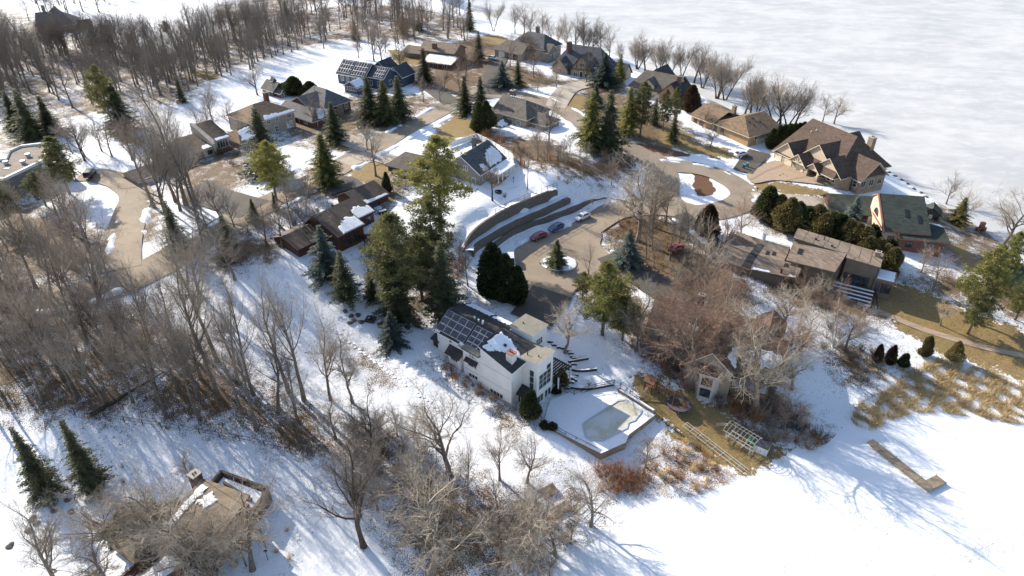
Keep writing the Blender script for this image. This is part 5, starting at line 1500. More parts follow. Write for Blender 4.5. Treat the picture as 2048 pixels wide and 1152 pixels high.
def cream_house():
    H = House('cream_house', 'pinkish cream modern house with slanted walls, behind the very tall bare trees', (427.8, 280.2, 18.5), 52)
    W = M['sid_cream']; R = [M['shingle_dark'], M['sid_cream']]
    # tall block: slanted parapet wall on the left of a steep dark roof
    H.put(MB().prism([(-0.3, 0.0), (4.2, 0.0), (4.2, 9.0), (-0.3, 9.0)], [12] * 4, [18.2, 18.2, 21.2, 21.2]), 'wall', W)
    pr = lambda x, y: 18.4 + y * 0.34
    o = H.slab([(0.3, -0.5, pr(0, -0.5)), (4.8, -0.5, pr(0, -0.5)), (4.8, 8.2, pr(0, 8.2)), (0.3, 8.2, pr(0, 8.2))], 0.25, R)
    H.slab([(0.3, 8.2, 21.18), (4.8, 8.2, 21.18), (4.8, 12.0, 18.6), (0.3, 12.0, 18.6)], 0.25, R)
    H.snow([(0.4, -0.4), (4.6, -0.4), (4.4, 0.5), (0.6, 0.6)], pr, o, rag=0.1)
    H.put(MB().prism([(-1.1, -0.9), (-0.32, -0.9), (-0.32, 9.0), (-1.1, 9.0)], [12] * 4, [17.9, 17.9, 21.6, 21.6]), 'parapet', W)
    H.win('-y', 0.0, 2.2, 15.9, 3.2, 1.9, 4, 1, frame=M['cream_paint'])
    H.put(MB().box(0.0, 4.6, -1.6, -0.02, 15.2, 15.5), 'balcony', M['redwood']); H.rail([(0.0, -0.1), (0.0, -1.55), (4.6, -1.55), (4.6, -0.1)], 15.5, 0.9, M['redwood'])
    H.win('-y', 0.0, 2.2, 12.9, 2.6, 1.9, 3, 1, frame=M['cream_paint'])
    # lower blocks stepping down to the left
    H.put(MB().prism([(-6.4, -0.6), (-1.12, -0.6), (-1.12, 8.0), (-6.4, 8.0)], [12] * 4, [17.0, 17.0, 18.6, 18.6]), 'wall', W)
    p2 = lambda x, y: 17.2 + (y + 0.6) * 0.186
    o2 = H.slab([(-6.8, -1.0, p2(0, -1)), (-1.12, -1.0, p2(0, -1)), (-1.12, 8.2, p2(0, 8.2)), (-6.8, 8.2, p2(0, 8.2))], 0.25, R)
    H.snow([(-4.0, -0.8), (-1.4, -0.8), (-1.4, 1.2), (-3.2, 1.0)], p2, o2, rag=0.2)
    H.win('-y', -0.6, -2.2, 15.4, 1.2, 1.0, 2, 1, frame=M['dark_wood']); H.win('-y', -0.6, -5.0, 14.2, 1.6, 2.2, 2, 1, frame=M['dark_wood'])
    H.put(MB().prism([(-14.2, -1.4), (-6.42, -1.4), (-6.42, 7.0), (-14.2, 7.0)], 12, 16.2), 'wall', W)
    H.slab([(-14.6, -1.8, 16.3), (-6.42, -1.8, 16.3), (-6.42, 2.8, 18.2), (-14.6, 2.8, 18.2)], 0.25, [M['sid_taupe'], M['sid_cream']]); H.slab([(-14.6, 2.82, 18.2), (-6.42, 2.82, 18.2), (-6.42, 7.4, 16.3), (-14.6, 7.4, 16.3)], 0.25, R)
    # garage
    o3, gA, gB = H.gable(-23.6, -14.22, -3.6, 4.6, 12, 15.8, 17.4, 'x', W, [M['shingle_taupe'], M['cream_paint']], 0.5)
    for c in (-20.6, -16.8): H.panel('-y', -3.6, c, 13.6, 2.9, 2.1, M['white_paint'], 'garage_door', trim=M['cream_paint'])
    H.put(MB().box(4.62, 8.4, -3.6, 2.0, 13, 14.6), 'deck', M['redwood']); H.rail([(4.7, -3.5), (8.3, -3.5), (8.3, 1.9)], 14.6, 0.9, M['cream_paint'])
M['shingle_taupe'] = shingle('taupe shingles', (0.19, 0.15, 0.125))
cream_house()

def flat_left_house():
    H = House('flat_roofed_white_trimmed_house', 'flat roofed house edged with a white parapet and a rounded white bay, at the left', (105.7, 281.9, 20), 0)
    outline = [(0, 0), (-6.9, -2.6), (-7.6, -6.0), (-5.0, -11.9), (-14.0, -16.0), (-14.0, -24.0), (2.0, -24.0), (4.6, -13.0)][::-1]
    H.poly(outline, 12, 19.3, M['sid_grey'])
    c = np.mean(outline, axis=0)
    H.poly([tuple(c + (np.array(p) - c) * 0.955) for p in outline], 19.3, 19.42, M['roof_gravel'], 'roof')
    mb = MB(); n = len(outline)
    for i in range(n):
        a, b = np.array(outline[i]), np.array(outline[(i + 1) % n])
        ai, bi = c + (a - c) * 0.95, c + (b - c) * 0.95
        mb.prism([tuple(a), tuple(b), tuple(bi), tuple(ai)], 18.7, 19.95)
    H.put(mb, 'parapet', M['white_paint'])
    # rounded bay
    arc = [(4.7, -14.6), (9.0, -14.6)] + [(9.0 + 1.5 * math.cos(a), -13.1 + 1.5 * math.sin(a)) for a in np.linspace(-1.2, 1.4, 8)] + [(4.7, -11.6)]
    H.poly(arc, 12, 18.4, M['sid_dark']); ca = np.mean(arc, axis=0)
    H.poly([tuple(ca + (np.array(p) - ca) * 1.05) for p in arc], 18.4, 19.0, M['white_paint'], 'parapet')
    H.poly([tuple(ca + (np.array(p) - ca) * 0.85) for p in arc], 18.98, 19.04, M['roof_gravel'], 'roof')
    for x, y in ((9.9, -14.9), (10.9, -12.6)):
        H.put(MB().box(x - 0.12, x + 0.12, y - 0.12, y + 0.12, 12, 18.4), 'post', M['white_paint'])
    for x, y in ((-1.0, -9.6), (-3.6, -14.4), (0.4, -14.0), (-6.0, -17.0)):
        H.put(MB().lathe([(0.5, 19.4), (0.5, 19.9), (0.75, 19.95), (0.6, 20.3)], 10, 0, (x, y, 0)), 'roof_vent', M['grey_metal'])
    H.snow([(-2.6, -17.6), (-1.2, -17.4), (-1.0, -16.8), (-2.4, -16.8)], lambda x, y: 19.4, None, rag=0.1)
    H.win('+x', 3.3, -18.5, 15.0, 3.0, 1.8, 3, 1)
M['roof_gravel'] = plain('roof gravel', (0.235, 0.195, 0.16), 0.9, var=0.2, scale=0.8, fine=4)
flat_left_house()

def far_grey_house():
    H = House('distant_grey_house', 'distant house with a big weathered grey hip roof at the edge of the far snowfield', (108, 48, 16), 20)
    H.gable(-6.5, 8.5, -2.0, 12.0, 10, 16.2, 20.6, 'x', M['sid_taupe'], [M['shingle_slate2'], M['cream_paint']], 0.7, hip1=5.0)
    H.gable(-4.5, 2.5, 4.0, 16.0, 10, 17.0, 21.2, 'y', M['cream_stucco'], [M['shingle_grey'], M['cream_paint']], 0.5)
    H.gable(8.52, 14.0, 1.0, 8.0, 10, 14.2, 16.4, 'x', M['brick_red'], [M['shingle_dark'], M['dark_wood']], 0.4)
    for c in (-3.5, 1.0, 5.0): H.win('-y', -2.0, c, 13.8, 1.4, 1.4, 2, 1)
    H.chimney(-5.2, -4.0, 10.0, 11.2, 18, 22.6, M['stone_tan'])
far_grey_house()

def big_top_house():
    H = House('big_dark_roofed_house', 'large house with a long dark roof behind bare trees at the top', (838, 62), -8)
    W = M['sid_taupe']; R = [M['shingle_slate'], M['cream_paint']]
    H.gable(2.0, 24.0, 0.0, 11.0, 10, 17.6, 22.4, 'x', W, R, 0.6)
    H.gable(0.0, 8.0, -4.0, 8.0, 10, 17.4, 22.0, 'y', W, R, 0.6)
    H.gable(24.02, 32.0, 1.0, 9.0, 10, 15.6, 18.8, 'x', W, R, 0.6)
    for c in (11.0, 14.5, 18.0, 21.5): H.win('-y', 0.0, c, 14.8, 1.3, 1.5, 2, 1)
    for c in (2.4, 5.6): H.win('-y', -4.0, c, 14.6, 1.3, 1.5, 2, 1)
    H.chimney(15.0, 16.4, 5.0, 6.2, 20, 24.4, M['brick_grey'])
big_top_house()

def far_brown_house():
    H = House('distant_brown_house', 'distant low brown house beside the far snowfield', (200, 10), 5)
    H.gable(-6.0, 9.0, 0.0, 9.0, 9, 15.2, 17.6, 'x', M['sid_tan'], [M['shingle_brown'], M['cream_paint']], 0.6)
    for c in (-3.0, 1.0, 5.0): H.win('-y', 0.0, c, 13.6, 1.4, 1.2, 2, 1)
far_brown_house()

def dark_far_house():
    H = House('distant_black_roofed_house', 'distant house with a black flat roof in the top left corner', (82, 8), -10)
    H.gable(-6.0, 8.0, 0.0, 10.0, 9, 15.6, 17.4, 'x', M['sid_dark'], [M['shingle_black'], M['cream_paint']], 0.6)
    H.win('-y', 0.0, -1.0, 13.8, 2.2, 1.2, 3, 1); H.win('-y', 0.0, 4.0, 13.8, 1.4, 1.2, 2, 1)
dark_far_house()

def barn():
    H = House('green_roofed_barn', 'small dark red barn with a green metal roof at the right edge', (2004.6, 558.3, 7.5), -30, 'barn')
    R = [M['metal_green'], M['metal_green']]
    H.gable(0.4, 10.0, 0.3, 7.0, 1, 7.4, 10.0, 'x', M['sid_red'], R, 0.5)
    H.put(MB().box(-2.2, 0.38, 1.6, 6.0, 1, 6.2), 'lean_to', M['sid_tan']); H.slab([(-2.6, 1.2, 6.2), (0.38, 1.2, 7.0), (0.38, 6.4, 7.0), (-2.6, 6.4, 6.2)], 0.2, R)
    H.panel('-y', 0.3, 5.0, 3.0, 2.6, 2.4, M['dark_wood'], 'door', trim=M['dark_wood']); H.win('-x', 0.4, 0.9, 5.0, 0.7, 0.9, 1, 1)
M['metal_green'] = siding('green ribbed metal', (0.07, 0.105, 0.075), 0.4, True, 0.15)
barn()

def hut():
    H = House('lakeside_hut', 'tiny dark hut with a green roof on the bank beside the green roofed house', (1861.4, 446.4, 2.5), -30, 'hut')
    H.gable(-2.6, 1.4, 0.0, 3.4, 1, 5.4, 6.9, 'y', M['sid_dark'], [M['shingle_green'], M['dark_wood']], 0.4)
    H.panel('-y', 0.0, -0.6, 3.0, 0.9, 1.9, M['cream_paint'], 'door', trim=M['dark_wood']); H.win('-y', 0.0, 0.7, 3.7, 0.6, 0.8, 1, 1, frame=M['dark_wood'])
hut()

# ------------------------------------------------------------------ bottom left house
def corner_house():
    H = House('bottom_left_house', 'brown house cut by the bottom edge, its tan roofs patched with snow', (339.2, 1075.9, 9.5), 58)
    W = M['sid_red2']; R = [M['shingle_tan2'], M['dark_wood']]
    g = H.g
    # big flat-pitched roof
    H.put(MB().prism([(0.2, -7.0), (11.4, -4.6), (9.6, 4.6), (0.2, 2.4)], 2, 9.2), 'wall', W)
    pr = lambda x, y: 9.9 + x * 0.1
    o = H.slab([(-0.6, -7.6, pr(-0.6, 0)), (11.8, -5.0, pr(11.8, 0)), (10.0, 5.0, pr(10.0, 0)), (-0.6, 2.9, pr(-0.6, 0))], 0.3, R)
    H.snow([(-0.4, 1.2), (3.0, 1.7), (6.2, 2.2), (9.4, 2.4), (9.3, 3.8), (6.6, 3.6), (3.2, 2.9), (-0.4, 2.6)], pr, o, rag=0.25, t=0.16); H.snow([(6.4, 1.9), (6.2, -0.6), (8.4, -1.2), (9.2, 1.2)], pr, o, rag=0.3, t=0.14)
    mb = MB()
    for i in range(20): mb.box(-3.0 + i * 0.62, -2.78 + i * 0.62, -9.7, -7.9, 8.9, 9.05)
    for y in (-9.6, -8.8, -8.0): mb.box(-3.2, 9.4, y - 0.08, y + 0.08, 8.7, 8.9)
    H.put(mb, 'pergola', M['wood'])
    for x in (-2.8, 1.2, 5.2, 9.2): H.put(MB().box(x - 0.1, x + 0.1, -9.7, -9.5, 2, 8.7), 'post', M['wood'])
    # left hip roof
    H.gable(-4.6, 4.8, 2.95, 8.0, 2, 8.4, 10.6, 'x', W, R, 0.6, hip0=2.6)
    # low snow roofs in front
    H.put(MB().box(-8.4, -0.8, -3.6, -0.4, 2, 7.4), 'wall', W)
    o2 = H.slab([(-8.8, -4.0, 7.6), (-0.7, -4.0, 7.9), (-0.7, -0.1, 7.9), (-8.8, -0.1, 7.6)], 0.26, R)
    H.snow([(-8.6, -3.6), (-1.2, -3.6), (-1.0, -0.4), (-8.6, -0.4)], lambda x, y: 7.9 + x * 0.035, o2, rag=0.15)
    H.put(MB().box(-8.6, -3.2, 3.4, 8.0, 2, 6.6), 'wall', W)
    o3 = H.slab([(-9.0, 3.0, 6.9), (-2.9, 3.0, 6.9), (-2.9, 8.4, 6.9), (-9.0, 8.4, 6.9)], 0.26, R)
    H.snow([(-8.8, 3.3), (-3.2, 3.3), (-3.2, 8.1), (-8.8, 8.1)], lambda x, y: 6.9, o3, rag=0.12)
    # raised terrace at the back with parapet walls
    H.put(MB().prism([(11.45, -4.4), (15.8, -3.0), (14.2, 6.6), (10.0, 5.1)], 2, 6.9), 'terrace', M['wood'])
    mb = MB()
    P = [(11.8, -4.6), (16.2, -3.2), (14.4, 7.0), (9.8, 5.6)]
    for a, b in ((P[0], P[1]), (P[1], P[2]), (P[2], P[3])):
        d = np.array(b) - np.array(a); d = d / np.linalg.norm(d); n = np.array((-d[1], d[0])) * 0.22
        a_, b_ = np.array(a), np.array(b)
        mb.prism([tuple(a_ - n), tuple(b_ - n), tuple(b_ + n), tuple(a_ + n)], 2, 7.7)
    H.put(mb, 'parapet', M['wood'])
    H.put(MB().prism([(12.2, -3.8), (15.4, -2.7), (14.0, 6.0), (10.6, 5.0)], 6.9, 7.0), 'terrace_snow', M['roof_snow'])
    H.put(MB().box(12.9, 13.3, -2.6, 4.6, 6.9, 7.6), 'planter', M['wood'])
    H.chimney(8.8, 10.4, 5.4, 7.0, 4, 11.6, M['brick_red'])
    H.win('-y', -7.6 + 0.9, 3.0, 6.0, 2.2, 1.6, 3, 1, frame=M['dark_wood'])
M['sid_red2'] = siding('red brown boards', (0.16, 0.075, 0.05), 0.3)
corner_house()
bpy.data.objects['bottom_left_house'].scale = (0.84, 0.84, 0.92)
# ------------------------------------------------------------------ retaining walls beside the cul-de-sac
M['wall_block'] = brickwork('wall blocks', (0.165, 0.14, 0.115), (0.115, 0.098, 0.082), (0.06, 0.052, 0.044), 0.9, 0.4)
WALL1 = [(-5.4,133.0),(-3.7,137.2),(1.3,144.4),(7.5,149.0),(14.0,154.2),(18.7,158.2),(25.0,162.6)]
WALL2 = [(-8.4,131.0),(-7.4,134.3),(-1.1,142.4),(2.8,146.5),(7.8,151.0),(13.4,156.7),(15.0,158.4)]
WALL3 = [(-10.6,131.2),(-9.2,134.7),(-4.8,141.6),(-1.4,146.0),(3.2,150.7),(7.6,154.6),(11.6,158.2)]
W3TOP = []
def wall_ribbon(line, z0, z1, label, t=0.5):
    P = catmull(line, 6, closed=False)
    d = np.gradient(P, axis=0); d /= np.linalg.norm(d, axis=1)[:, None]
    n = np.stack([-d[:, 1], d[:, 0]], 1) * t
    zz = np.array([z1 + 0.05 * math.sin(i * 1.3) for i in range(len(P))])
    if z1 > 13:
        zz[:9] -= np.linspace(2.6, 0.1, 9); W3TOP.extend(zz)
    zz[:4] -= np.array([0.9, 0.65, 0.4, 0.2]); zz[-4:] -= np.array([0.2, 0.4, 0.65, 0.9])
    mb = MB()
    v = []
    for i in range(len(P)):
        v += [(P[i, 0], P[i, 1], z0), (P[i, 0], P[i, 1], zz[i]), (P[i, 0] + n[i, 0], P[i, 1] + n[i, 1], zz[i]), (P[i, 0] + n[i, 0], P[i, 1] + n[i, 1], z0)]
    f = [(i * 4 + k, (i + 1) * 4 + k, (i + 1) * 4 + k + 1, i * 4 + k + 1) for i in range(len(P) - 1) for k in range(3)]
    mb.add(v, f); mb.f.append((0, 1, 2, 3)); mb.m.append(0)
    e = (len(P) - 1) * 4; mb.f.append((e + 3, e + 2, e + 1, e)); mb.m.append(0)
    o = mb.build('retaining_wall', M['wall_block'])
    tag(o, label, 'wall', 'stepped retaining walls')
    return P
def terrace(a, b, z, za=None, down=False):
    A = catmull(a, 6, closed=False); B = catmull(b, 6, closed=False)
    n = min(len(A), len(B)); mb = MB(); k = 5; v = []
    for i in range(n):
        for j in range(k):
            t = 0.05 + 0.95 * j / (k - 1)
            p = A[i] * (1 - t) + B[i] * t
            if down:
                zt = W3TOP[min(i, len(W3TOP) - 1)] - 0.25
                v.append((p[0], p[1], zt * (1 - t) + (height(*p) + 0.03) * t)); continue
            v.append((p[0], p[1], z + 0.07 * math.sin(p[0] * 1.3) + (za or 0) * t + 0.12 * math.sin(math.pi * t)))
    mb.add(v, [(i * k + j, (i + 1) * k + j, (i + 1) * k + j + 1, i * k + j + 1) for i in range(n - 1) for j in range(k - 1)])
    o = mb.build('terrace_snow', M['snow'], None, True)
    if o.data.polygons[0].normal.z < 0: o.data.flip_normals()
    tag(o, 'snow on the terrace between two retaining walls', None, None, 'structure')
wall_ribbon(WALL1, 5.0, 9.35, 'lowest and longest stone retaining wall of the three above the parked cars')
wall_ribbon(WALL2, 6.0, 11.0, 'middle stone retaining wall of the three above the parked cars')
wall_ribbon(WALL3, 7.0, 13.5, 'highest stone retaining wall of the three, carrying a wire fence')
terrace(WALL1, WALL2, 9.1); terrace(WALL2, WALL3, 10.75)
BACK = [(x - 3.6, y + 2.6) for x, y in WALL3]
terrace(WALL3, BACK, 13.55, 0.2, True)

M['bark_fence'] = plain('rusty posts', (0.10, 0.075, 0.055), 0.9)
def wire_fence(name, pts, h, label, step=2.5, mat=None, rails=(1.0, 0.5, 0.06), r=0.035, post=0.05, mesh=True, cat='fence', lift=0.0):
    """posts, rails and thin wires along a line of ground points"""
    root = empty(name, pts[0], 0, label, cat)
    o0 = Vector(pts[0])
    m_ = mat or M['black_metal']
    pm, rm = MB(), MB()
    for a, b in zip(pts, pts[1:]):
        a, b = Vector(a), Vector(b)
        k = max(1, round((b - a).length / step))
        for i in range(k):
            p, q = a.lerp(b, i / k), a.lerp(b, (i + 1) / k)
            p.z = height(p.x, p.y) + lift if lift < 90 else p.z; q.z = height(q.x, q.y) + lift if lift < 90 else q.z
            p -= o0; q -= o0
            MB.box(pm, p.x - post, p.x + post, p.y - post, p.y + post, p.z - 0.3, p.z + h)
            for f in rails: rm.bar((p.x, p.y, p.z + h * f), (q.x, q.y, q.z + h * f), r)
            if mesh:
                n = max(2, int((q - p).length / 0.28))
                for j in range(1, n):
                    c = p.lerp(q, j / n); rm.bar((c.x, c.y, c.z + 0.06), (c.x, c.y, c.z + h * rails[0]), 0.012, sides=3)
    pm.box(q.x - post, q.x + post, q.y - post, q.y + post, q.z - 0.3, q.z + h)
    pm.build('post', m_, root); rm.build('rail', m_, root)
    return root
P3 = catmull(WALL3, 3, closed=False)[7:]
wire_fence('wire_fence', [(x - 0.25, y + 0.25, 13.45) for x, y in P3], 1.3, 'thin black wire fence standing on the highest retaining wall', lift=99)
g = lambda u, v: tuple(G(u, v))
wire_fence('wire_fence', [g(u, v) for u, v in [(-20, 788), (60, 805), (150, 828), (250, 845), (360, 862), (480, 882), (580, 902), (650, 914)]], 1.25, 'low rusty wire fence crossing the whole foot of the slope woods', 3.6, M['bark_fence'], rails=(1.0, 0.45), r=0.028, post=0.055, mesh=False)
wire_fence('pool_fence', [g(u, v) for u, v in [(1082, 846), (1130, 874), (1195, 908)]], 1.3, 'black metal fence along the lower side of the pool terrace', 1.8, r=0.04)
wire_fence('pool_fence', [g(u, v) for u, v in [(1128, 782), (1148, 792), (1190, 778), (1228, 770)]], 1.2, 'black metal fence and gate between the garden steps and the pool', 1.6, r=0.04)
wire_fence('wire_fence', [g(u, v) for u, v in [(1240, 775), (1300, 822), (1350, 862), (1400, 900)]], 1.1, 'dark wire fence between the pool and the trampoline lawn', 2.4, r=0.03)
wire_fence('wire_fence', [g(u, v) for u, v in [(1505, 415), (1560, 432), (1600, 455)]], 1.1, 'thin fence above the flat roofed brown house', 2.4, r=0.03)

# white board fence of the grey house
def white_fence():
    top = [(901, 288), (954, 270), (992, 291), (1026, 314), (1027, 330)]
    pts = [at_z(u, v, 15.7) for u, v in top]
    root = empty('white_fence', (*pts[0], 14.0), 0, 'tall white board fence wrapped round the back of the grey house', 'fence')
    o0 = pts[0]
    pan = MB()
    for (x0, y0), (x1, y1) in zip(pts, pts[1:]):
        L = math.dist((x0, y0), (x1, y1)); k = max(1, round(L / 2.4))
        d = np.array((x1 - x0, y1 - y0)) / L; n = np.array((-d[1], d[0])) * 0.05
        for i in range(k + 1):
            x, y = x0 + (x1 - x0) * i / k - o0[0], y0 + (y1 - y0) * i / k - o0[1]
            z = height(x + o0[0], y + o0[1]) - 14
            MB().box(x - 0.1, x + 0.1, y - 0.1, y + 0.1, z - 0.3, z + 1.95).build('post', M['white_paint'], root)
            if i < k:
                x2, y2 = x0 + (x1 - x0) * (i + 1) / k - o0[0], y0 + (y1 - y0) * (i + 1) / k - o0[1]
                z2 = height(x2 + o0[0], y2 + o0[1]) - 14
                q = [(x - n[0], y - n[1]), (x2 - n[0], y2 - n[1]), (x2 + n[0], y2 + n[1]), (x + n[0], y + n[1])]
                pan.prism(q, [z + 0.08, z2 + 0.08, z2 + 0.08, z + 0.08], [z + 1.75, z2 + 1.75, z2 + 1.75, z + 1.75])
    pan.build('fence_board', M['white_paint'], root)
white_fence()

# ------------------------------------------------------------------ the pool
M['pool_ice'] = None
def pool():
    m, nt, b = new_mat('murky pool ice')
    co = geopos(nt)
    f = noise(nt, co, 0.35, 6, 0.6); h = noise(nt, co, 2.0, 4)
    c = mix(nt, ramp(nt, f, 0.35, 0.65), (0.56, 0.57, 0.55), (0.44, 0.41, 0.31))
    c = mix(nt, mth(nt, 'MULTIPLY', ramp(nt, h, 0.45, 0.7), 0.4), c, (0.58, 0.58, 0.56))
    nt.links.new(c, b.inputs['Base Color']); b.inputs['Roughness'].default_value = 0.35
    M['pool_ice'] = m
    T = [at_z(u, v, 2.5) for u, v in [(1100, 800), (1135, 785), (1190, 776), (1232, 768), (1312, 828), (1258, 868), (1252, 884), (1202, 906), (1086, 848)]]
    mb = MB(); mb.prism(T, -0.5, 2.42, 0, 1)
    if mb.f[-2]: pass
    o = mb.build('pool_terrace', [M['stone_tan'], M['snow']])
    tag(o, 'snow covered terrace around the pool', None, None, 'structure')
    Z = lambda x, y: (800 + x / 3, 550 + y / 3)
    P = np.array([at_z(*Z(x, y), 2.5) for x, y in [(1108, 895), (1125, 878), (1310, 757), (1350, 752), (1440, 815), (1436, 830), (1395, 875), (1357, 886), (1352, 912), (1225, 985), (1150, 985), (1120, 965)]])
    c = P.mean(0)
    root = empty('swimming_pool', (c[0], c[1], 2.42), 0, 'angular swimming pool frozen to murky ice on the snowy terrace', 'pool')
    L = [tuple(p - c) for p in P]
    outer = [tuple((p - c) * 1.0 + (p - c) / np.linalg.norm(p - c) * 0.45) for p in P]
    mb = MB(); n = len(L)
    for i in range(n):
        j = (i + 1) % n
        mb.prism([L[i], L[j], outer[j], outer[i]][::-1], -0.3, 0.16)
    mb.build('coping', M['pool_stone'], root)
    ar = sum(L[i][0] * L[(i + 1) % n][1] - L[(i + 1) % n][0] * L[i][1] for i in range(n))
    mb = MB(); mb.prism(L if ar > 0 else L[::-1], -0.3, 0.03); mb.build('pool_ice', M['pool_ice'], root)
    # timber bench wall on the far side
    a, b_ = at_z(1237, 780, 2.6), at_z(1310, 826, 2.6)
    d = np.array(b_) - np.array(a); Ld = np.linalg.norm(d); d /= Ld
    r2 = empty('timber_wall', (a[0], a[1], 2.4), math.atan2(d[1], d[0]), 'long low timber wall with a snowy top on the far side of the pool', 'wall')
    MB().box(0, Ld, -0.3, 0.3, -1.5, 0.6).build('beam', M['wood'], r2); MB().box(0.4, Ld - 0.3, -0.24, 0.24, 0.6, 0.68).build('snow_cap', M['roof_snow'], r2)
M['pool_stone'] = plain('pool coping', (0.45, 0.47, 0.48), 0.7, var=0.1)
pool()

def timber(name, pts, w, h, label, mat=None, group=None, cat='garden edging', cap=True):
    P = catmull([tuple(G(u, v))[:2] for u, v in pts], 5, closed=False)
    o0 = P[0]; z0 = height(*o0)
    mb = MB(); sn = MB()
    for p, q in zip(P, P[1:]):
        d = q - p; L = np.linalg.norm(d)
        if L < 1e-6: continue
        d /= L; n = np.array((-d[1], d[0])) * w / 2
        za, zb = height(*p) - z0, height(*q) - z0
        for m_, k, lo, hi in ((mb, 1.0, -0.4, h), (sn, 0.8, h, h + 0.06)):
            c = [p - n * k - o0, q - n * k - o0, q + n * k - o0, p + n * k - o0]
            m_.prism([tuple(x) for x in c], [za + lo, zb + lo, zb + lo, za + lo], [za + hi, zb + hi, zb + hi, za + hi])
    root = empty(name, (o0[0], o0[1], z0), 0, label, cat, group)
    mb.build('timber', mat or M['dark_wood'], root)
    if cap: sn.build('snow_cap', M['roof_snow'], root)
Z3 = lambda x, y: (800 + x / 3, 550 + y / 3)
for i, (pts, lab) in enumerate([
    ([Z3(990, 560), Z3(1080, 580), Z3(1180, 570)], 'curved dark edging across the garden steps, middle one'),
    ([Z3(1010, 525), Z3(1070, 515), Z3(1130, 505)], 'curved dark edging across the garden steps, upper one'),
    ([Z3(980, 640), Z3(1030, 625), Z3(1060, 640)], 'short dark edging below the pergola'),
    ([Z3(980, 665), Z3(1060, 685), Z3(1160, 685), Z3(1280, 662)], 'long dark edging above the pool fence')]):
    timber('garden_edging', pts, 0.35, 0.45, lab, group='edgings of the garden terraces')
for i, (x, y) in enumerate([(900, 400), (925, 420), (955, 435), (985, 440), (1010, 455), (1025, 470), (1035, 490), (1050, 500), (1045, 535), (1040, 560), (1055, 600), (1040, 615), (1030, 645), (1005, 680)]):
    u, v = Z3(x, y)
    timber('garden_step', [(u - 5.5, v + 0.6), (u, v), (u + 5.5, v + 1.2)], 0.5, 0.3, 'short timber step in the winding garden stairs beside the white house', group='timber steps beside the white house', cat='step')

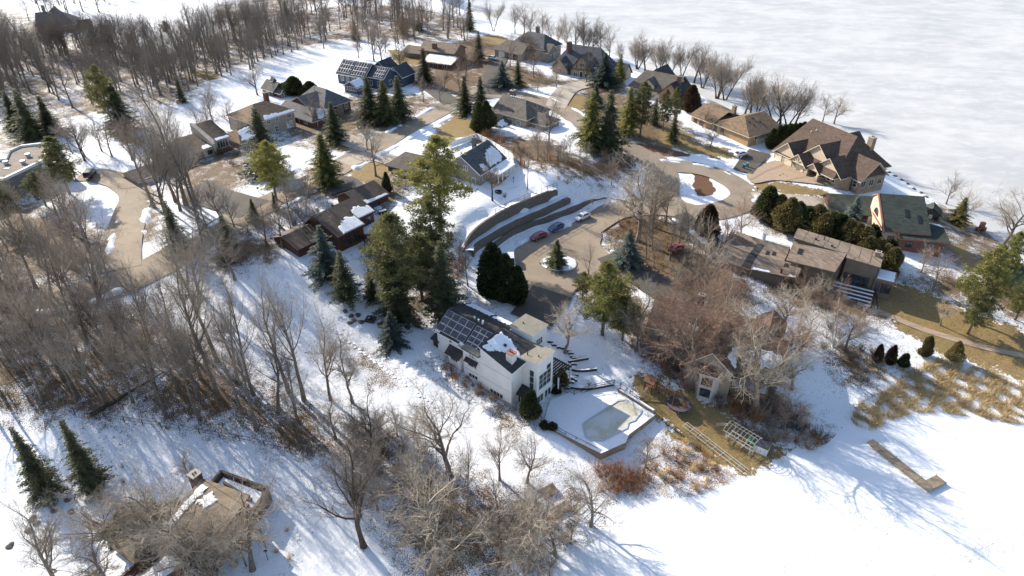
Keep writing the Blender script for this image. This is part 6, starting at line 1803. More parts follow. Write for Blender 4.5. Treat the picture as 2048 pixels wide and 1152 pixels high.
# ------------------------------------------------------------------ cars
def paint(name, col):
    m, nt, b = new_mat(name)
    b.inputs['Base Color'].default_value = (*col, 1); b.inputs['Roughness'].default_value = 0.3
    b.inputs['Metallic'].default_value = 0.2; b.inputs['Coat Weight'].default_value = 0.6
    return m
M['lamp'] = plain('lamp glass', (0.7, 0.7, 0.68), 0.15); M['tail'] = plain('tail lamp', (0.3, 0.02, 0.015), 0.2)
def car(name, u, v, heading, col, label, kind='sedan', snow=False, cat='car'):
    p = G(u, v); p.z = max(p.z, height(p.x, p.y)) + 0.4
    root = empty(name, p, math.radians(heading), label, cat)
    L, W = (4.7, 1.82) if kind != 'van' else (5.0, 1.95)
    bm = paint(name + ' paint', col)
    # body: lofted cross sections along x (front = +x)
    if kind == 'sedan':
        secs = [(-2.3, 0.62, 0.30, 0.86), (-2.1, 0.82, 0.24, 0.98), (-1.2, 0.9, 0.2, 1.0), (0.6, 0.9, 0.2, 0.98), (1.5, 0.88, 0.2, 0.9), (2.1, 0.8, 0.24, 0.78), (2.35, 0.6, 0.32, 0.66)]
        cab = [(-1.9, 0.78, 0.99), (-1.2, 0.66, 1.40), (0.0, 0.66, 1.45), (0.55, 0.68, 1.36), (1.25, 0.80, 0.95)]
    else:
        h = 1.12
        secs = [(-L / 2, 0.78, 0.4, h), (-L / 2 + 0.12, 0.9, 0.3, h + 0.05), (-1.0, 0.95, 0.25, h + 0.05), (0.8, 0.95, 0.25, h), (1.7, 0.92, 0.25, 1.05), (2.2, 0.84, 0.3, 0.95), (L / 2, 0.66, 0.4, 0.8)]
        cab = [(-L / 2 + 0.1, 0.84, h + 0.04), (-L / 2 + 0.35, 0.76, 1.72), (-0.5, 0.78, 1.8), (0.6, 0.76, 1.72), (1.45, 0.84, 1.06)]
    def loft(rows):
        mb = MB(); n = len(rows[0])
        for r in rows: mb.v.extend(r)
        for i in range(len(rows) - 1):
            for k in range(n):
                k2 = (k + 1) % n
                mb.f.append((i * n + k, i * n + k2, (i + 1) * n + k2, (i + 1) * n + k)); mb.m.append(0)
        mb.f.append(tuple(range(n))[::-1]); mb.m.append(0)
        e = (len(rows) - 1) * n; mb.f.append(tuple(e + k for k in range(n))); mb.m.append(0)
        return mb
    rows = [[(x, -w * 0.94, z0), (x, w * 0.94, z0), (x, w, (z0 + z1) / 2 + 0.05), (x, w * 0.93, z1 - 0.06), (x, w * 0.8, z1), (x, -w * 0.8, z1), (x, -w * 0.93, z1 - 0.06), (x, -w, (z0 + z1) / 2 + 0.05)] for x, w, z0, z1 in secs]
    body = loft(rows).build('body', bm, root, True)
    zb = cab[0][2] - 0.12
    grow = [[(x, -w * 1.06, zb), (x, w * 1.06, zb), (x, w, zt - 0.03), (x, w * 0.92, zt), (x, -w * 0.92, zt), (x, -w, zt - 0.03)] for x, w, zt in cab]
    loft(grow).build('window', M['glass'], root)
    # roof panel and pillars
    rf = MB()
    pr = [c for c in cab[1:4]]
    rf.slab([(pr[0][0], -pr[0][1] * 0.97, pr[0][2] + 0.03), (pr[2][0], -pr[2][1] * 0.97, pr[2][2] + 0.03), (pr[2][0], pr[2][1] * 0.97, pr[2][2] + 0.03), (pr[0][0], pr[0][1] * 0.97, pr[0][2] + 0.03)], 0.06)
    rf.slab([(pr[0][0], -pr[0][1] * 0.9, pr[0][2] + 0.03), (pr[1][0], -pr[1][1] * 0.9, pr[1][2] + 0.05), (pr[1][0], pr[1][1] * 0.9, pr[1][2] + 0.05), (pr[0][0], pr[0][1] * 0.9, pr[0][2] + 0.03)], 0.05)
    rf.slab([(pr[1][0], -pr[1][1] * 0.9, pr[1][2] + 0.05), (pr[2][0], -pr[2][1] * 0.9, pr[2][2] + 0.03), (pr[2][0], pr[2][1] * 0.9, pr[2][2] + 0.03), (pr[1][0], pr[1][1] * 0.9, pr[1][2] + 0.05)], 0.05)
    for s in (-1, 1):
        for i, j in ((0, 1), (4, 3)):
            a, b = cab[i], cab[j]
            rf.bar((a[0], s * a[1] * 1.03, a[2]), (b[0], s * b[1] * 1.0, b[2] - 0.02), 0.05)
        rf.bar((-0.25, s * 0.8, zb + 0.1), (-0.25, s * (cab[2][1] + 0.01), cab[2][2] - 0.03), 0.05)
    rf.build('roof', bm, root)
    for sx in (-1.42, 1.42):
        for s in (-1, 1):
            w = MB(); R = 0.33
            pts = [(sx, s * (W / 2 - 0.22), R), (sx, s * (W / 2 + 0.01), R)]
            w.tube(pts, R, 16); wo = w.build('wheel', M['rubber'], root)
            MB().tube([(sx, s * (W / 2 - 0.05), R), (sx, s * (W / 2 + 0.03), R)], 0.2, 10).build('rim', M['grey_metal'], wo)
    fx, fz = secs[-2][0] + 0.1, secs[-2][3] - 0.14
    for s in (-1, 1):
        MB().box(fx - 0.1, fx + 0.1, s * 0.6 - 0.14, s * 0.6 + 0.14, fz - 0.07, fz + 0.07).build('headlight', M['lamp'], root)
        MB().box(secs[1][0] - 0.16, secs[1][0] - 0.02, s * 0.64 - 0.12, s * 0.64 + 0.12, secs[1][3] - 0.24, secs[1][3] - 0.1).build('tail_light', M['tail'], root)
    return root
car('parked_car', 1165, 440, 220, (0.72, 0.73, 0.74), 'white car at the upper end of the row of three by the retaining wall')
car('parked_car', 1112, 461, 222, (0.03, 0.07, 0.20), 'dark blue car in the middle of the row of three by the retaining wall')
car('parked_car', 1077, 479, 220, (0.17, 0.025, 0.035), 'dark red car at the lower end of the row of three by the retaining wall')
car('parked_van', 1022, 530, 272, (0.70, 0.71, 0.72), 'white van half hidden behind the dark cedar clump', 'van', cat='van')
car('parked_car', 1352, 503, 40, (0.30, 0.025, 0.02), 'bright red car among bare trunks beside the drive')
car('parked_car', 1481, 314, 30, (0.72, 0.73, 0.74), 'white car in the dark drive of the tan house')
car('parked_car', 986, 121, -40, (0.40, 0.44, 0.48), 'silver car in the drive of the tall lakeside house')
car('parked_car', 812, 153, 20, (0.10, 0.14, 0.17), 'dark teal car behind a trunk near the snowy roofed brown house')
car('parked_van', 183, 354, 100, (0.02, 0.022, 0.025), 'black van at the top of the curved drive', 'van', cat='van')

def bin_(u, v, rz, label):
    p = G(u, v, 0.35)
    r = empty('wheelie_bin', p, rz, label, 'bin', 'bins at the end of the drive')
    mb = MB(); mb.add([(-0.24, -0.24, 0.06), (0.24, -0.24, 0.06), (0.24, 0.24, 0.06), (-0.24, 0.24, 0.06), (-0.3, -0.32, 1.0), (0.3, -0.32, 1.0), (0.3, 0.32, 1.0), (-0.3, 0.32, 1.0)], [(3, 2, 1, 0), (4, 5, 6, 7), (0, 1, 5, 4), (1, 2, 6, 5), (2, 3, 7, 6), (3, 0, 4, 7)])
    mb.build('bin_body', M['teal'], r)
    MB().slab([(-0.33, -0.35, 1.06), (0.33, -0.35, 1.06), (0.33, 0.36, 1.14), (-0.33, 0.36, 1.14)], 0.07).build('lid', M['teal_lid'], r)
    for s in (-1, 1): MB().tube([(s * 0.26, 0.28, 0.12), (s * 0.32, 0.28, 0.12)], 0.12, 10).build('wheel', M['rubber'], r)
M['teal'] = plain('teal plastic', (0.02, 0.13, 0.13), 0.45); M['teal_lid'] = plain('pale teal lid', (0.16, 0.32, 0.32), 0.45)
bin_(1487, 338, 0.7, 'teal bin at the kerb by the white car, left one'); bin_(1494, 335, 0.5, 'teal bin at the kerb by the white car, right one')

# ------------------------------------------------------------------ garden and shore things
M['purple'] = plain('purple pad', (0.075, 0.06, 0.14), 0.6); M['tramp_mat'] = plain('trampoline mat', (0.10, 0.065, 0.045), 0.8, var=0.4, scale=1.0)
M['snow_thin'] = snow_mat('thin snow', (0.78, 0.79, 0.81))
def trampoline():
    p = G(1357, 815)
    r = empty('trampoline', p, 0, 'round trampoline with a purple rim on the dry lawn', 'trampoline')
    R, z = 2.15, 0.95; mb = MB(); n = 40
    for i in range(n):
        a, b = 6.2832 * i / n, 6.2832 * (i + 1) / n
        mb.prism([((R - 0.32) * math.cos(a), (R - 0.32) * math.sin(a)), (R * math.cos(a), R * math.sin(a)), (R * math.cos(b), R * math.sin(b)), ((R - 0.32) * math.cos(b), (R - 0.32) * math.sin(b))], z - 0.03, z + 0.06)
    mb.build('pad', M['purple'], r)
    MB().lathe([(0.02, z - 0.04), (R - 0.33, z + 0.0), (R - 0.33, z + 0.02), (0.02, z - 0.02)], 40).build('mat', M['tramp_mat'], r)
    for i in range(6):
        a = 6.2832 * i / 6 + 0.3
        c, s = math.cos(a), math.sin(a)
        MB().tube([(R * 0.95 * c, R * 0.95 * s, z), (R * 0.97 * c, R * 0.97 * s, 0.02)], 0.04, 6).build('leg', M['grey_metal'], r)
    MB().tube([(-1.6, 1.7, 0), (-1.6, 1.7, 2.6)], 0.04, 6).build('pole', M['black_metal'], r)
trampoline()
def playset():
    p = G(1302, 782)
    r = empty('playset', p, math.radians(-42), 'wooden climbing frame with swings at the edge of the dry lawn', 'playset')
    for x in (-1.0, 0.6):
        for y in (-0.8, 0.8):
            MB().box(x - 0.08, x + 0.08, y - 0.08, y + 0.08, 0, 2.6).build('post', M['redwood'], r)
    MB().box(-1.1, 0.7, -0.9, 0.9, 1.3, 1.42).build('platform', M['redwood'], r)
    mb = MB().slab([(-1.3, -1.1, 2.5), (0.9, -1.1, 2.5), (0.9, 0, 3.4), (-1.3, 0, 3.4)], 0.08).slab([(0.9, 1.1, 2.5), (-1.3, 1.1, 2.5), (-1.3, 0, 3.4), (0.9, 0, 3.4)], 0.08)
    mb.build('roof', M['redwood'], r)
    MB().bar((0.6, 0, 2.45), (4.8, 0, 2.45), 0.09).build('beam', M['redwood'], r)
    for s in (-1, 1): MB().bar((4.7, 0, 2.45), (5.0, s * 1.2, 0), 0.07).build('leg', M['redwood'], r)
    for x in (1.6, 2.8, 3.9):
        mb = MB().bar((x, -0.2, 2.4), (x, -0.2, 0.55), 0.015, sides=3).bar((x, 0.2, 2.4), (x, 0.2, 0.55), 0.015, sides=3)
        MB_ = mb.box(x - 0.1, x + 0.1, -0.25, 0.25, 0.5, 0.55); MB_.build('swing', M['black_metal'], r)
    mb = MB()
    for i in range(5): mb.box(-1.1 - i * 0.1, -1.0 - i * 0.1, -0.3, 0.3, 1.2 - i * 0.26, 1.26 - i * 0.26)
    mb.build('ladder', M['redwood'], r)
    MB().slab([(-0.6, -0.9, 1.4), (-0.1, -0.9, 1.4), (-0.1, -3.0, 0.15), (-0.6, -3.0, 0.15)], 0.06).build('slide', M['wood'], r)
playset()
Z8 = lambda x, y: (1260 + x / 5.12, 760 + y / 5.12)
def frame_thing(name, label, cat, segs, r_, mat, zlift, anchor):
    p0 = G(*anchor)
    root = empty(name, p0, 0, label, cat)
    mb = MB()
    for s in segs:
        a = [Vector(G(u, v)) - p0 + Vector((0, 0, z)) for u, v, z in s]
        mb.tube(a, r_, 5)
    mb.build('frame', mat, root)
    return root, p0
def boat_canopy():
    A, B = Vector(G(*Z8(985, 560))), Vector(G(*Z8(1275, 760)))
    d = (B - A); L = d.length; ang = math.atan2(d.y, d.x)
    r = empty('boat_lift', (A.x, A.y, 0.8), ang, 'white metal boat lift frame with arched canopy ribs standing on the shore', 'boat lift')
    w = 1.5
    mb = MB()
    for s in (-1, 1):
        mb.bar((0, s * w, 1.9), (L, s * w, 1.9), 0.06); mb.bar((0.4, s * w * 0.55, 0.5), (L, s * w * 0.55, 0.5), 0.11)
        for x in (0.6, L - 0.4): mb.bar((x, s * w, 0), (x, s * w, 1.9), 0.06)
    for x in (0.6, L * 0.35, L * 0.65, L - 0.4): mb.bar((x, -w, 0.35), (x, w, 0.35), 0.06)
    mb.build('frame', M['alu'], r)
    mb = MB()
    for i in range(9):
        x = L * i / 8
        mb.tube([(x, w * math.cos(a), 1.9 + 0.75 * math.sin(a)) for a in np.linspace(0, math.pi, 9)], 0.035, 4)
    for k in range(4):
        mb.tube([(-1.5 * math.sin(a) , w * math.cos(k * 0.01) * math.cos(a + 1.5708) * 1.0, 1.9 + 0.18 * k) for a in np.linspace(0, math.pi, 10)], 0.035, 4)
    mb.bar((0, 0, 2.65), (L, 0, 2.65), 0.035)
    mb.build('canopy_rib', M['alu'], r)
boat_canopy()
def ladder_frame(a, b, w, label, z=0.45, mat=None, step=1.6, name='dock_ladder', plank=False):
    A, B = Vector(G(*a)), Vector(G(*b)); d = B - A; L = math.hypot(d.x, d.y); ang = math.atan2(d.y, d.x)
    r = empty(name, (A.x, A.y, A.z), ang, label, 'dock frame')
    tilt = (B.z - A.z) / L
    mb = MB()
    for s in (-1, 0.2, 1): mb.bar((0, s * w / 2, z), (L, s * w / 2, z + tilt * L), 0.05)
    for i in range(int(L / step) + 1): mb.bar((i * step, -w / 2, z + tilt * i * step), (i * step, w / 2, z + tilt * i * step), 0.04)
    mb.build('rail', mat or M['alu'], r)
    for i in range(int(L / 3) + 1):
        x = min(i * 3.0, L - 0.1)
        for s in (-1, 1): MB().bar((x, s * w / 2, -0.3 + tilt * x), (x, s * w / 2, z + tilt * x), 0.04).build('leg', mat or M['alu'], r)
ladder_frame(Z8(560, 470), Z8(1190, 960), 1.3, 'long ladder like aluminium dock frame lying from the lawn down to the ice')
ladder_frame(Z8(130, 480), Z8(-60, 690), 0.9, 'slim aluminium frame on the snow below the pool wall')
def storage_shed():
    p = G(1522, 902)
    r = empty('storage_shed', p, math.radians(-35), 'small white plastic shed with a dark roof at the pond edge', 'shed')
    mb = MB(); w, d = 1.1, 0.85
    mb.add([(-w, -d, 0), (w, -d, 0), (w, d, 0), (-w, d, 0), (-w, -d, 1.7), (w, -d, 1.7), (w, d, 1.7), (-w, d, 1.7), (-w, 0, 2.2), (w, 0, 2.2)], [(0, 1, 5, 4), (2, 3, 7, 6), (1, 2, 6, 9, 5), (3, 0, 4, 8, 7), (0, 3, 2, 1)])
    mb.build('wall', M['sid_white'], r)
    MB().slab([(-w - .1, -d - .12, 1.72), (w + .1, -d - .12, 1.72), (w + .1, 0, 2.26), (-w - .1, 0, 2.26)], 0.07).slab([(w + .1, d + .12, 1.72), (-w - .1, d + .12, 1.72), (-w - .1, 0, 2.26), (w + .1, 0, 2.26)], 0.07).build('roof', M['shingle_slate'], r)
    dr = MB().box(-0.6, 0.6, -d - 0.04, -d + 0.01, 0.1, 1.55).build('door', M['white_paint'], r)
    MB().box(0.02, 0.08, -d - 0.09, -d - 0.04, 0.7, 0.95).build('handle', M['black_metal'], dr)
M['sid_white'] = siding('white plastic boards', (0.62, 0.62, 0.62), 0.25, True)
storage_shed()
def float_tube(u, v, rz, col, end, label, L=1.5):
    p = G(u, v)
    r = empty('plastic_float', p + Vector((0, 0, 0.3)), rz, label, 'float', 'plastic floats by the storage shed')
    MB().tube([(-L / 2, 0, 0), (-L / 2 + 0.15, 0, 0), (L / 2 - 0.2, 0, 0), (L / 2, 0, 0)], [0.22, 0.33, 0.33, 0.25], 12).build('tube', col, r, True)
    MB().tube([(-L / 2 - 0.28, 0, 0), (-L / 2 - 0.01, 0, 0)], [0.2, 0.3], 12).build('end_cap', end, r, True)
M['green_plastic'] = plain('green plastic', (0.06, 0.30, 0.17), 0.4); M['yellow_plastic'] = plain('yellow plastic', (0.62, 0.42, 0.04), 0.45); M['orange_red'] = plain('orange red hull', (0.42, 0.09, 0.04), 0.45)
float_tube(1500, 882, 0.5, M['green_plastic'], M['yellow_plastic'], 'green tube shaped float with a yellow end beside the white shed')
float_tube(1506, 890, -0.6, M['green_plastic'], M['teal'], 'plain green float tucked between the tube and the white shed', 1.1)

def dock():
    A, B = G(1738, 885), G(1862, 984)
    A.z = B.z = 0
    d = B - A; L = d.length; ang = math.atan2(d.y, d.x)
    r = empty('dock', A, ang, 'L shaped wooden dock frozen into the pond ice at the right', 'dock')
    k = 5; w = 0.8
    for i in range(k):
        x0, x1 = L * i / k + 0.03, L * (i + 1) / k - 0.03
        mb = MB(); n = int((x1 - x0) / 0.16)
        for j in range(n):
            a = x0 + (x1 - x0) * j / n
            mb.box(a + 0.005, a + (x1 - x0) / n - 0.005, -w, w, 0.5, 0.55)
        mb.box(x0, x1, -w, -w + 0.06, 0.36, 0.5).box(x0, x1, w - 0.06, w, 0.36, 0.5)
        mb.build('deck_section', M['dock_wood'], r)
        for s in (-1, 1):
            MB().tube([(x1 - 0.1, s * (w + 0.05), -0.5), (x1 - 0.1, s * (w + 0.05), 0.75)], 0.05, 6).build('post', M['grey_metal'], r)
    mb = MB()
    for j in range(17): mb.box(L - 1.7 + j * 0.16 * 0 - 0.0, L, 0, 0, 0.5, 0.5) if False else None
    for j in range(16):
        y0 = w + 0.02 + j * 0.16; mb.box(L - 1.75, L - 0.03, y0, y0 + 0.15, 0.5, 0.55)
    mb.box(L - 1.75, L - 1.69, w, w + 2.58, 0.36, 0.5).box(L - 0.1, L - 0.04, w, w + 2.58, 0.36, 0.5)
    mb.build('deck_section', M['dock_wood'], r)
    for x in (L - 1.8, L): MB().tube([(x, w + 2.6, -0.5), (x, w + 2.6, 0.8)], 0.05, 6).build('post', M['grey_metal'], r)
M['dock_wood'] = plain('grey brown dock boards', (0.29, 0.225, 0.16), 0.8, var=0.2, scale=2.0, fine=6)
dock()
def board_panel(u, v, rz, w, d, tilt, label, mat, name='dock_platform'):
    p = G(u, v)
    r = empty(name, p, rz, label, 'dock panel', 'dock panels stored on the shore')
    mb = MB(); n = int(w / 0.2)
    for i in range(n): mb.slab([(-w / 2 + i * 0.2, -d / 2, 0.25), (-w / 2 + i * 0.2 + 0.185, -d / 2, 0.25), (-w / 2 + i * 0.2 + 0.185, d / 2, 0.25 + tilt), (-w / 2 + i * 0.2, d / 2, 0.25 + tilt)], 0.06)
    mb.build('board', mat, r)
    MB().box(-w / 2, w / 2, -d / 2, -d / 2 + 0.1, 0, 0.2).box(-w / 2, w / 2, d / 2 - 0.1, d / 2, 0, 0.2 + tilt).build('support', M['wood'], r)
board_panel(1098, 985, 0.6, 2.6, 1.6, 0.5, 'brown wooden dock panel leaning in the shore thicket, upper one', M['wood'])
board_panel(1122, 1022, 0.6, 3.0, 1.6, 0.4, 'brown wooden dock panel lying in the shore thicket, lower one', M['wood'])
ladder_frame((1130, 988), (1190, 1040), 2.4, 'wooden stair frame half buried in snow beside the dock panels', 0.5, M['wood'], 0.9, 'garden_stairs')
def canoe():
    p = G(1092, 1032)
    r = empty('canoe', p + Vector((0, 0, 0.3)), 0.35 - 1.2, 'orange red canoe turned over under the bare trees at the shore', 'canoe')
    mb = MB(); n = 11
    for i in range(n):
        t = -1 + 2 * i / (n - 1); w = 0.42 * (1 - t * t) ** 0.6 + 0.01; h = 0.38 - 0.1 * (1 - t * t)
        for k in range(7):
            a = math.pi * k / 6; mb.v.append((t * 2.3, w * math.cos(a), -0.2 + 0.42 * math.sin(a) + 0.12 * t * t))
    for i in range(n - 1):
        for k in range(6): mb.f.append((i * 7 + k, i * 7 + k + 1, (i + 1) * 7 + k + 1, (i + 1) * 7 + k)); mb.m.append(0)
    mb.build('hull', M['orange_red'], r, True); MB().box(-2.2, 2.2, -0.02, 0.02, 0.2, 0.25).build('keel', M['dark_wood'], r)
canoe()
def patio():
    c = at_z(756, 421, 12.6)
    r = empty('patio_table', (c[0], c[1], 12.58), 0, 'round white patio table capped with snow on the deck of the dark red house', 'table')
    MB().lathe([(1.0, 0.7), (1.0, 0.78), (0.9, 0.86)], 20).build('tabletop', M['roof_snow'], r)
    for a in (0.4, 2.5, 4.6): MB().bar((0.6 * math.cos(a), 0.6 * math.sin(a), 0), (0.4 * math.cos(a), 0.4 * math.sin(a), 0.7), 0.04).build('leg', M['black_metal'], r)
    c = at_z(766, 430, 12.6)
    r = empty('grill', (c[0], c[1], 12.58), 0.6, 'covered grill with a snowy top beside the white patio table', 'grill')
    MB().prism([(-0.9, -0.4), (0.9, -0.4), (0.9, 0.4), (-0.9, 0.4)], 0, [1.0, 1.0, 1.15, 1.15]).build('cover', M['black_metal'], r); MB().box(-0.85, 0.85, -0.3, 0.35, 1.12, 1.24).build('snow_cap', M['roof_snow'], r)
patio()
def ring(name, u, v, R, label, square=False, cat='fire pit'):
    p = G(u, v); r = empty(name, p, 0.6, label, cat)
    n = 4 if square else 12; mb = MB()
    for i in range(n):
        a, b = 6.2832 * i / n, 6.2832 * (i + 1) / n - (0 if square else 0.04)
        mb.prism([(R * .72 * math.cos(a), R * .72 * math.sin(a)), (R * math.cos(a), R * math.sin(a)), (R * math.cos(b), R * math.sin(b)), (R * .72 * math.cos(b), R * .72 * math.sin(b))], -0.1, 0.4)
    mb.build('stone_ring', M['wall_block2'], r); MB().lathe([(R * 0.7, 0.02), (R * 0.7, 0.1)], 12).build('ash', M['rubber'], r)
M['wall_block2'] = plain('dark stone', (0.06, 0.055, 0.05), 0.9, var=0.3)
ring('fire_pit', 997, 385, 0.9, 'dark round fire pit on the snow in front of the white porch')
ring('fire_pit', 741, 640, 1.3, 'dark square fire pit on the snow below the pine clump', True)
def pole(name, u, v, h, label, cat, mat, arms=()):
    p = G(u, v); r = empty(name, p, 0, label, cat)
    MB().tube([(0, 0, -0.2), (0, 0, h)], 0.05, 6).build('pole', M['black_metal'], r)
    for i, (x, z, w, hh) in enumerate(arms):
        MB().box(x - w / 2, x + w / 2, -0.05 - w * 0.25, 0.05 + w * 0.25, z - hh / 2, z + hh / 2).build('head', mat, r)
pole('bird_feeder', 1027, 366, 1.6, 'dark bird feeder on a pole in the snow beside the white porch', 'bird feeder', M['dark_wood'], [(0, 1.5, 0.3, 0.3)])
pole('bird_feeder', 536, 1120, 2.0, 'thin bird feeder pole on the shaded snow right of the bottom left house', 'bird feeder', M['dark_wood'], [(0, 1.95, 0.5, 0.06)])
pole('road_sign', 843, 252, 2.3, 'small yellow road sign beside the street by the tall pine lawn', 'sign', M['yellow_plastic'], [(0, 2.0, 0.75, 0.75)])
pole('mailbox', 1514, 384, 1.2, 'dark mailbox post at the mouth of the paver drive', 'mailbox', M['black_metal'], [(0, 1.1, 0.35, 0.3)])
pole('mailbox', 517, 384, 1.2, 'dark mailbox on its post beside the dark drive of the cream house', 'mailbox', M['black_metal'], [(0, 1.1, 0.45, 0.35)])
def hydrant():
    c = at_z(1095, 524, ISL_Z + 0.4)
    r = empty('fire_hydrant', (c[0], c[1], ISL_Z + 0.1), 0, 'small yellow hydrant on the island under the blue spruce', 'hydrant')
    MB().lathe([(0.16, 0), (0.16, 0.1), (0.12, 0.12), (0.12, 0.6), (0.17, 0.62), (0.13, 0.75), (0.04, 0.82)], 10).build('barrel', M['yellow_plastic'], r)
    for a in (0, 3.14): MB().tube([(0.1 * math.cos(a), 0, 0.5), (0.24 * math.cos(a), 0, 0.5)], 0.07, 8).build('outlet', M['yellow_plastic'], r)
hydrant()
def brick_grill():
    p = G(1960, 462)
    r = empty('brick_fireplace', p, 0.2, 'red brick outdoor fireplace at the lake edge', 'fireplace')
    MB().box(-1.3, 1.3, -0.5, 0.5, -0.3, 1.1).box(-0.5, 0.5, -0.45, 0.45, 1.1, 2.6).build('chimney', M['brick_bright'], r)
    MB().box(-0.5, 0.5, -0.56, -0.49, 0.2, 0.9).build('hearth', M['rubber'], r)
brick_grill()
def boulder_mesh(seed):
    random.seed(seed); bm = bmesh.new(); bmesh.ops.create_icosphere(bm, subdivisions=2, radius=1)
    for v in bm.verts:
        k = 1 + 0.22 * math.sin(v.co.x * 3 + seed) * math.cos(v.co.y * 2.7 + seed) + random.uniform(-0.08, 0.08)
        v.co = v.co * k; v.co.z *= 0.6
    me = bpy.data.meshes.new('boulder'); bm.to_mesh(me); bm.free(); me.materials.append(M['rock']); return me
M['rock'] = plain('dark boulder', (0.11, 0.095, 0.08), 0.9, var=0.35, scale=1.2)
BM = [boulder_mesh(s) for s in (1, 2, 3)]
def boulder(u, v, s, label, group=None):
    p = G(u, v); o = bpy.data.objects.new('boulder', BM[int(u) % 3]); COL.objects.link(o)
    o.location = p; o.rotation_euler = (0, 0, u * 0.7); o.scale = (s, s * 0.8, s * 0.8); tag(o, label, 'boulder', group)
for u, v in [(62, 1002), (78, 1012), (92, 1008), (105, 1012), (108, 1022), (65, 1038), (72, 1046), (58, 1062), (135, 1000), (142, 1024), (20, 1092), (65, 996)]:
    boulder(u, v, 0.6, 'dark boulder in the ring on the bottom left snow', 'boulders on the bottom left snow')
for u, v in [(690, 622), (702, 632), (708, 640), (716, 630), (722, 644), (760, 650), (815, 655), (700, 645)]:
    boulder(u, v, 0.7, 'dark rock along the garden bank left of the white house', 'rocks left of the white house')
for u, v in [(1778, 345), (1790, 352), (1803, 360), (1815, 368), (1828, 378), (1842, 386), (1852, 394), (1768, 338)]:
    boulder(u, v, 0.7, 'grey rock in the line along the lakeshore behind the mansion', 'shore rocks')
for u, v in [(1560, 352), (1566, 350), (1574, 354)]:
    boulder(u, v, 0.7, 'rock in the small planting bed beside the paver drive', 'rocks by the paver drive')
def log(u, v, u2, v2, r_, label):
    a, b = G(u, v, r_), G(u2, v2, r_)
    o = MB().tube([a, a.lerp(b, 0.5) + Vector((0.2, 0.2, 0.05)), b], [r_, r_ * 0.8, r_ * 0.5], 7).build('fallen_log', M['bark_dark_log']); tag(o, label, 'log')
M['bark_dark_log'] = plain('log bark', (0.07, 0.052, 0.04), 0.9, var=0.3)
log(185, 832, 330, 745, 0.22, 'fallen trunk leaning across the lower slope woods'); log(180, 830, 285, 770, 0.18, 'second fallen trunk crossing the first in the slope woods')
log(330, 300, 470, 820, 0.01, 'thin fallen pole') if False else None
log(355, 590, 420, 600, 0.2, 'fallen trunk on the snow below the street'); log(545, 440, 585, 480, 0.18, 'fallen trunk on the bank above the dark red house')

def footprints(lines):
    mb = MB(); rg = random.Random(4)
    for ln in lines:
        P = catmull([tuple(G(u, v))[:2] for u, v in ln], 8, closed=False)
        acc = 0.0; side = 1
        for p, q in zip(P, P[1:]):
            L = np.linalg.norm(q - p); d = (q - p) / max(L, 1e-6); n = np.array((-d[1], d[0])); t = 0.55 - acc
            while t < L:
                c = p + d * t + n * side * rg.uniform(0.02, 0.3); side = -side; z = max(height(*c), 0.0) + 0.012
                o = len(mb.v); k = 7
                for r, h in ((0.27, 0.0), (0.19, 0.05), (0.1, 0.012)):
                    for j in range(k):
                        a = 6.2832 * j / k; mb.v.append((c[0] + d[0] * r * 1.5 * math.cos(a) + n[0] * r * math.sin(a), c[1] + d[1] * r * 1.5 * math.cos(a) + n[1] * r * math.sin(a), z + h * rg.uniform(0.5, 1.2)))
                for i in range(2):
                    for j in range(k):
                        j2 = (j + 1) % k; mb.f.append((o + i * k + j, o + i * k + j2, o + (i + 1) * k + j2, o + (i + 1) * k + j)); mb.m.append(0)
                mb.f.append(tuple(o + 2 * k + j for j in range(k))); mb.m.append(0)
                t += rg.uniform(0.4, 1.1)
            acc = (acc + L) % 0.55
    o = mb.build('footprints', M['pond_snow'], None, True); tag(o, 'lines of footprints trodden into the snow', None, None, 'structure')
footprints([[(2080, 1050), (1980, 1085), (1900, 1120), (1820, 1170)], [(2080, 1078), (2000, 1100), (1880, 1140), (1800, 1180)], [(1740, 1010), (1700, 1060), (1620, 1110), (1540, 1150)],
            [(1770, 930), (1800, 1000), (1760, 1080), (1700, 1170)], [(862, 700), (880, 740), (930, 790), (1000, 850)], [(745, 640), (800, 680), (850, 700)], [(1000, 400), (1015, 380), (1040, 370)],
            [(640, 640), (720, 700), (800, 760), (880, 820)], [(500, 940), (560, 1000), (600, 1080)]])
# ------------------------------------------------------------------ trees
def px_of(p):
    d = p[2] - 86.0
    dep = p[1] * _cp - d * _sp
    return 1024 + FPX * p[0] / dep, 576 - FPX * (p[1] * _sp + d * _cp) / dep

def rise(base, vtop):
    """height above a ground point whose top stands at row vtop"""
    lo, hi = 0.5, 45.0
    for _ in range(30):
        mid = (lo + hi) / 2
        if px_of((base[0], base[1], base[2] + mid))[1] > vtop: lo = mid
        else: hi = mid
    return lo

def twig(mb, p, d, L, r, bend):
    q = p + d * (L * 0.5) + Vector((random.uniform(-1, 1), random.uniform(-1, 1), random.uniform(-1, 1))) * (L * bend * 0.5)
    e = p + d * L + Vector((random.uniform(-1, 1), random.uniform(-1, 1), random.uniform(-0.6, 1))) * (L * bend)
    a = d.orthogonal().normalized(); b = d.cross(a)
    o = len(mb.v)
    for c, rr in ((p, r), (q, r * 0.75)):
        for k in range(3):
            t = 2.0944 * k
            w = c + (a * math.cos(t) + b * math.sin(t)) * rr
            mb.v.append((w.x, w.y, w.z))
    mb.v.append((e.x, e.y, e.z))
    for k in range(3):
        k2 = (k + 1) % 3
        mb.f.append((o + k, o + k2, o + 3 + k2, o + 3 + k))
        mb.f.append((o + 3 + k, o + 3 + k2, o + 6))
    mb.m.extend([0] * 6)

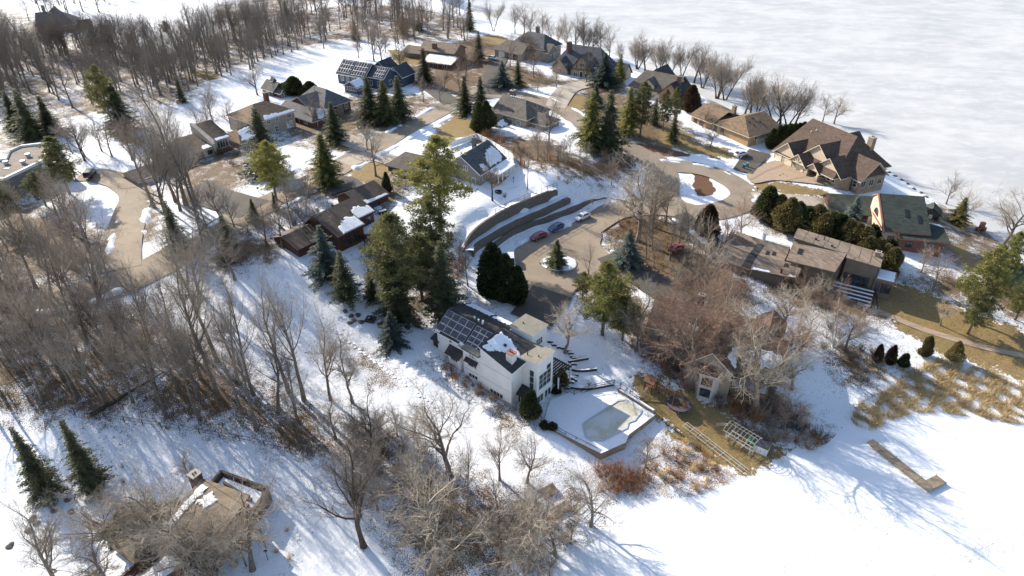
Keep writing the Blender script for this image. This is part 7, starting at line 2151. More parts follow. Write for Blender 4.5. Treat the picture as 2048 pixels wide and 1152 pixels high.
def rnd_dir(d, ang):
    a = d.orthogonal().normalized(); a.rotate(Matrix.Rotation(random.uniform(0, 6.283), 3, d))
    return (d * math.cos(ang) + a * math.sin(ang)).normalized()

def limb(tb, cb, p, d, L, r, lev, S):
    """one limb and everything it carries; levels below S['fine'] belong to the trunk mesh"""
    mx = S['levels']
    if lev >= mx:
        twig(cb, p, d, L, max(r, S['tw']), S['bend'])
        return
    n = 5 if lev == 0 else 4 if lev == 1 else 3
    pts = [p]; dirs = [d]; q = p.copy(); dd = d.copy()
    for i in range(n):
        wob = S['wob'] * (0.5 if lev == 0 else 1.0)
        dd = (dd + Vector((random.uniform(-wob, wob), random.uniform(-wob, wob), random.uniform(-wob, wob) * 0.6 + S['up'] * (lev > 0)))).normalized()
        q = q + dd * (L / n)
        pts.append(q.copy()); dirs.append(dd.copy())
    rad = [r * (1 - 0.62 * i / n) for i in range(n + 1)]
    if lev == 0: rad[0] *= 1.35
    (tb if lev < S['fine'] else cb).tube(pts, rad, 7 if lev == 0 else 5 if lev == 1 else 3, cap=False)
    cnt = S['kids'][lev]
    t0 = S['bare'][min(lev, len(S['bare']) - 1)]
    for i in range(cnt):
        t = t0 + (1 - t0) * ((i + random.uniform(0.1, 0.9)) / cnt)
        k = min(int(t * n), n - 1); f = t * n - k
        pos = pts[k].lerp(pts[k + 1], f)
        rr = rad[k] + (rad[k + 1] - rad[k]) * f
        ang = random.uniform(*S['ang'][min(lev, len(S['ang']) - 1)])
        nd = rnd_dir(dirs[k], ang)
        if lev == 0 and nd.z < S.get('minz', 0.0): nd.z = abs(nd.z) + 0.1; nd.normalize()
        limb(tb, cb, pos, nd, L * S['ratio'][lev] * random.uniform(0.65, 1.15) * (1.15 - 0.45 * t if lev == 0 else 1), rr * S['rr'] * random.uniform(0.75, 1), lev + 1, S)
    # the leader goes on
    if lev > 0 or S.get('lead', True):
        limb(tb, cb, pts[-1], dirs[-1], L * S['ratio'][lev] * 0.9, rad[-1], lev + 1, S)

SPREAD = dict(levels=4, kids=[10, 7, 6, 5], bare=[0.34, 0.2, 0.15, 0.05], ang=[(0.55, 1.1), (0.45, 1.0), (0.4, 1.0), (0.4, 1.1)], ratio=[0.62, 0.54, 0.52, 0.66], rr=0.62, wob=0.22, up=0.10, bend=0.16, tw=0.0135, fine=2)
TALL = dict(levels=4, kids=[10, 6, 5, 4], bare=[0.52, 0.25, 0.15, 0.05], ang=[(0.4, 0.95), (0.45, 1.0), (0.4, 1.0), (0.4, 1.1)], ratio=[0.44, 0.54, 0.54, 0.66], rr=0.56, wob=0.2, up=0.14, bend=0.16, tw=0.0135, fine=2)
GNARL = dict(levels=4, kids=[9, 7, 6, 7], bare=[0.4, 0.2, 0.2, 0.1], ang=[(0.6, 1.15), (0.5, 1.1), (0.5, 1.1), (0.5, 1.2)], ratio=[0.7, 0.58, 0.5, 0.6], rr=0.66, wob=0.42, up=0.06, bend=0.28, tw=0.0135, fine=2)
VASE = dict(levels=4, kids=[11, 7, 6, 6], bare=[0.3, 0.2, 0.15, 0.05], ang=[(0.3, 0.75), (0.4, 0.85), (0.4, 0.9), (0.4, 1.0)], ratio=[0.56, 0.54, 0.52, 0.66], rr=0.5, wob=0.14, up=0.16, bend=0.12, tw=0.0135, fine=2)
BIRCH = dict(levels=4, kids=[12, 6, 5, 5], bare=[0.3, 0.2, 0.2, 0.1], ang=[(0.4, 0.75), (0.4, 0.8), (0.4, 0.8), (0.4, 0.9)], ratio=[0.3, 0.5, 0.5, 0.7], rr=0.4, wob=0.12, up=0.05, bend=0.2, tw=0.009, fine=1)

def bare_meshes(name, S, h, r, seed, stems=1, lean=0.05, mats=('bark', 'twig')):
    random.seed(seed)
    tb, cb = MB(), MB()
    for s in range(stems):
        if stems == 1:
            d = Vector((random.uniform(-lean, lean), random.uniform(-lean, lean), 1)).normalized(); p = Vector((0, 0, -0.4))
        else:
            a = 6.283 * s / stems + random.uniform(-0.5, 0.5); k = random.uniform(0.12, 0.36)
            d = Vector((math.cos(a) * k, math.sin(a) * k, 1)).normalized(); p = Vector((math.cos(a) * r * 0.8, math.sin(a) * r * 0.8, -0.4))
        limb(tb, cb, p, d, h * (0.62 if S is not TALL else 0.78) * (1 if s == 0 else random.uniform(0.75, 1)), r * (1 if stems == 1 else 0.7), 0, S)
    top = max(v[2] for v in cb.v)
    k = h / top
    for m_ in (tb, cb):
        m_.v = [(x * k, y * k, z * k if z > 0 else z) for x, y, z in m_.v]
    return tb.mesh(name + '_trunk', M[mats[0]], True), cb.mesh(name + '_crown', M[mats[1]])

M['bark'] = bark_mat('grey bark', (0.19, 0.155, 0.125))
M['bark_dark'] = bark_mat('dark bark', (0.075, 0.055, 0.042))
M['bark_pale'] = bark_mat('pale bark', (0.30, 0.235, 0.17))
M['twig'] = bark_mat('grey twigs', (0.31, 0.255, 0.205), 0.2)
M['twig_rust'] = bark_mat('rusty twigs', (0.30, 0.155, 0.085), 0.25)
M['straw'] = bark_mat('dry straw', (0.66, 0.50, 0.27), 0.25)
M['straw_rust'] = bark_mat('rusty straw', (0.46, 0.28, 0.13), 0.25)
M['brush'] = bark_mat('dead stems', (0.15, 0.10, 0.065), 0.35)
M['twig_pale'] = bark_mat('pale twigs', (0.36, 0.30, 0.235), 0.2)
M['twig_red'] = bark_mat('reddish twigs', (0.25, 0.17, 0.125), 0.2)
M['twig_dark'] = bark_mat('dark twigs', (0.165, 0.135, 0.11), 0.2)
M['birch'] = bark_mat('white birch bark', (0.55, 0.51, 0.46), 0.15)

H0 = 20.0
BARE = {
 'spread': [bare_meshes('spreading_tree', SPREAD, H0, 0.42, s) for s in (1, 2, 3)],
 'tall': [bare_meshes('tall_tree', TALL, H0, 0.40, s, lean=0.08) for s in (11, 12, 13, 14)],
 'gnarl': [bare_meshes('crooked_tree', GNARL, H0, 0.5, s, lean=0.2, mats=('bark', 'twig_pale')) for s in (21, 22)],
 'vase': [bare_meshes('upright_tree', VASE, H0, 0.4, s, st, mats=('bark_dark', 'twig')) for s, st in ((31, 1), (32, 3), (33, 2))],
 'birch': [bare_meshes('birch_tree', BIRCH, H0, 0.24, 41, 3, mats=('birch', 'twig_red'))],
 'red': [bare_meshes('reddish_tree', SPREAD, H0, 0.36, s, mats=('bark', 'twig_red')) for s in (51, 52)],
 'pale': [bare_meshes('pale_tree', GNARL, H0, 0.62, 61, lean=0.12, mats=('bark_pale', 'twig_pale'))],
 'dark': [bare_meshes('dark_tree', SPREAD, H0, 0.4, s, mats=('bark_dark', 'twig_dark')) for s in (71, 72)],
}

def tree_root(name, parts, loc, rz, sc, label, group):
    r = empty(name, loc, rz, label, 'tree', group)
    r.scale = sc if hasattr(sc, '__len__') else (sc, sc, sc)
    for nm, me in parts:
        o = bpy.data.objects.new(nm, me); COL.objects.link(o); o.parent = r
    return r

trng = random.Random(5)
TREE_XY = []
def bare(kind, u, v, vtop=None, h=None, label=None, group=None, var=None, wid=1.0):
    p = G(u, v)
    if h is None: h = rise(p, vtop)
    P = BARE[kind]
    t, c = P[trng.randrange(len(P)) if var is None else var % len(P)]
    s = h / H0
    w = s * wid * (1.0 if kind == 'tall' else 1.22) * trng.uniform(0.92, 1.08)
    TREE_XY.append((p.x, p.y))
    nm = 'birch_tree' if kind == 'birch' else 'bare_tree'
    return tree_root(nm, (('trunk', t), ('crown', c)), p, trng.uniform(0, 6.28), (w, w, s), label, group)

def scatter(poly_px, n, kinds, hr, label, group, gap=3.0, avoid=()):
    pl = gpoly(poly_px, 3, smooth=False)
    lo, hi = pl.min(0), pl.max(0)
    got = []
    tries = 0
    while len(got) < n and tries < n * 60:
        tries += 1
        x, y = trng.uniform(lo[0], hi[0]), trng.uniform(lo[1], hi[1])
        if not inside(pl, [(x, y)])[0][0]: continue
        if any((x - a) ** 2 + (y - b) ** 2 < gap * gap for a, b in TREE_XY): continue
        if any(inside(a, [(x, y)])[0][0] for a in avoid): continue
        k = trng.choice(kinds)
        P = BARE[k]; t, c = P[trng.randrange(len(P))]
        s = trng.uniform(*hr) / H0; w = s * trng.uniform(0.8, 1.15)
        TREE_XY.append((x, y)); got.append((x, y))
        tree_root('bare_tree', (('trunk', t), ('crown', c)), (x, y, height(x, y)), trng.uniform(0, 6.28), (w, w, s), label, group)
    return got

# ---- conifers
def needles(mb, p, d, L, w, n, droop=0.25, flat=0.5):
    """a branch as a spray of small needle leaves"""
    side = d.cross(Vector((0, 0, 1)))
    if side.length < 1e-3: side = Vector((1, 0, 0))
    side.normalize()
    for i in range(n):
        t = (i + random.random()) / n
        c = p + d * (L * t) + Vector((0, 0, -droop * L * t * t))
        ww = w * (1.15 - 0.75 * t)
        c = c + side * random.uniform(-ww, ww) * 0.55 + Vector((0, 0, random.uniform(-ww, ww) * 0.35))
        a = (d + side * random.uniform(-1.3, 1.3) + Vector((0, 0, random.uniform(-0.7, 0.35)))).normalized()
        b = a.cross(Vector((random.uniform(-1, 1), random.uniform(-1, 1), random.uniform(-1, 1) + 1))).normalized()
        l = random.uniform(0.35, 0.75) * ww; q = l * 0.24
        e = c + a * l
        m1 = c + a * (l * 0.5) + b * q; m2 = c + a * (l * 0.5) - b * q
        o = len(mb.v)
        mb.v.extend([tuple(c), tuple(m1), tuple(e), tuple(m2)])
        mb.f.append((o, o + 1, o + 2, o + 3)); mb.m.append(0)

def spruce_meshes(seed, mat, h=15.0, w=3.4, whorls=26, dens=1.0, droop=0.3, bare=0.06, shape=0.85):
    random.seed(seed)
    tb, cb = MB(), MB()
    tb.tube([(0, 0, -0.3), (0, 0, h * 0.5), (0, 0, h * 0.98)], [0.26, 0.15, 0.02], 6)
    for i in range(whorls):
        t = bare + (1 - bare) * (i / whorls) ** 0.9
        z = h * t
        R = w * max(0.06, (1 - t)) ** shape * random.uniform(0.82, 1.1)
        k = max(5, int(9 * (1 - t * 0.4)))
        a0 = random.uniform(0, 6.28)
        for j in range(k):
            a = a0 + 6.283 * j / k + random.uniform(-0.25, 0.25)
            r = R * random.uniform(0.5, 1.2)
            d = Vector((math.cos(a), math.sin(a), random.uniform(-0.2, 0.22))).normalized()
            p = Vector((0, 0, z))
            needles(cb, p, d, r, 0.34 + 0.19 * r, int((26 + 30 * r) * dens), droop)
    needles(cb, Vector((0, 0, h * 0.93)), Vector((0, 0, 1)), h * 0.07, 0.3, 12, 0)
    return tb.mesh('spruce_trunk', M['bark_dark'], True), cb.mesh('spruce_crown', M[mat])

def pine_meshes(seed, mat, h=18.0, w=4.2, n=60, base=0.22):
    random.seed(seed)
    tb, cb = MB(), MB()
    tb.tube([(0, 0, -0.3), (0.15, 0.1, h * 0.4), (0, 0, h * 0.97)], [0.34, 0.22, 0.03], 7)
    for i in range(n):
        t = base + (1 - base) * (i + random.random()) / n
        env = math.sin(math.pi * min(1, (t - base) / (1 - base) * 0.82 + 0.2)) ** 0.7
        r = w * env * random.uniform(0.55, 1.15)
        a = i * 2.4 + random.uniform(-0.5, 0.5)
        d = Vector((math.cos(a), math.sin(a), random.uniform(0.1, 0.5))).normalized()
        p = Vector((0, 0, h * t))
        e = p + d * r * 0.75
        tb.tube([p, e], [0.07, 0.02], 3, cap=False)
        for k in range(max(3, int(2.4 * r))):
            s = random.uniform(0.35, 1.0)
            c = p + d * r * s + Vector((random.uniform(-1, 1), random.uniform(-1, 1), random.uniform(-0.2, 0.5))) * (0.3 * r)
            for q in range(52):
                dd = Vector((random.uniform(-1, 1), random.uniform(-1, 1), random.uniform(-0.35, 0.9))).normalized()
                bb = dd.orthogonal().normalized(); bb.rotate(Matrix.Rotation(random.uniform(0, 6.28), 3, dd))
                l = random.uniform(0.22, 0.6); st = c + dd * random.uniform(0, 0.45)
                o = len(cb.v)
                m_ = st + dd * l * 0.5
                cb.v.extend([tuple(st), tuple(m_ + bb * l * 0.13), tuple(st + dd * l), tuple(m_ - bb * l * 0.13)])
                cb.f.append((o, o + 1, o + 2, o + 3)); cb.m.append(0)
    return tb.mesh('pine_trunk', M['bark'], True), cb.mesh('pine_crown', M[mat])

def cedar_meshes(seed, mat, h=6.0, w=1.3, n=8500, rough=0.45, top=1.4):
    """a dense upright evergreen; foliage stands in flat upright sprays on an uneven skin"""
    random.seed(seed)
    tb, cb = MB(), MB()
    tb.tube([(0, 0, -0.3), (0, 0, h * 0.8)], [0.16, 0.04], 6)
    lob = [(random.uniform(0, 6.28), random.uniform(0.1, 0.9), random.uniform(-1, 1)) for _ in range(22)]
    for i in range(n):
        t = random.random() ** 1.15
        a = random.uniform(0, 6.28)
        prof = (min(1, (t + 0.03) / 0.22)) ** 0.5 * (1 - t ** top) ** 0.75
        k = sum(s * math.exp(-((math.sin((a - la) / 2) * 2.4) ** 2 + ((t - lt) * 6) ** 2)) for la, lt, s in lob)
        r = w * prof * (1 + rough * k) * math.sqrt(random.uniform(0.35, 1.15))
        p = Vector((r * math.cos(a), r * math.sin(a), t * h))
        d = Vector((math.cos(a) * 0.5 + random.uniform(-0.5, 0.5), math.sin(a) * 0.5 + random.uniform(-0.5, 0.5), random.uniform(0.2, 1.1))).normalized()
        b = d.orthogonal().normalized(); b.rotate(Matrix.Rotation(random.uniform(0, 6.28), 3, d))
        l = random.uniform(0.15, 0.5) * (0.6 + 0.25 * w)
        o = len(cb.v)
        m_ = p + d * l * 0.55
        cb.v.extend([tuple(p), tuple(m_ + b * l * 0.22), tuple(p + d * l), tuple(m_ - b * l * 0.22)])
        cb.f.append((o, o + 1, o + 2, o + 3)); cb.m.append(0)
    return tb.mesh('cedar_trunk', M['bark_dark'], True), cb.mesh('cedar_crown', M[mat])

M['needle'] = needle_mat('dark spruce needles', (0.06, 0.072, 0.04), (0.175, 0.178, 0.09))
M['needle_blue'] = needle_mat('blue spruce needles', (0.07, 0.092, 0.078), (0.20, 0.235, 0.20))
M['needle_gold'] = needle_mat('yellow green needles', (0.13, 0.135, 0.042), (0.36, 0.33, 0.10))
M['needle_pine'] = needle_mat('olive pine needles', (0.10, 0.105, 0.045), (0.28, 0.255, 0.10))
M['needle_cedar'] = needle_mat('dark cedar sprays', (0.036, 0.048, 0.02), (0.105, 0.12, 0.048))
M['needle_olive'] = needle_mat('olive cedar sprays', (0.09, 0.084, 0.034), (0.25, 0.205, 0.085))
M['needle_brown'] = needle_mat('bronzed sprays', (0.05, 0.03, 0.02), (0.12, 0.075, 0.045))

EV = {
 'spruce': [(spruce_meshes(s, 'needle'), 15.0) for s in (101, 102, 103)],
 'blue': [(spruce_meshes(s, 'needle_blue', w=3.9, dens=1.1, droop=0.22), 15.0) for s in (111, 112)],
 'goldspruce': [(spruce_meshes(121, 'needle_gold', w=3.8, droop=0.2, dens=1.1, shape=0.7), 15.0), (spruce_meshes(122, 'needle_pine', w=3.5, droop=0.25, dens=1.1, shape=0.75), 15.0)],
 'thin': [(spruce_meshes(131, 'needle', w=3.0, dens=0.6, droop=0.35), 15.0)],
 'pine': [(pine_meshes(s, 'needle_pine'), 18.0) for s in (141, 142)],
 'goldpine': [(pine_meshes(s, 'needle_gold', w=4.6), 18.0) for s in (151, 152)],
 'cedar': [(cedar_meshes(s, 'needle_cedar', w=1.25), 6.0) for s in (161, 162)],
 'olive': [(cedar_meshes(s, 'needle_olive', w=1.8, rough=0.65, top=1.8), 6.0) for s in (171, 172, 173)],
 'dome': [(cedar_meshes(181, 'needle_cedar', h=3.0, w=1.7, n=6000, top=2.0, rough=0.6), 3.0)],
 'bronze': [(cedar_meshes(191, 'needle_brown', w=1.8, rough=0.3), 6.0)],
}
EVNAME = dict(spruce='spruce_tree', blue='blue_spruce', goldspruce='spruce_tree', thin='spruce_tree', pine='pine_tree', goldpine='pine_tree', cedar='cedar_tree', olive='cedar_tree', dome='juniper_bush', bronze='cedar_tree')
def ever(kind, u, v, vtop=None, h=None, label=None, group=None, wid=1.0, var=None):
    p = G(u, v)
    if h is None: h = rise(p, vtop)
    P = EV[kind]
    (t, c), h0 = P[trng.randrange(len(P)) if var is None else var % len(P)]
    s = h / h0; w = s * wid * (1.6 if 'spruce' in kind or kind in ('blue', 'thin') else 1.1)
    TREE_XY.append((p.x, p.y))
    return tree_root(EVNAME[kind], (('trunk', t), ('crown', c)), p, trng.uniform(0, 6.28), (w, w, s), label, group)
# ------------------------------------------------------------------ where the trees stand
# evergreens first: (kind, u, v of the foot, row of the top, label, width factor)
EVER = [
 ('goldpine', 882, 462, 276, 'tall full yellow-green pine beside the grey house with the white fence', 1.15),
 ('pine', 868, 560, 405, 'olive pine rising directly below the tall yellow-green pine', 1.1),
 ('pine', 800, 625, 430, 'broad olive pine on the slope between the dark red house and the white house', 1.1),
 ('spruce', 795, 640, 505, 'dense dark evergreen at the left foot of the big pine clump above the white house', 1.1),
 ('spruce', 888, 632, 480, 'dark evergreen at the right foot of the big pine clump above the white house', 1.0),
 ('pine', 845, 600, 470, 'dark pine in the middle of the clump behind the white house', 1.2),
 ('goldpine', 770, 505, 440, 'small yellow-green pine beside the deck of the dark red house', 1.3),
 ('blue', 655, 555, 448, 'grey-green spruce in front of the dark red house', 1.1),
 ('thin', 693, 600, 500, 'thin see-through spruce on the snow below the dark red house', 1.3),
 ('thin', 745, 600, 535, 'small dark spruce beside the gap of snow below the dark red house', 1.2),
 ('blue', 785, 690, 622, 'low blue-grey spruce at the left end of the white house garden', 1.2),
 ('thin', 360, 505, 400, 'dark ragged spruce above the street end, behind bare twigs', 1.2),
 ('thin', 465, 520, 422, 'narrow dark spruce by the street below the cream house', 1.1),
 ('spruce', 512, 447, 396, 'small young spruce beside the street above the dark red house', 1.2),
 ('spruce', 552, 420, 385, 'little dark spruce close to the trunk of the olive pine', 1.0),
 ('goldpine', 553, 400, 284, 'olive-yellow pine standing in front of the dark spruce by the stone house', 1.1),
 ('spruce', 535, 345, 212, 'tall dark spruce in front of the tan roofed stone house', 1.25),
 ('spruce', 671, 283, 203, 'neat dark spruce in front of the brick house garage', 1.35),
 ('goldspruce', 655, 368, 265, 'open green spruce at the street edge with snow around its foot', 1.15),
 ('spruce', 742, 243, 152, 'left spruce of the close clump beside the street', 1.3),
 ('goldspruce', 772, 247, 158, 'middle spruce of the close clump beside the street', 1.2),
 ('spruce', 800, 238, 150, 'right spruce of the close clump beside the street', 1.3),
 ('dome', 590, 190, 156, 'dark round juniper beside the black shed', 1.0),
 ('dome', 622, 192, 165, 'lower dark juniper touching the round one by the black shed', 1.1),
 ('spruce', 850, 168, 95, 'dark spruce in front of the snowy roofed brown house', 1.1),
 ('thin', 958, 122, 60, 'ragged dark spruce beside the drive of the tall lakeside house', 1.3),
 ('blue', 1004, 176, 120, 'squat dark blue spruce on the verge above the street bend', 1.5),
 ('spruce', 1035, 172, 116, 'narrow dark spruce right of the squat blue spruce', 1.0),
 ('spruce', 930, 228, 150, 'dark spruce at the street corner, left of a pair', 1.15),
 ('spruce', 962, 226, 152, 'dark spruce at the street corner, right of a pair', 1.15),
 ('cedar', 958, 262, 205, 'columnar cedar left of the chimney house hedge', 1.2),
 ('cedar', 972, 258, 203, 'columnar cedar against the wall of the chimney house', 1.2),
 ('blue', 1207, 172, 104, 'wide blue-grey spruce beside the timbered house', 1.5),
 ('goldspruce', 1238, 165, 106, 'thin spruce at the lake edge behind the blue-grey spruce', 0.9),
 ('blue', 1190, 212, 165, 'low grey spruce by the drive of the timbered house', 1.3),
 ('goldspruce', 1180, 300, 180, 'tall green spruce inside the road bend, left of two', 1.05),
 ('spruce', 1214, 306, 177, 'tall dark spruce inside the road bend, right of two', 1.1),
 ('goldspruce', 1254, 270, 172, 'olive spruce on the mulched bank across the road bend', 1.0),
 ('pine', 1280, 272, 165, 'wide dark pine on the mulched bank across the road bend', 0.9),
 ('thin', 1308, 250, 195, 'thin spruce between the pines and the dark lakeside house', 1.2),
 ('pine', 1325, 262, 180, 'slim pine on the snowy lawn of the tan house', 0.7),
 ('pine', 1346, 250, 175, 'bushy pine in front of the dark lakeside house', 0.8),
 ('bronze', 1380, 222, 172, 'round bronze-green cedar beside the dark lakeside house', 1.3),
 ('spruce', 1345, 285, 225, 'small dark spruce on the snowy bank above the road', 0.9),
 ('blue', 1697, 462, 391, 'blue spruce between the cedar hedge and the green roofs', 1.25),
 ('spruce', 1112, 536, 478, 'blue-grey spruce planted on the round island', 1.5),
 ('blue', 1253, 532, 455, 'blue spruce in the brown verge right of the cul-de-sac', 1.15),
 ('goldpine', 1205, 670, 528, 'big bright yellow-green pine right of the white house drive', 1.1),
 ('goldpine', 1245, 680, 595, 'yellow-green pine low on the bank beside the bigger bright one', 1.2),
 ('pine', 1165, 598, 545, 'small olive pine at the corner of the cul-de-sac', 1.2),
 ('cedar', 1062, 832, 784, 'slim dark cedar at the corner of the white house', 1.3),
 ('olive', 1122, 770, 738, 'rounded cedar under the pergola of the white house', 0.8),
 ('cedar', 985, 592, 490, 'tallest dark cedar of the clump beside the white van', 1.1),
 ('cedar', 1010, 600, 512, 'dark cedar in the middle of the clump beside the white van', 1.1),
 ('cedar', 1035, 606, 535, 'lowest dark cedar of the clump at the mouth of the drive', 1.1),
 ('bronze', 1412, 472, 412, 'bronzed bare looking oval cedar on the snow strip by the loop', 1.2),
 ('spruce', 96, 990, 852, 'left of two ragged spruces in the bottom left snow', 0.72),
 ('spruce', 190, 980, 838, 'right of two ragged spruces in the bottom left snow', 0.72),
 ('dome', 275, 1066, 1020, 'round yellow-green evergreen at the corner of the bottom left house', 1.0),
 ('pine', 22, 452, 362, 'dark pine at the left edge above the bare woods', 1.3),
 ('pine', 92, 412, 345, 'olive pine standing before the flat roofed house', 1.5),
 ('pine', 140, 388, 275, 'tall dark pine right of the flat roofed house', 1.2),
 ('spruce', 38, 262, 180, 'dark spruce in the far left woods, outermost', 1.2),
 ('spruce', 68, 280, 175, 'tall dark spruce in the far left woods beside another', 1.2),
 ('spruce', 105, 270, 190, 'broad dark spruce of the far left woods nearest the snowy drive', 1.4),
 ('pine', 228, 258, 132, 'tall ivy-green pine at the edge of the woods beside the dry grass patch', 0.9),
 ('spruce', 250, 262, 165, 'dark spruce against the tall pine beside the dry grass patch', 1.3),
 ('spruce', 365, 205, 150, 'dark ivy-clad conifer at the foot of the woods above the snowy slope', 0.8),
 ('spruce', 215, 92, 40, 'distant dark spruce at the edge of the far snowfield', 1.2),
 ('spruce', 195, 100, 58, 'distant small spruce left of the far snowfield', 1.2),
 ('pine', 335, 72, 42, 'distant round pine right of the far snowfield', 1.2),
 ('spruce', 575, 40, 0, 'dark spruce in the woods at the top of the view', 1.1),
 ('goldspruce', 808, 70, 22, 'yellowish conifer left of the big dark house at the top', 1.1),
 ('spruce', 838, 62, 28, 'dark spruce in front of the big dark house at the top', 1.3),
 ('spruce', 940, 62, -8, 'tall thin spruce beside the lake at the top', 0.8),
 ('spruce', 712, 80, 40, 'dark spruce between the woods and the solar house', 1.2),
 ('goldpine', 1940, 640, 500, 'large yellow-green pine on the lawn by the green barn', 0.95),
 ('goldpine', 1990, 580, 466, 'yellow-green pine next to the big bare lakeside trees', 0.75),
 ('pine', 1935, 668, 575, 'low olive pine in front of the large yellow-green pine', 1.1),
 ('pine', 2030, 640, 560, 'dark pine at the right edge below the green barn', 1.2),
 ('goldspruce', 1912, 448, 394, 'windblown little spruce near the lakeside hut', 1.3),
 ('olive', 1848, 712, 674, 'short olive cedar at the snow line under the lawn, left of two', 0.75),
 ('olive', 1905, 720, 684, 'short olive cedar at the snow line under the lawn, right of two', 0.75),
 ('bronze', 1778, 728, 692, 'dark bronzed cedar at the end of the bare thicket', 0.8),
 ('cedar', 1806, 733, 708, 'small dark evergreen beside the bronzed cedar', 1.4),
 ('bronze', 1752, 722, 690, 'drooping bronzed evergreen in the bare thicket', 0.8),
 ('cedar', 775, 385, 345, 'dark narrow cedar beside the roof of the dark red house', 0.9),
 ('spruce', 1570, 95, 80, None, 1.0),
]
for k, u, v, vt, lab, w in EVER:
    if lab: ever(k, u, v, vt, label=lab, wid=w)
for i, (u, v, vt) in enumerate([(1541, 297, 258), (1552, 299, 252), (1562, 298, 250), (1572, 296, 249), (1582, 292, 248), (1592, 288, 247), (1601, 284, 245)]):
    ever('cedar', u, v, vt, label='dark columnar cedar in the row between the tan house and the mansion', group='cedar row beside the mansion', wid=1.25)
HEDGE = [(1530,436,375),(1553,446,392),(1572,458,398),(1590,452,405),(1607,470,415),(1625,474,412),(1640,486,428),(1655,478,425),(1668,492,430),(1684,500,440),(1702,508,448),(1718,516,455),(1733,506,452),(1745,530,478),(1760,540,490),(1776,552,498),(1770,528,480),(1725,530,475)]
for i, (u, v, vt) in enumerate(HEDGE):
    lab = 'bushy dark cedar in the long hedge below the green roofed house'
    if i == 0: lab = 'bushy cedar at the upper left end of the long hedge, by the turning loop'
    ever('olive' if i % 4 else 'cedar', u, v, vt, label=lab, group='cedar hedge below the green roofed house', wid=1.15 if i % 4 else 1.7)

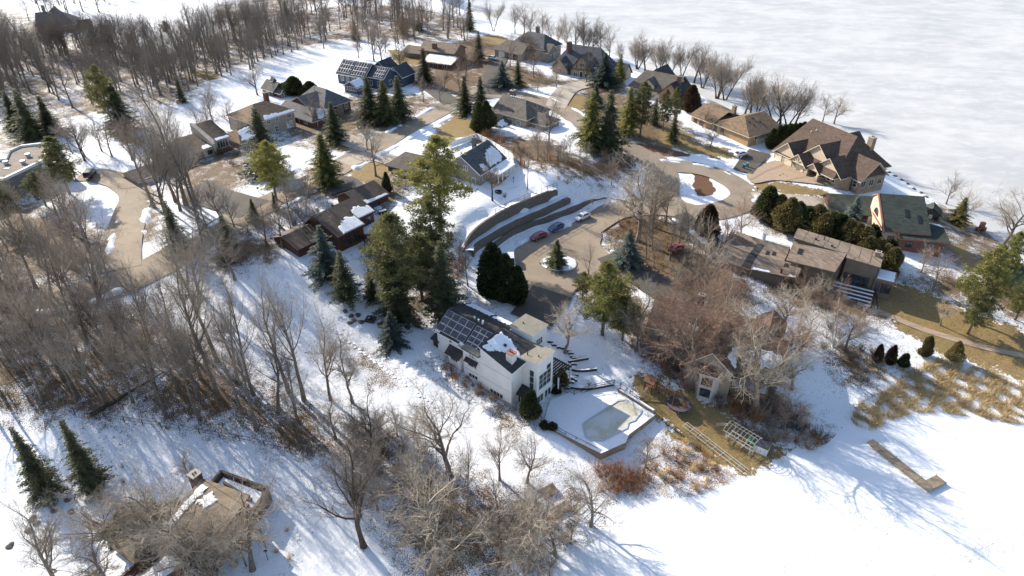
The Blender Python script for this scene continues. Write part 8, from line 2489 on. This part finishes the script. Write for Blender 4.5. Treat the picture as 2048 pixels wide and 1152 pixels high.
# single bare trees: (kind, foot u, v, top row, label, width, variant)
SOLO = [
 ('tall', 435, 722, 400, 'tall forked bare tree on the slope, its thick trunk dark against the snow', 0.8, 0),
 ('tall', 438, 795, 440, 'tall leaning bare trunk near the lower edge of the slope woods', 0.75, 1),
 ('tall', 508, 790, 515, 'straight pale bare trunk with a wide fork on the slope', 0.75, 2),
 ('tall', 578, 785, 500, 'slim bare tree in front of the dark red house, leaning left', 0.75, 3),
 ('tall', 608, 800, 505, 'bare tree with a bright twiggy top before the dark red house', 0.9, 0),
 ('gnarl', 662, 800, 615, 'thin crooked bare tree on the open snow left of the white house', 0.6, 0),
 ('gnarl', 705, 805, 640, 'crooked bare tree in the snow strip above the thicket', 0.6, 1),
 ('dark', 728, 1092, 790, 'big dark ivy-covered bare tree at the bottom of the snow slope', 0.75, 0),
 ('dark', 745, 930, 760, 'dark dense bare tree leaning over the lower thicket', 0.85, 1),
 ('gnarl', 897, 948, 742, 'twisted bare tree standing clear on the bright snow below the white house', 0.85, 0),
 ('gnarl', 825, 1010, 880, 'small crooked bare tree beside the twisted one', 0.7, 1),
 ('tall', 935, 1018, 850, 'thin bare sapling on the snow below the twisted tree', 0.6, 1),
 ('gnarl', 862, 1160, 905, 'wide low-branched bare tree at the bottom edge', 1.0, 1),
 ('spread', 1000, 960, 845, 'bare tree at the edge of the bright lawn, left of a pair', 0.8, 1),
 ('spread', 1055, 965, 842, 'bare tree at the edge of the bright lawn, right of a pair', 0.85, 2),
 ('spread', 1182, 1052, 925, 'rounded bare tree beside the frozen garden steps', 0.9, 0),
 ('gnarl', 1060, 1140, 960, 'dense tangled bare tree in the bottom thicket', 1.0, 0),
 ('dark', 1000, 1120, 965, 'dark tangled bare tree in the bottom thicket', 1.0, 1),
 ('spread', 1110, 1110, 985, 'bushy bare tree leaning over the orange boat by the steps', 1.0, 2),
 ('spread', 1290, 935, 860, 'light bare tree by the corner of the pool wall', 0.9, 1),
 ('tall', 921, 545, 470, 'slender bent bare tree below the retaining walls, upper of two', 0.9, 2),
 ('tall', 936, 572, 480, 'slender bent bare tree below the retaining walls, lower of two', 0.9, 3),
 ('dark', 985, 402, 300, 'dark bare tree in the yard of the grey house', 0.85, 0),
 ('tall', 1055, 378, 280, 'thin straight bare tree on the snow right of the grey house', 0.7, 0),
 ('red', 1040, 330, 262, 'fine twigged bare tree on the brown slope behind the white fence', 0.9, 0),
 ('spread', 1075, 320, 240, 'bare tree in front of the chimney house wall', 0.8, 1),
 ('spread', 1098, 292, 168, 'tall bare tree at the corner of the chimney house', 0.75, 0),
 ('gnarl', 1275, 482, 280, 'large spreading bare tree between the cul-de-sac and the loop', 0.95, 0),
 ('spread', 1305, 455, 290, 'tall bare tree right behind the large spreading one', 0.85, 1),
 ('tall', 1172, 588, 462, 'thin bare tree between the island and the bright pine', 0.6, 1),
 ('gnarl', 1272, 702, 555, 'bare tree with a crooked trunk beside the wooded house wall', 0.7, 1),
 ('gnarl', 1130, 705, 590, 'grey round-crowned bare tree above the garden steps of the white house', 1.15, 1),
 ('spread', 1410, 590, 428, 'bare tree by the drive below the loop', 0.8, 2),
 ('tall', 1380, 540, 420, 'slim bare tree on the strip of snow beside the red car', 0.8, 0),
 ('tall', 1340, 520, 405, 'slim bare tree just above the red car', 0.8, 2),
 ('red', 1480, 480, 380, 'fine twigged bare tree at the edge of the turning loop', 0.85, 1),
 ('red', 1445, 500, 395, 'reddish bare tree between the loop and the flat roofed brown house', 0.85, 0),
 ('pale', 1512, 822, 560, 'huge pale trunk with sunlit dead limbs beside the wooded house', 0.68, 0),
 ('red', 1395, 785, 560, 'large russet-twigged tree covering the wooded house front', 1.0, 0),
 ('red', 1440, 745, 530, 'russet bare tree over the roof of the wooded house', 1.0, 1),
 ('red', 1340, 700, 560, 'russet bare tree at the left gable of the wooded house', 0.95, 1),
 ('gnarl', 1560, 660, 555, 'grey branchy bare tree between the two brown houses', 1.1, 1),
 ('gnarl', 1582, 778, 690, 'low wide crooked fruit tree on the blue shaded snow', 1.3, 0),
 ('spread', 1690, 700, 600, 'bare tree in the thicket below the garden stairs', 1.0, 1),
 ('birch', 1668, 692, 562, 'white stemmed birch with pinkish twigs below the flat roofed brown house', 1.1, 0),
 ('birch', 612, 432, 330, 'clump of white birch stems beside the street above the dark red house', 1.0, 0),
 ('red', 1866, 582, 490, 'fine twigged bare tree on the path below the red wall, right of two', 1.0, 1),
 ('spread', 1842, 545, 482, 'fine twigged bare tree on the path below the red wall, left of two', 1.0, 0),
 ('gnarl', 2003, 495, 350, 'large bare lakeside tree with a bent trunk at the right', 1.0, 1),
 ('spread', 1892, 408, 342, 'small bare tree alone on the lakeshore', 1.0, 0),
 ('spread', 1926, 446, 358, 'pinkish bare tree on the lakeshore beside the hut', 0.9, 2),
 ('gnarl', 2045, 545, 420, 'leaning bare tree at the right edge of the lakeshore', 0.9, 0),
 ('gnarl', 1880, 650, 585, 'small crooked bare tree on the shaded lawn', 0.8, 1),
 ('spread', 752, 352, 245, 'wide bare tree on the dry verge beside the grey garage', 1.1, 0),
 ('spread', 735, 300, 238, 'bare tree at the drive of the brick house', 1.1, 1),
 ('dark', 805, 155, 65, 'dark bare tree in front of the snowy roofed brown house', 0.9, 1),
 ('spread', 748, 122, 20, 'tall bare tree behind the solar house, left of two', 0.8, 0),
 ('spread', 764, 124, 30, 'tall bare tree behind the solar house, right of two', 0.8, 2),
 ('red', 930, 160, 62, 'reddish bare tree beside the snowy steps', 1.0, 0),
 ('red', 920, 185, 115, 'reddish bushy tree at the street corner', 1.2, 1),
 ('red', 1075, 180, 120, 'dense reddish bare tree standing like a column by the bend', 0.7, 0),
 ('spread', 515, 190, 115, 'bare tree beside the black shed, its crown over the roof', 1.1, 1),
 ('gnarl', 1405, 255, 205, 'small bare tree at the corner of the tan house', 1.0, 0),
 ('gnarl', 1420, 295, 240, 'small crooked bare tree in front of the tan house', 1.0, 1),
 ('red', 1640, 420, 378, 'little bare shrub tree beside the pale drive', 1.1, 0),
 ('spread', 372, 410, 108, 'tallest wide crowned bare tree in the clump before the cream house', 0.62, 0),
 ('spread', 352, 404, 165, 'wide crowned bare tree at the left of the clump before the cream house', 0.65, 2),
 ('spread', 392, 412, 200, 'bare tree at the right of the clump before the cream house', 0.7, 1),
 ('spread', 150, 470, 330, 'bare tree on the snow inside the curve of the drive, upper one', 0.8, 0),
 ('spread', 190, 520, 350, 'bare tree on the snow inside the curve of the drive, lower one', 0.8, 1),
 ('spread', 470, 560, 430, 'broad bright twigged bare tree above the slope woods by the street', 1.0, 2),
 ('spread', 400, 590, 430, 'broad bare tree at the top of the slope woods below the street', 1.0, 0),
 ('gnarl', 125, 1180, 1010, 'bare tree rising from the bottom left edge', 0.8, 0),
 ('gnarl', 230, 1190, 1030, 'second bare tree rising from the bottom left edge, near the low snowy roofs', 0.8, 1),
 ('gnarl', 440, 1185, 990, 'tangled pale bare tree against the bottom left house', 1.0, 0),
 ('gnarl', 385, 965, 890, 'small rounded bare tree behind the bottom left house', 0.9, 1),
 ('pale', 470, 1130, 985, 'pale twisted tree in front of the bottom left house deck', 0.9, 0),
 ('gnarl', 330, 1080, 960, 'pale branchy tree over the roof of the bottom left house', 0.9, 1),
 ('gnarl', 430, 1150, 955, 'bare tree whose branches cross the roof edge and pergola of the bottom left house', 0.9, 1),
 ('gnarl', 250, 1110, 960, 'bare tree at the left corner of the bottom left house', 0.9, 0),
 ('gnarl', 372, 1120, 930, 'pale many-branched tree leaning over the tan roof of the bottom left house', 0.85, 0),
 ('gnarl', 300, 1130, 955, 'pale bare tree between the two low snowy roofs at bottom left', 0.85, 1),
 ('spread', 505, 1140, 960, 'bare tree at the right wall of the bottom left house', 1.1, 2),
 ('red', 1372, 775, 590, 'russet bare tree before the left front wall of the wooded house', 1.2, 0),
 ('red', 1545, 735, 600, 'russet bare tree right of the wooded house window bay', 1.2, 0),
 ('gnarl', 1600, 700, 590, 'grey bare tree over the right end of the wooded house', 1.2, 0),
]
for k, u, v, vt, lab, w, var in SOLO:
    bare(k, u, v, vt, label=lab, wid=w, var=var)

SHORE = [(1274,138,62),(1290,142,70),(1317,146,72),(1340,150,75),(1364,152,78),(1388,166,80),(1405,176,90),(1434,197,93),(1450,200,104),(1489,231,142),(1500,235,140),(1512,238,146),(1548,250,142),(1560,252,140),(1575,250,150),(1590,250,165)]
for u, v, vt in SHORE:
    bare('vase', u, v, vt, label='upright many-stemmed bare tree in the row along the lake behind the tan house', group='bare trees along the lakeshore', wid=1.15)
for u, v, vt, lab in [(1645,243,180,'bare lakeside tree behind the mansion, left of two'), (1668,248,176,'bare lakeside tree behind the mansion, right of two')]:
    bare('spread', u, v, vt, label=lab)
for u, v, vt in [(987,62,-8),(1030,66,0),(1048,72,-5),(1062,80,5),(1085,85,15),(1110,98,20),(1133,104,22),(1150,106,20),(1168,108,25),(1185,110,28),(1200,113,30),(1218,120,40),(1240,132,75)]:
    bare(trng.choice(['vase', 'spread']), u, v, vt, label='bare tree along the lake behind the timbered house', group='bare trees along the upper lakeshore', wid=0.9)

# the woods
G1 = 'bare trees in the slope woods'
scatter([(-60,560),(120,560),(300,650),(420,690),(560,800),(640,850),(600,890),(420,850),(250,830),(-60,800)], 52, ['tall', 'tall', 'tall', 'spread'], (15, 23), 'bare grey tree crowded among many in the woods on the left snowy slope', G1, 3.0)
scatter([(-60,430),(100,420),(200,480),(240,560),(120,600),(-60,610)], 26, ['tall', 'spread', 'tall'], (11, 16), 'twiggy bare tree in the thicket left of the curved drive', 'bare trees left of the curved drive', 3.0)
scatter([(300,400),(400,400),(420,440),(360,470),(310,440)], 5, ['tall', 'spread'], (22, 28), 'very tall bare tree of the clump in front of the cream house', 'tall bare trees before the cream house', 2.5)
scatter([(640,880),(760,850),(860,900),(900,990),(860,1060),(740,1060),(660,960)], 13, ['dark', 'spread', 'gnarl'], (7, 12), 'bare tree in the lower thicket at the foot of the snow slope', 'bare trees in the lower thicket', 2.2)
scatter([(960,1040),(1090,1020),(1160,1080),(1080,1180),(940,1180)], 9, ['gnarl', 'dark'], (6, 10), 'tangled bare tree in the bottom shore thicket', 'bare trees in the shore thicket', 2.0)
scatter([(1320,700),(1420,760),(1560,860),(1620,880),(1560,800),(1450,720),(1350,660)], 12, ['red', 'spread'], (5, 10), 'small bare tree in the brush around the wooded house', 'bare trees around the wooded house', 2.2)
scatter([(1230,440),(1330,430),(1400,470),(1330,560),(1260,540)], 8, ['spread', 'tall', 'red'], (8, 14), 'slim bare tree on the brown verge between the two drives', 'bare trees between the drives', 3.0)
scatter([(1060,280),(1130,300),(1250,340),(1230,390),(1130,370),(1070,330)], 16, ['red', 'gnarl', 'spread'], (4, 8), 'low bare tree on the brushy bank above the retaining walls', 'bare trees on the brushy bank', 2.5)
scatter([(-60,95),(120,95),(330,100),(500,60),(610,70),(610,100),(480,150),(400,190),(330,225),(270,215),(200,225),(130,205),(-60,235)], 12, ['spread', 'tall', 'dark', 'spread'], (14, 20), 'bare grey tree among many in the wide woods at the upper left', 'bare trees in the upper left woods', 4.0)
scatter([(600,70),(800,60),(930,60),(940,90),(800,95),(640,100)], 10, ['spread', 'dark', 'red'], (12, 17), 'bare tree in the belt of woods behind the solar house', 'bare trees behind the solar house', 4.0)
scatter([(130,300),(200,290),(300,330),(280,350),(180,330)], 6, ['spread', 'dark'], (11, 15), 'dark bare tree right behind the flat roofed house', 'bare trees behind the flat roofed house', 3.0)

scatter([(620,255),(700,225),(760,240),(700,270),(640,285)], 3, ['spread'], (8, 12), 'bare tree in the front yard of the brick house', 'bare trees in the brick house yard', 3.0)
scatter([(840,190),(900,180),(900,200),(850,215)], 3, ['spread', 'red'], (9, 12), 'bare tree beside the shaded drive to the solar house', 'bare trees by the shaded drive', 3.0)
scatter([(420,440),(480,450),(400,500),(330,520)], 5, ['spread', 'red'], (9, 13), 'bare tree on the verge below the dark drive', 'bare trees below the dark drive', 3.0)
scatter([(1480,540),(1560,570),(1700,610),(1690,650),(1560,620)], 6, ['red', 'gnarl'], (6, 9), 'bare tree in front of the flat roofed brown house', 'bare trees before the flat roofed house', 3.0)
scatter([(1320,580),(1420,600),(1480,680),(1420,720),(1340,660)], 6, ['red', 'spread', 'tall'], (10, 15), 'tall bare tree among the roofs of the wooded house', 'bare trees among the wooded house roofs', 2.6)
scatter([(470,440),(560,430),(660,470),(600,520),(520,500)], 5, ['spread', 'tall'], (9, 14), 'bare tree at the low end of the dark red house', 'bare trees by the dark red house', 2.6)
G2 = 'bare yard trees along the street'
scatter([(330,230),(430,215),(470,260),(440,290),(340,280)], 5, ['spread', 'red'], (9, 14), 'bare tree on the snow behind the cream house', 'bare trees behind the cream house', 3.0)
scatter([(690,90),(800,95),(790,130),(690,125)], 4, ['spread', 'dark'], (9, 13), 'bare tree on the snowy yard behind the solar house', 'bare trees in the solar house yard', 3.0)
scatter([(1000,90),(1090,110),(1100,165),(1010,150)], 6, ['spread', 'red'], (9, 14), 'bare tree in front of the tall lakeside house', 'bare trees before the tall lakeside house', 3.0)
scatter([(1080,130),(1180,150),(1170,170),(1090,180)], 4, ['spread', 'dark'], (8, 12), 'bare tree in the forecourt of the timbered house', 'bare trees before the timbered house', 3.0)
# the far end of the wood, read as one mass
def woodland():
    mb_v, mb_f = [], []
    pl = gpoly([(-120,10),(150,60),(330,60),(420,20),(560,5),(700,0),(930,20),(945,-25),(700,-60),(300,-60),(-120,-40)], 3, smooth=False)
    pl2 = gpoly([(-120,80),(330,95),(610,60),(610,95),(400,180),(270,210),(-120,225)], 3, smooth=False)
    off = 0
    pool = []
    for k in ('spread', 'tall', 'dark'):
        for t, c in BARE[k][:2]:
            for me, keep in ((t, 1.0), (c, 0.45)):
                v = np.empty(len(me.vertices) * 3); me.vertices.foreach_get('co', v); v = v.reshape(-1, 3)
                f = [tuple(p.vertices) for p in me.polygons]
                pool.append((k, v, f, keep))
    pl3 = gpoly([(330,70),(560,15),(700,5),(945,25),(940,80),(800,95),(640,100),(500,95)], 3, smooth=False)
    for poly, n in ((pl, 170), (pl2, 370), (pl3, 130)):
        lo, hi = poly.min(0), poly.max(0)
        cnt = 0
        while cnt < n:
            x, y = trng.uniform(lo[0], hi[0]), trng.uniform(lo[1], hi[1])
            if not inside(poly, [(x, y)])[0][0]: continue
            if 330 < y < 420 and -215 < x < -150: continue
            cnt += 1
            i = trng.randrange(len(pool) // 2) * 2
            s = trng.uniform(13, 20) / H0; a = trng.uniform(0, 6.28); z = height(x, y)
            ca, sa = math.cos(a) * s, math.sin(a) * s
            for k, v, f, keep in pool[i:i + 2]:
                if keep < 1:
                    nq = len(f) // 6
                    pick = [q for q in range(nq) if trng.random() < keep]
                    sel = [f[6 * q + j] for q in pick for j in range(6) if 6 * q + j < len(f)]
                else: sel = f
                used = sorted({w for q in sel for w in q}); mp = {w: j for j, w in enumerate(used)}
                vv = v[used]
                w = np.column_stack([x + vv[:, 0] * ca - vv[:, 1] * sa, y + vv[:, 0] * sa + vv[:, 1] * ca, z + vv[:, 2] * s])
                mb_v.append(w)
                mb_f.extend([tuple(mp[q] + off for q in g) for g in sel])
                off += len(w)
    me = bpy.data.meshes.new('woodland')
    me.from_pydata(np.concatenate(mb_v).tolist(), [], mb_f)
    me.materials.append(M['twig_dark']); me.update()
    o = bpy.data.objects.new('woodland', me); COL.objects.link(o)
    tag(o, 'far grey-brown bare woodland closing the view at the top', None, None, 'stuff')
woodland()

# ------------------------------------------------------------------ shrubs, undergrowth, reeds
def shrub_mesh(seed, n, h, w, tw, mat):
    random.seed(seed); mb = MB()
    for i in range(n):
        a = random.uniform(0, 6.283); k = random.uniform(0.1, 1.0)
        d = Vector((math.cos(a) * k, math.sin(a) * k, random.uniform(0.5, 1.2))).normalized()
        p = Vector((math.cos(a) * 0.25 * k, math.sin(a) * 0.25 * k, -0.1)); L = h * random.uniform(0.6, 1.05)
        q = p + d * L * 0.5; e = q + (d + Vector((random.uniform(-.3, .3), random.uniform(-.3, .3), .3))).normalized() * L * 0.5
        mb.tube([p, q, e], [tw * 1.8, tw * 1.2, tw * 0.5], 3, cap=False)
        for j in range(9):
            t = random.uniform(0.25, 1.0)
            s = p.lerp(q, t * 2) if t < 0.5 else q.lerp(e, t * 2 - 1)
            dd = rnd_dir(d, random.uniform(0.3, 1.1))
            twig(mb, s, dd, L * random.uniform(0.18, 0.38), tw * 0.7, 0.2)
    k = w / max(1e-3, max(abs(v[0]) for v in mb.v))
    mb.v = [(x * k, y * k, z) for x, y, z in mb.v]
    return mb.mesh('shrub', M[mat])
SHRUB = {
 'red': [shrub_mesh(s, 34, 2.2, 1.5, 0.016, 'twig_rust') for s in (1, 2)],
 'grey': [shrub_mesh(s, 30, 2.4, 1.6, 0.016, 'twig') for s in (3, 4)],
 'dark': [shrub_mesh(s, 36, 2.2, 1.6, 0.02, 'twig_dark') for s in (5, 6)],
 'gold': [shrub_mesh(s, 70, 1.5, 1.2, 0.014, 'straw') for s in (7, 8)],
}
srng = random.Random(9)
SN = [0]
def shrub(kind, x, y, h, label, group, wid=1.0):
    me = srng.choice(SHRUB[kind]); o = bpy.data.objects.new('bare_shrub', me); COL.objects.link(o)
    s = h / 2.2; o.location = (x, y, height(x, y)); o.rotation_euler = (0, 0, srng.uniform(0, 6.28)); o.scale = (s * wid, s * wid, s)
    tag(o, label, 'shrub', group); SN[0] += 1
def shrubs(poly, n, kinds, hr, label, group, gap=1.3, wid=1.1):
    pl = gpoly(poly, 3, smooth=False); lo, hi = pl.min(0), pl.max(0); pts = []; t = 0
    while len(pts) < n and t < n * 40:
        t += 1
        x, y = srng.uniform(lo[0], hi[0]), srng.uniform(lo[1], hi[1])
        if not inside(pl, [(x, y)])[0][0] or any((x - a) ** 2 + (y - b) ** 2 < gap * gap for a, b in pts): continue
        pts.append((x, y)); shrub(srng.choice(kinds), x, y, srng.uniform(*hr), label, group, wid)
shrubs([(1190, 935), (1290, 945), (1290, 985), (1200, 985)], 22, ['red'], (1.6, 2.6), 'russet shrub in the round thicket below the pool', 'russet shrubs below the pool', 0.9)
shrubs([(1300, 895), (1400, 880), (1460, 955), (1400, 985), (1310, 960)], 24, ['red', 'gold'], (1.0, 2.0), 'low russet shrub on the snowy shore beside the dock frame', 'russet shrubs on the shore', 1.1)
shrubs([(1490, 800), (1560, 800), (1650, 885), (1600, 905), (1530, 885)], 26, ['dark', 'grey', 'red'], (1.8, 3.2), 'brown shrub in the shore thicket behind the white shed', 'brown shrubs behind the white shed', 1.2)
shrubs([(1270, 640), (1320, 700), (1420, 770), (1520, 840), (1480, 850), (1340, 760), (1260, 700)], 34, ['dark', 'red', 'dark'], (1.6, 3.0), 'dark shrub in the hedge between the wooded house and the trampoline lawn', 'dark shrubs along the trampoline lawn', 1.4)
shrubs([(905, 725), (935, 745), (1000, 800), (985, 812), (920, 765), (885, 735)], 16, ['red', 'gold'], (0.9, 1.6), 'rusty shrub along the foot of the white house wall', 'rusty shrubs by the white house', 1.0)
shrubs([(560, 430), (640, 410), (690, 430), (600, 470), (500, 480), (470, 470)], 16, ['red', 'dark', 'grey'], (1.4, 2.4), 'brown shrub on the bank between the street and the dark red house', 'shrubs above the dark red house', 1.6)
shrubs([(880, 480), (930, 500), (925, 560), (890, 580), (860, 520)], 12, ['grey', 'red'], (1.4, 2.6), 'bare shrub on the slope left of the retaining walls', 'shrubs left of the retaining walls', 1.6)
shrubs([(1010, 300), (1090, 310), (1180, 340), (1140, 375), (1050, 345)], 26, ['red', 'grey', 'red'], (1.2, 2.4), 'bare shrub on the brushy bank above the walls', 'shrubs on the brushy bank', 1.8)
shrubs([(960, 268), (1005, 275), (1010, 300), (980, 295)], 9, ['red'], (2.0, 3.4), 'dense russet shrub in the hedge below the chimney house', 'russet hedge of the chimney house', 1.5)
shrubs([(1240, 420), (1320, 430), (1300, 480), (1240, 470)], 14, ['red', 'grey'], (1.2, 2.4), 'brown shrub on the verge beside the cul-de-sac', 'shrubs beside the cul-de-sac', 1.8)
shrubs([(1660, 650), (1770, 720), (1720, 750), (1640, 700)], 16, ['dark', 'grey'], (1.4, 2.6), 'bare shrub in the thicket below the garden stairs', 'shrubs below the garden stairs', 1.5)
shrubs([(1700, 730), (1790, 715), (1830, 740), (1760, 770), (1700, 760)], 12, ['gold', 'dark'], (0.8, 1.4), 'straw coloured shrub at the marsh edge', 'straw shrubs at the marsh edge', 1.6)
shrubs([(430, 300), (500, 300), (510, 330), (440, 335)], 8, ['dark', 'grey'], (1.2, 2.2), 'bare shrub below the cream house windows', 'shrubs below the cream house', 1.6)
shrubs([(1000, 1060), (1090, 1040), (1140, 1080), (1060, 1150), (960, 1160)], 18, ['dark', 'red', 'grey'], (1.4, 2.6), 'bare shrub in the bottom shore thicket', 'shrubs in the shore thicket', 1.3)
shrubs([(700, 860), (800, 850), (860, 900), (830, 950), (720, 940)], 16, ['dark', 'grey'], (1.6, 3.0), 'bare shrub in the lower thicket at the slope foot', 'shrubs in the lower thicket', 1.4)
for u, v, k, h, lab in [(575, 1062, 'red', 1.1, 'small russet bush on the bottom snow, upper of three'), (553, 1105, 'red', 1.2, 'small russet bush on the bottom snow, left of three'), (580, 1118, 'red', 1.1, 'small russet bush on the bottom snow, right of three'),
                        (245, 935, 'grey', 1.0, 'small olive bush right of the two ragged spruces'), (248, 965, 'red', 1.0, 'small brown bush right of the two ragged spruces'),
                        (1178, 770, 'red', 0.9, 'little rusty bush on the snow above the pool fence'), (1010, 395, 'dark', 1.4, 'dark bush in front of the white porch')]:
    p = G(u, v); shrub(k, p.x, p.y, h, lab, None, 1.0)
for u, v, lab in [(1088, 855, 'dark evergreen shrub at the corner of the pool fence, left one'), (1104, 858, 'dark evergreen shrub at the corner of the pool fence, right one'), (1112, 786, 'clipped dark ball shrub beside the white house corner')]:
    ever('dome', u, v, h=1.5, label=lab, wid=0.8)

def blades(name, polys, dens, h, mat, label, clump=2.2, seedv=3, thr=0.5, lean=0.5):
    rg = np.random.default_rng(seedv); mbv = []; nf = 0
    for px in polys:
        pl = gpoly(px, 3); lo, hi = pl.min(0), pl.max(0)
        n = int((hi[0] - lo[0]) * (hi[1] - lo[1]) * dens)
        P = np.column_stack([rg.uniform(lo[0], hi[0], n), rg.uniform(lo[1], hi[1], n)])
        P = P[inside(pl, P)[0]]
        k = np.sin(P[:, 0] / clump * 1.7 + 1.3 * np.sin(P[:, 1] / clump)) * np.sin(P[:, 1] / clump * 1.5 + 1.1 * np.sin(P[:, 0] / clump * 0.8)) * 0.5 + 0.5
        P = P[k + rg.uniform(-0.25, 0.25, len(P)) > thr]
        z = heights(P); n = len(P)
        a = rg.uniform(0, 6.283, n); hh = h * rg.uniform(0.5, 1.15, n); w = rg.uniform(0.02, 0.05, n) * (h / 0.8)
        lx, ly = rg.normal(0, lean, n) * hh, rg.normal(0, lean, n) * hh
        b0 = np.column_stack([P[:, 0] - np.cos(a) * w, P[:, 1] - np.sin(a) * w, z - 0.05]); b1 = np.column_stack([P[:, 0] + np.cos(a) * w, P[:, 1] + np.sin(a) * w, z - 0.05])
        t = np.column_stack([P[:, 0] + lx, P[:, 1] + ly, z + hh])
        mbv.append(np.stack([b0, b1, t], 1).reshape(-1, 3))
    V = np.concatenate(mbv); n = len(V) // 3
    me = bpy.data.meshes.new(name); me.vertices.add(len(V)); me.vertices.foreach_set('co', V.ravel())
    me.loops.add(n * 3); me.polygons.add(n); me.loops.foreach_set('vertex_index', np.arange(n * 3))
    me.polygons.foreach_set('loop_start', np.arange(n) * 3); me.polygons.foreach_set('loop_total', np.full(n, 3)); me.update(); me.validate()
    me.materials.append(M[mat]); o = bpy.data.objects.new(name, me); COL.objects.link(o); tag(o, label, None, None, 'stuff')
blades('reeds', [[(1705, 830), (1730, 800), (1790, 770), (1830, 735), (1900, 720), (2060, 770), (2200, 820), (2200, 868), (2060, 852), (1950, 835), (1850, 825), (1780, 842), (1740, 862)],
                 [(1700, 838), (1735, 830), (1760, 845), (1730, 860)]], 75, 1.05, 'straw', 'golden dry reeds lying in clumps over the snowy marsh at the right', 1.3, 3, 0.44, 0.6)
blades('reeds', [[(1290, 885), (1345, 870), (1420, 905), (1470, 955), (1400, 985), (1300, 990), (1230, 985), (1215, 950)], [(1530, 920), (1545, 905), (1570, 915), (1560, 930)]], 24, 0.7, 'straw_rust', 'rusty dry reeds and grasses on the snowy shore below the pool', 1.1, 4, 0.5, 0.5)
LOWER = [[(-60, 560), (120, 550), (260, 600), (420, 690), (640, 830), (700, 900), (620, 915), (420, 865), (250, 840), (-60, 795)],
         [(690, 850), (850, 880), (1000, 960), (1120, 1040), (1060, 1160), (860, 1180), (740, 1060)],
         [(1250, 640), (1330, 690), (1450, 760), (1560, 830), (1640, 880), (1560, 900), (1440, 830), (1290, 740)],
         [(1210, 450), (1330, 440), (1430, 500), (1560, 560), (1600, 640), (1500, 700), (1330, 640), (1250, 540)],
         [(470, 440), (640, 400), (700, 440), (560, 500)], [(740, 470), (900, 470), (930, 560), (900, 620), (800, 650), (740, 600)]]
blades('undergrowth', LOWER, 9.0, 0.9, 'brush', 'tangle of dead stems and leaves on the woodland floor', 2.0, 5, 0.42, 0.8)
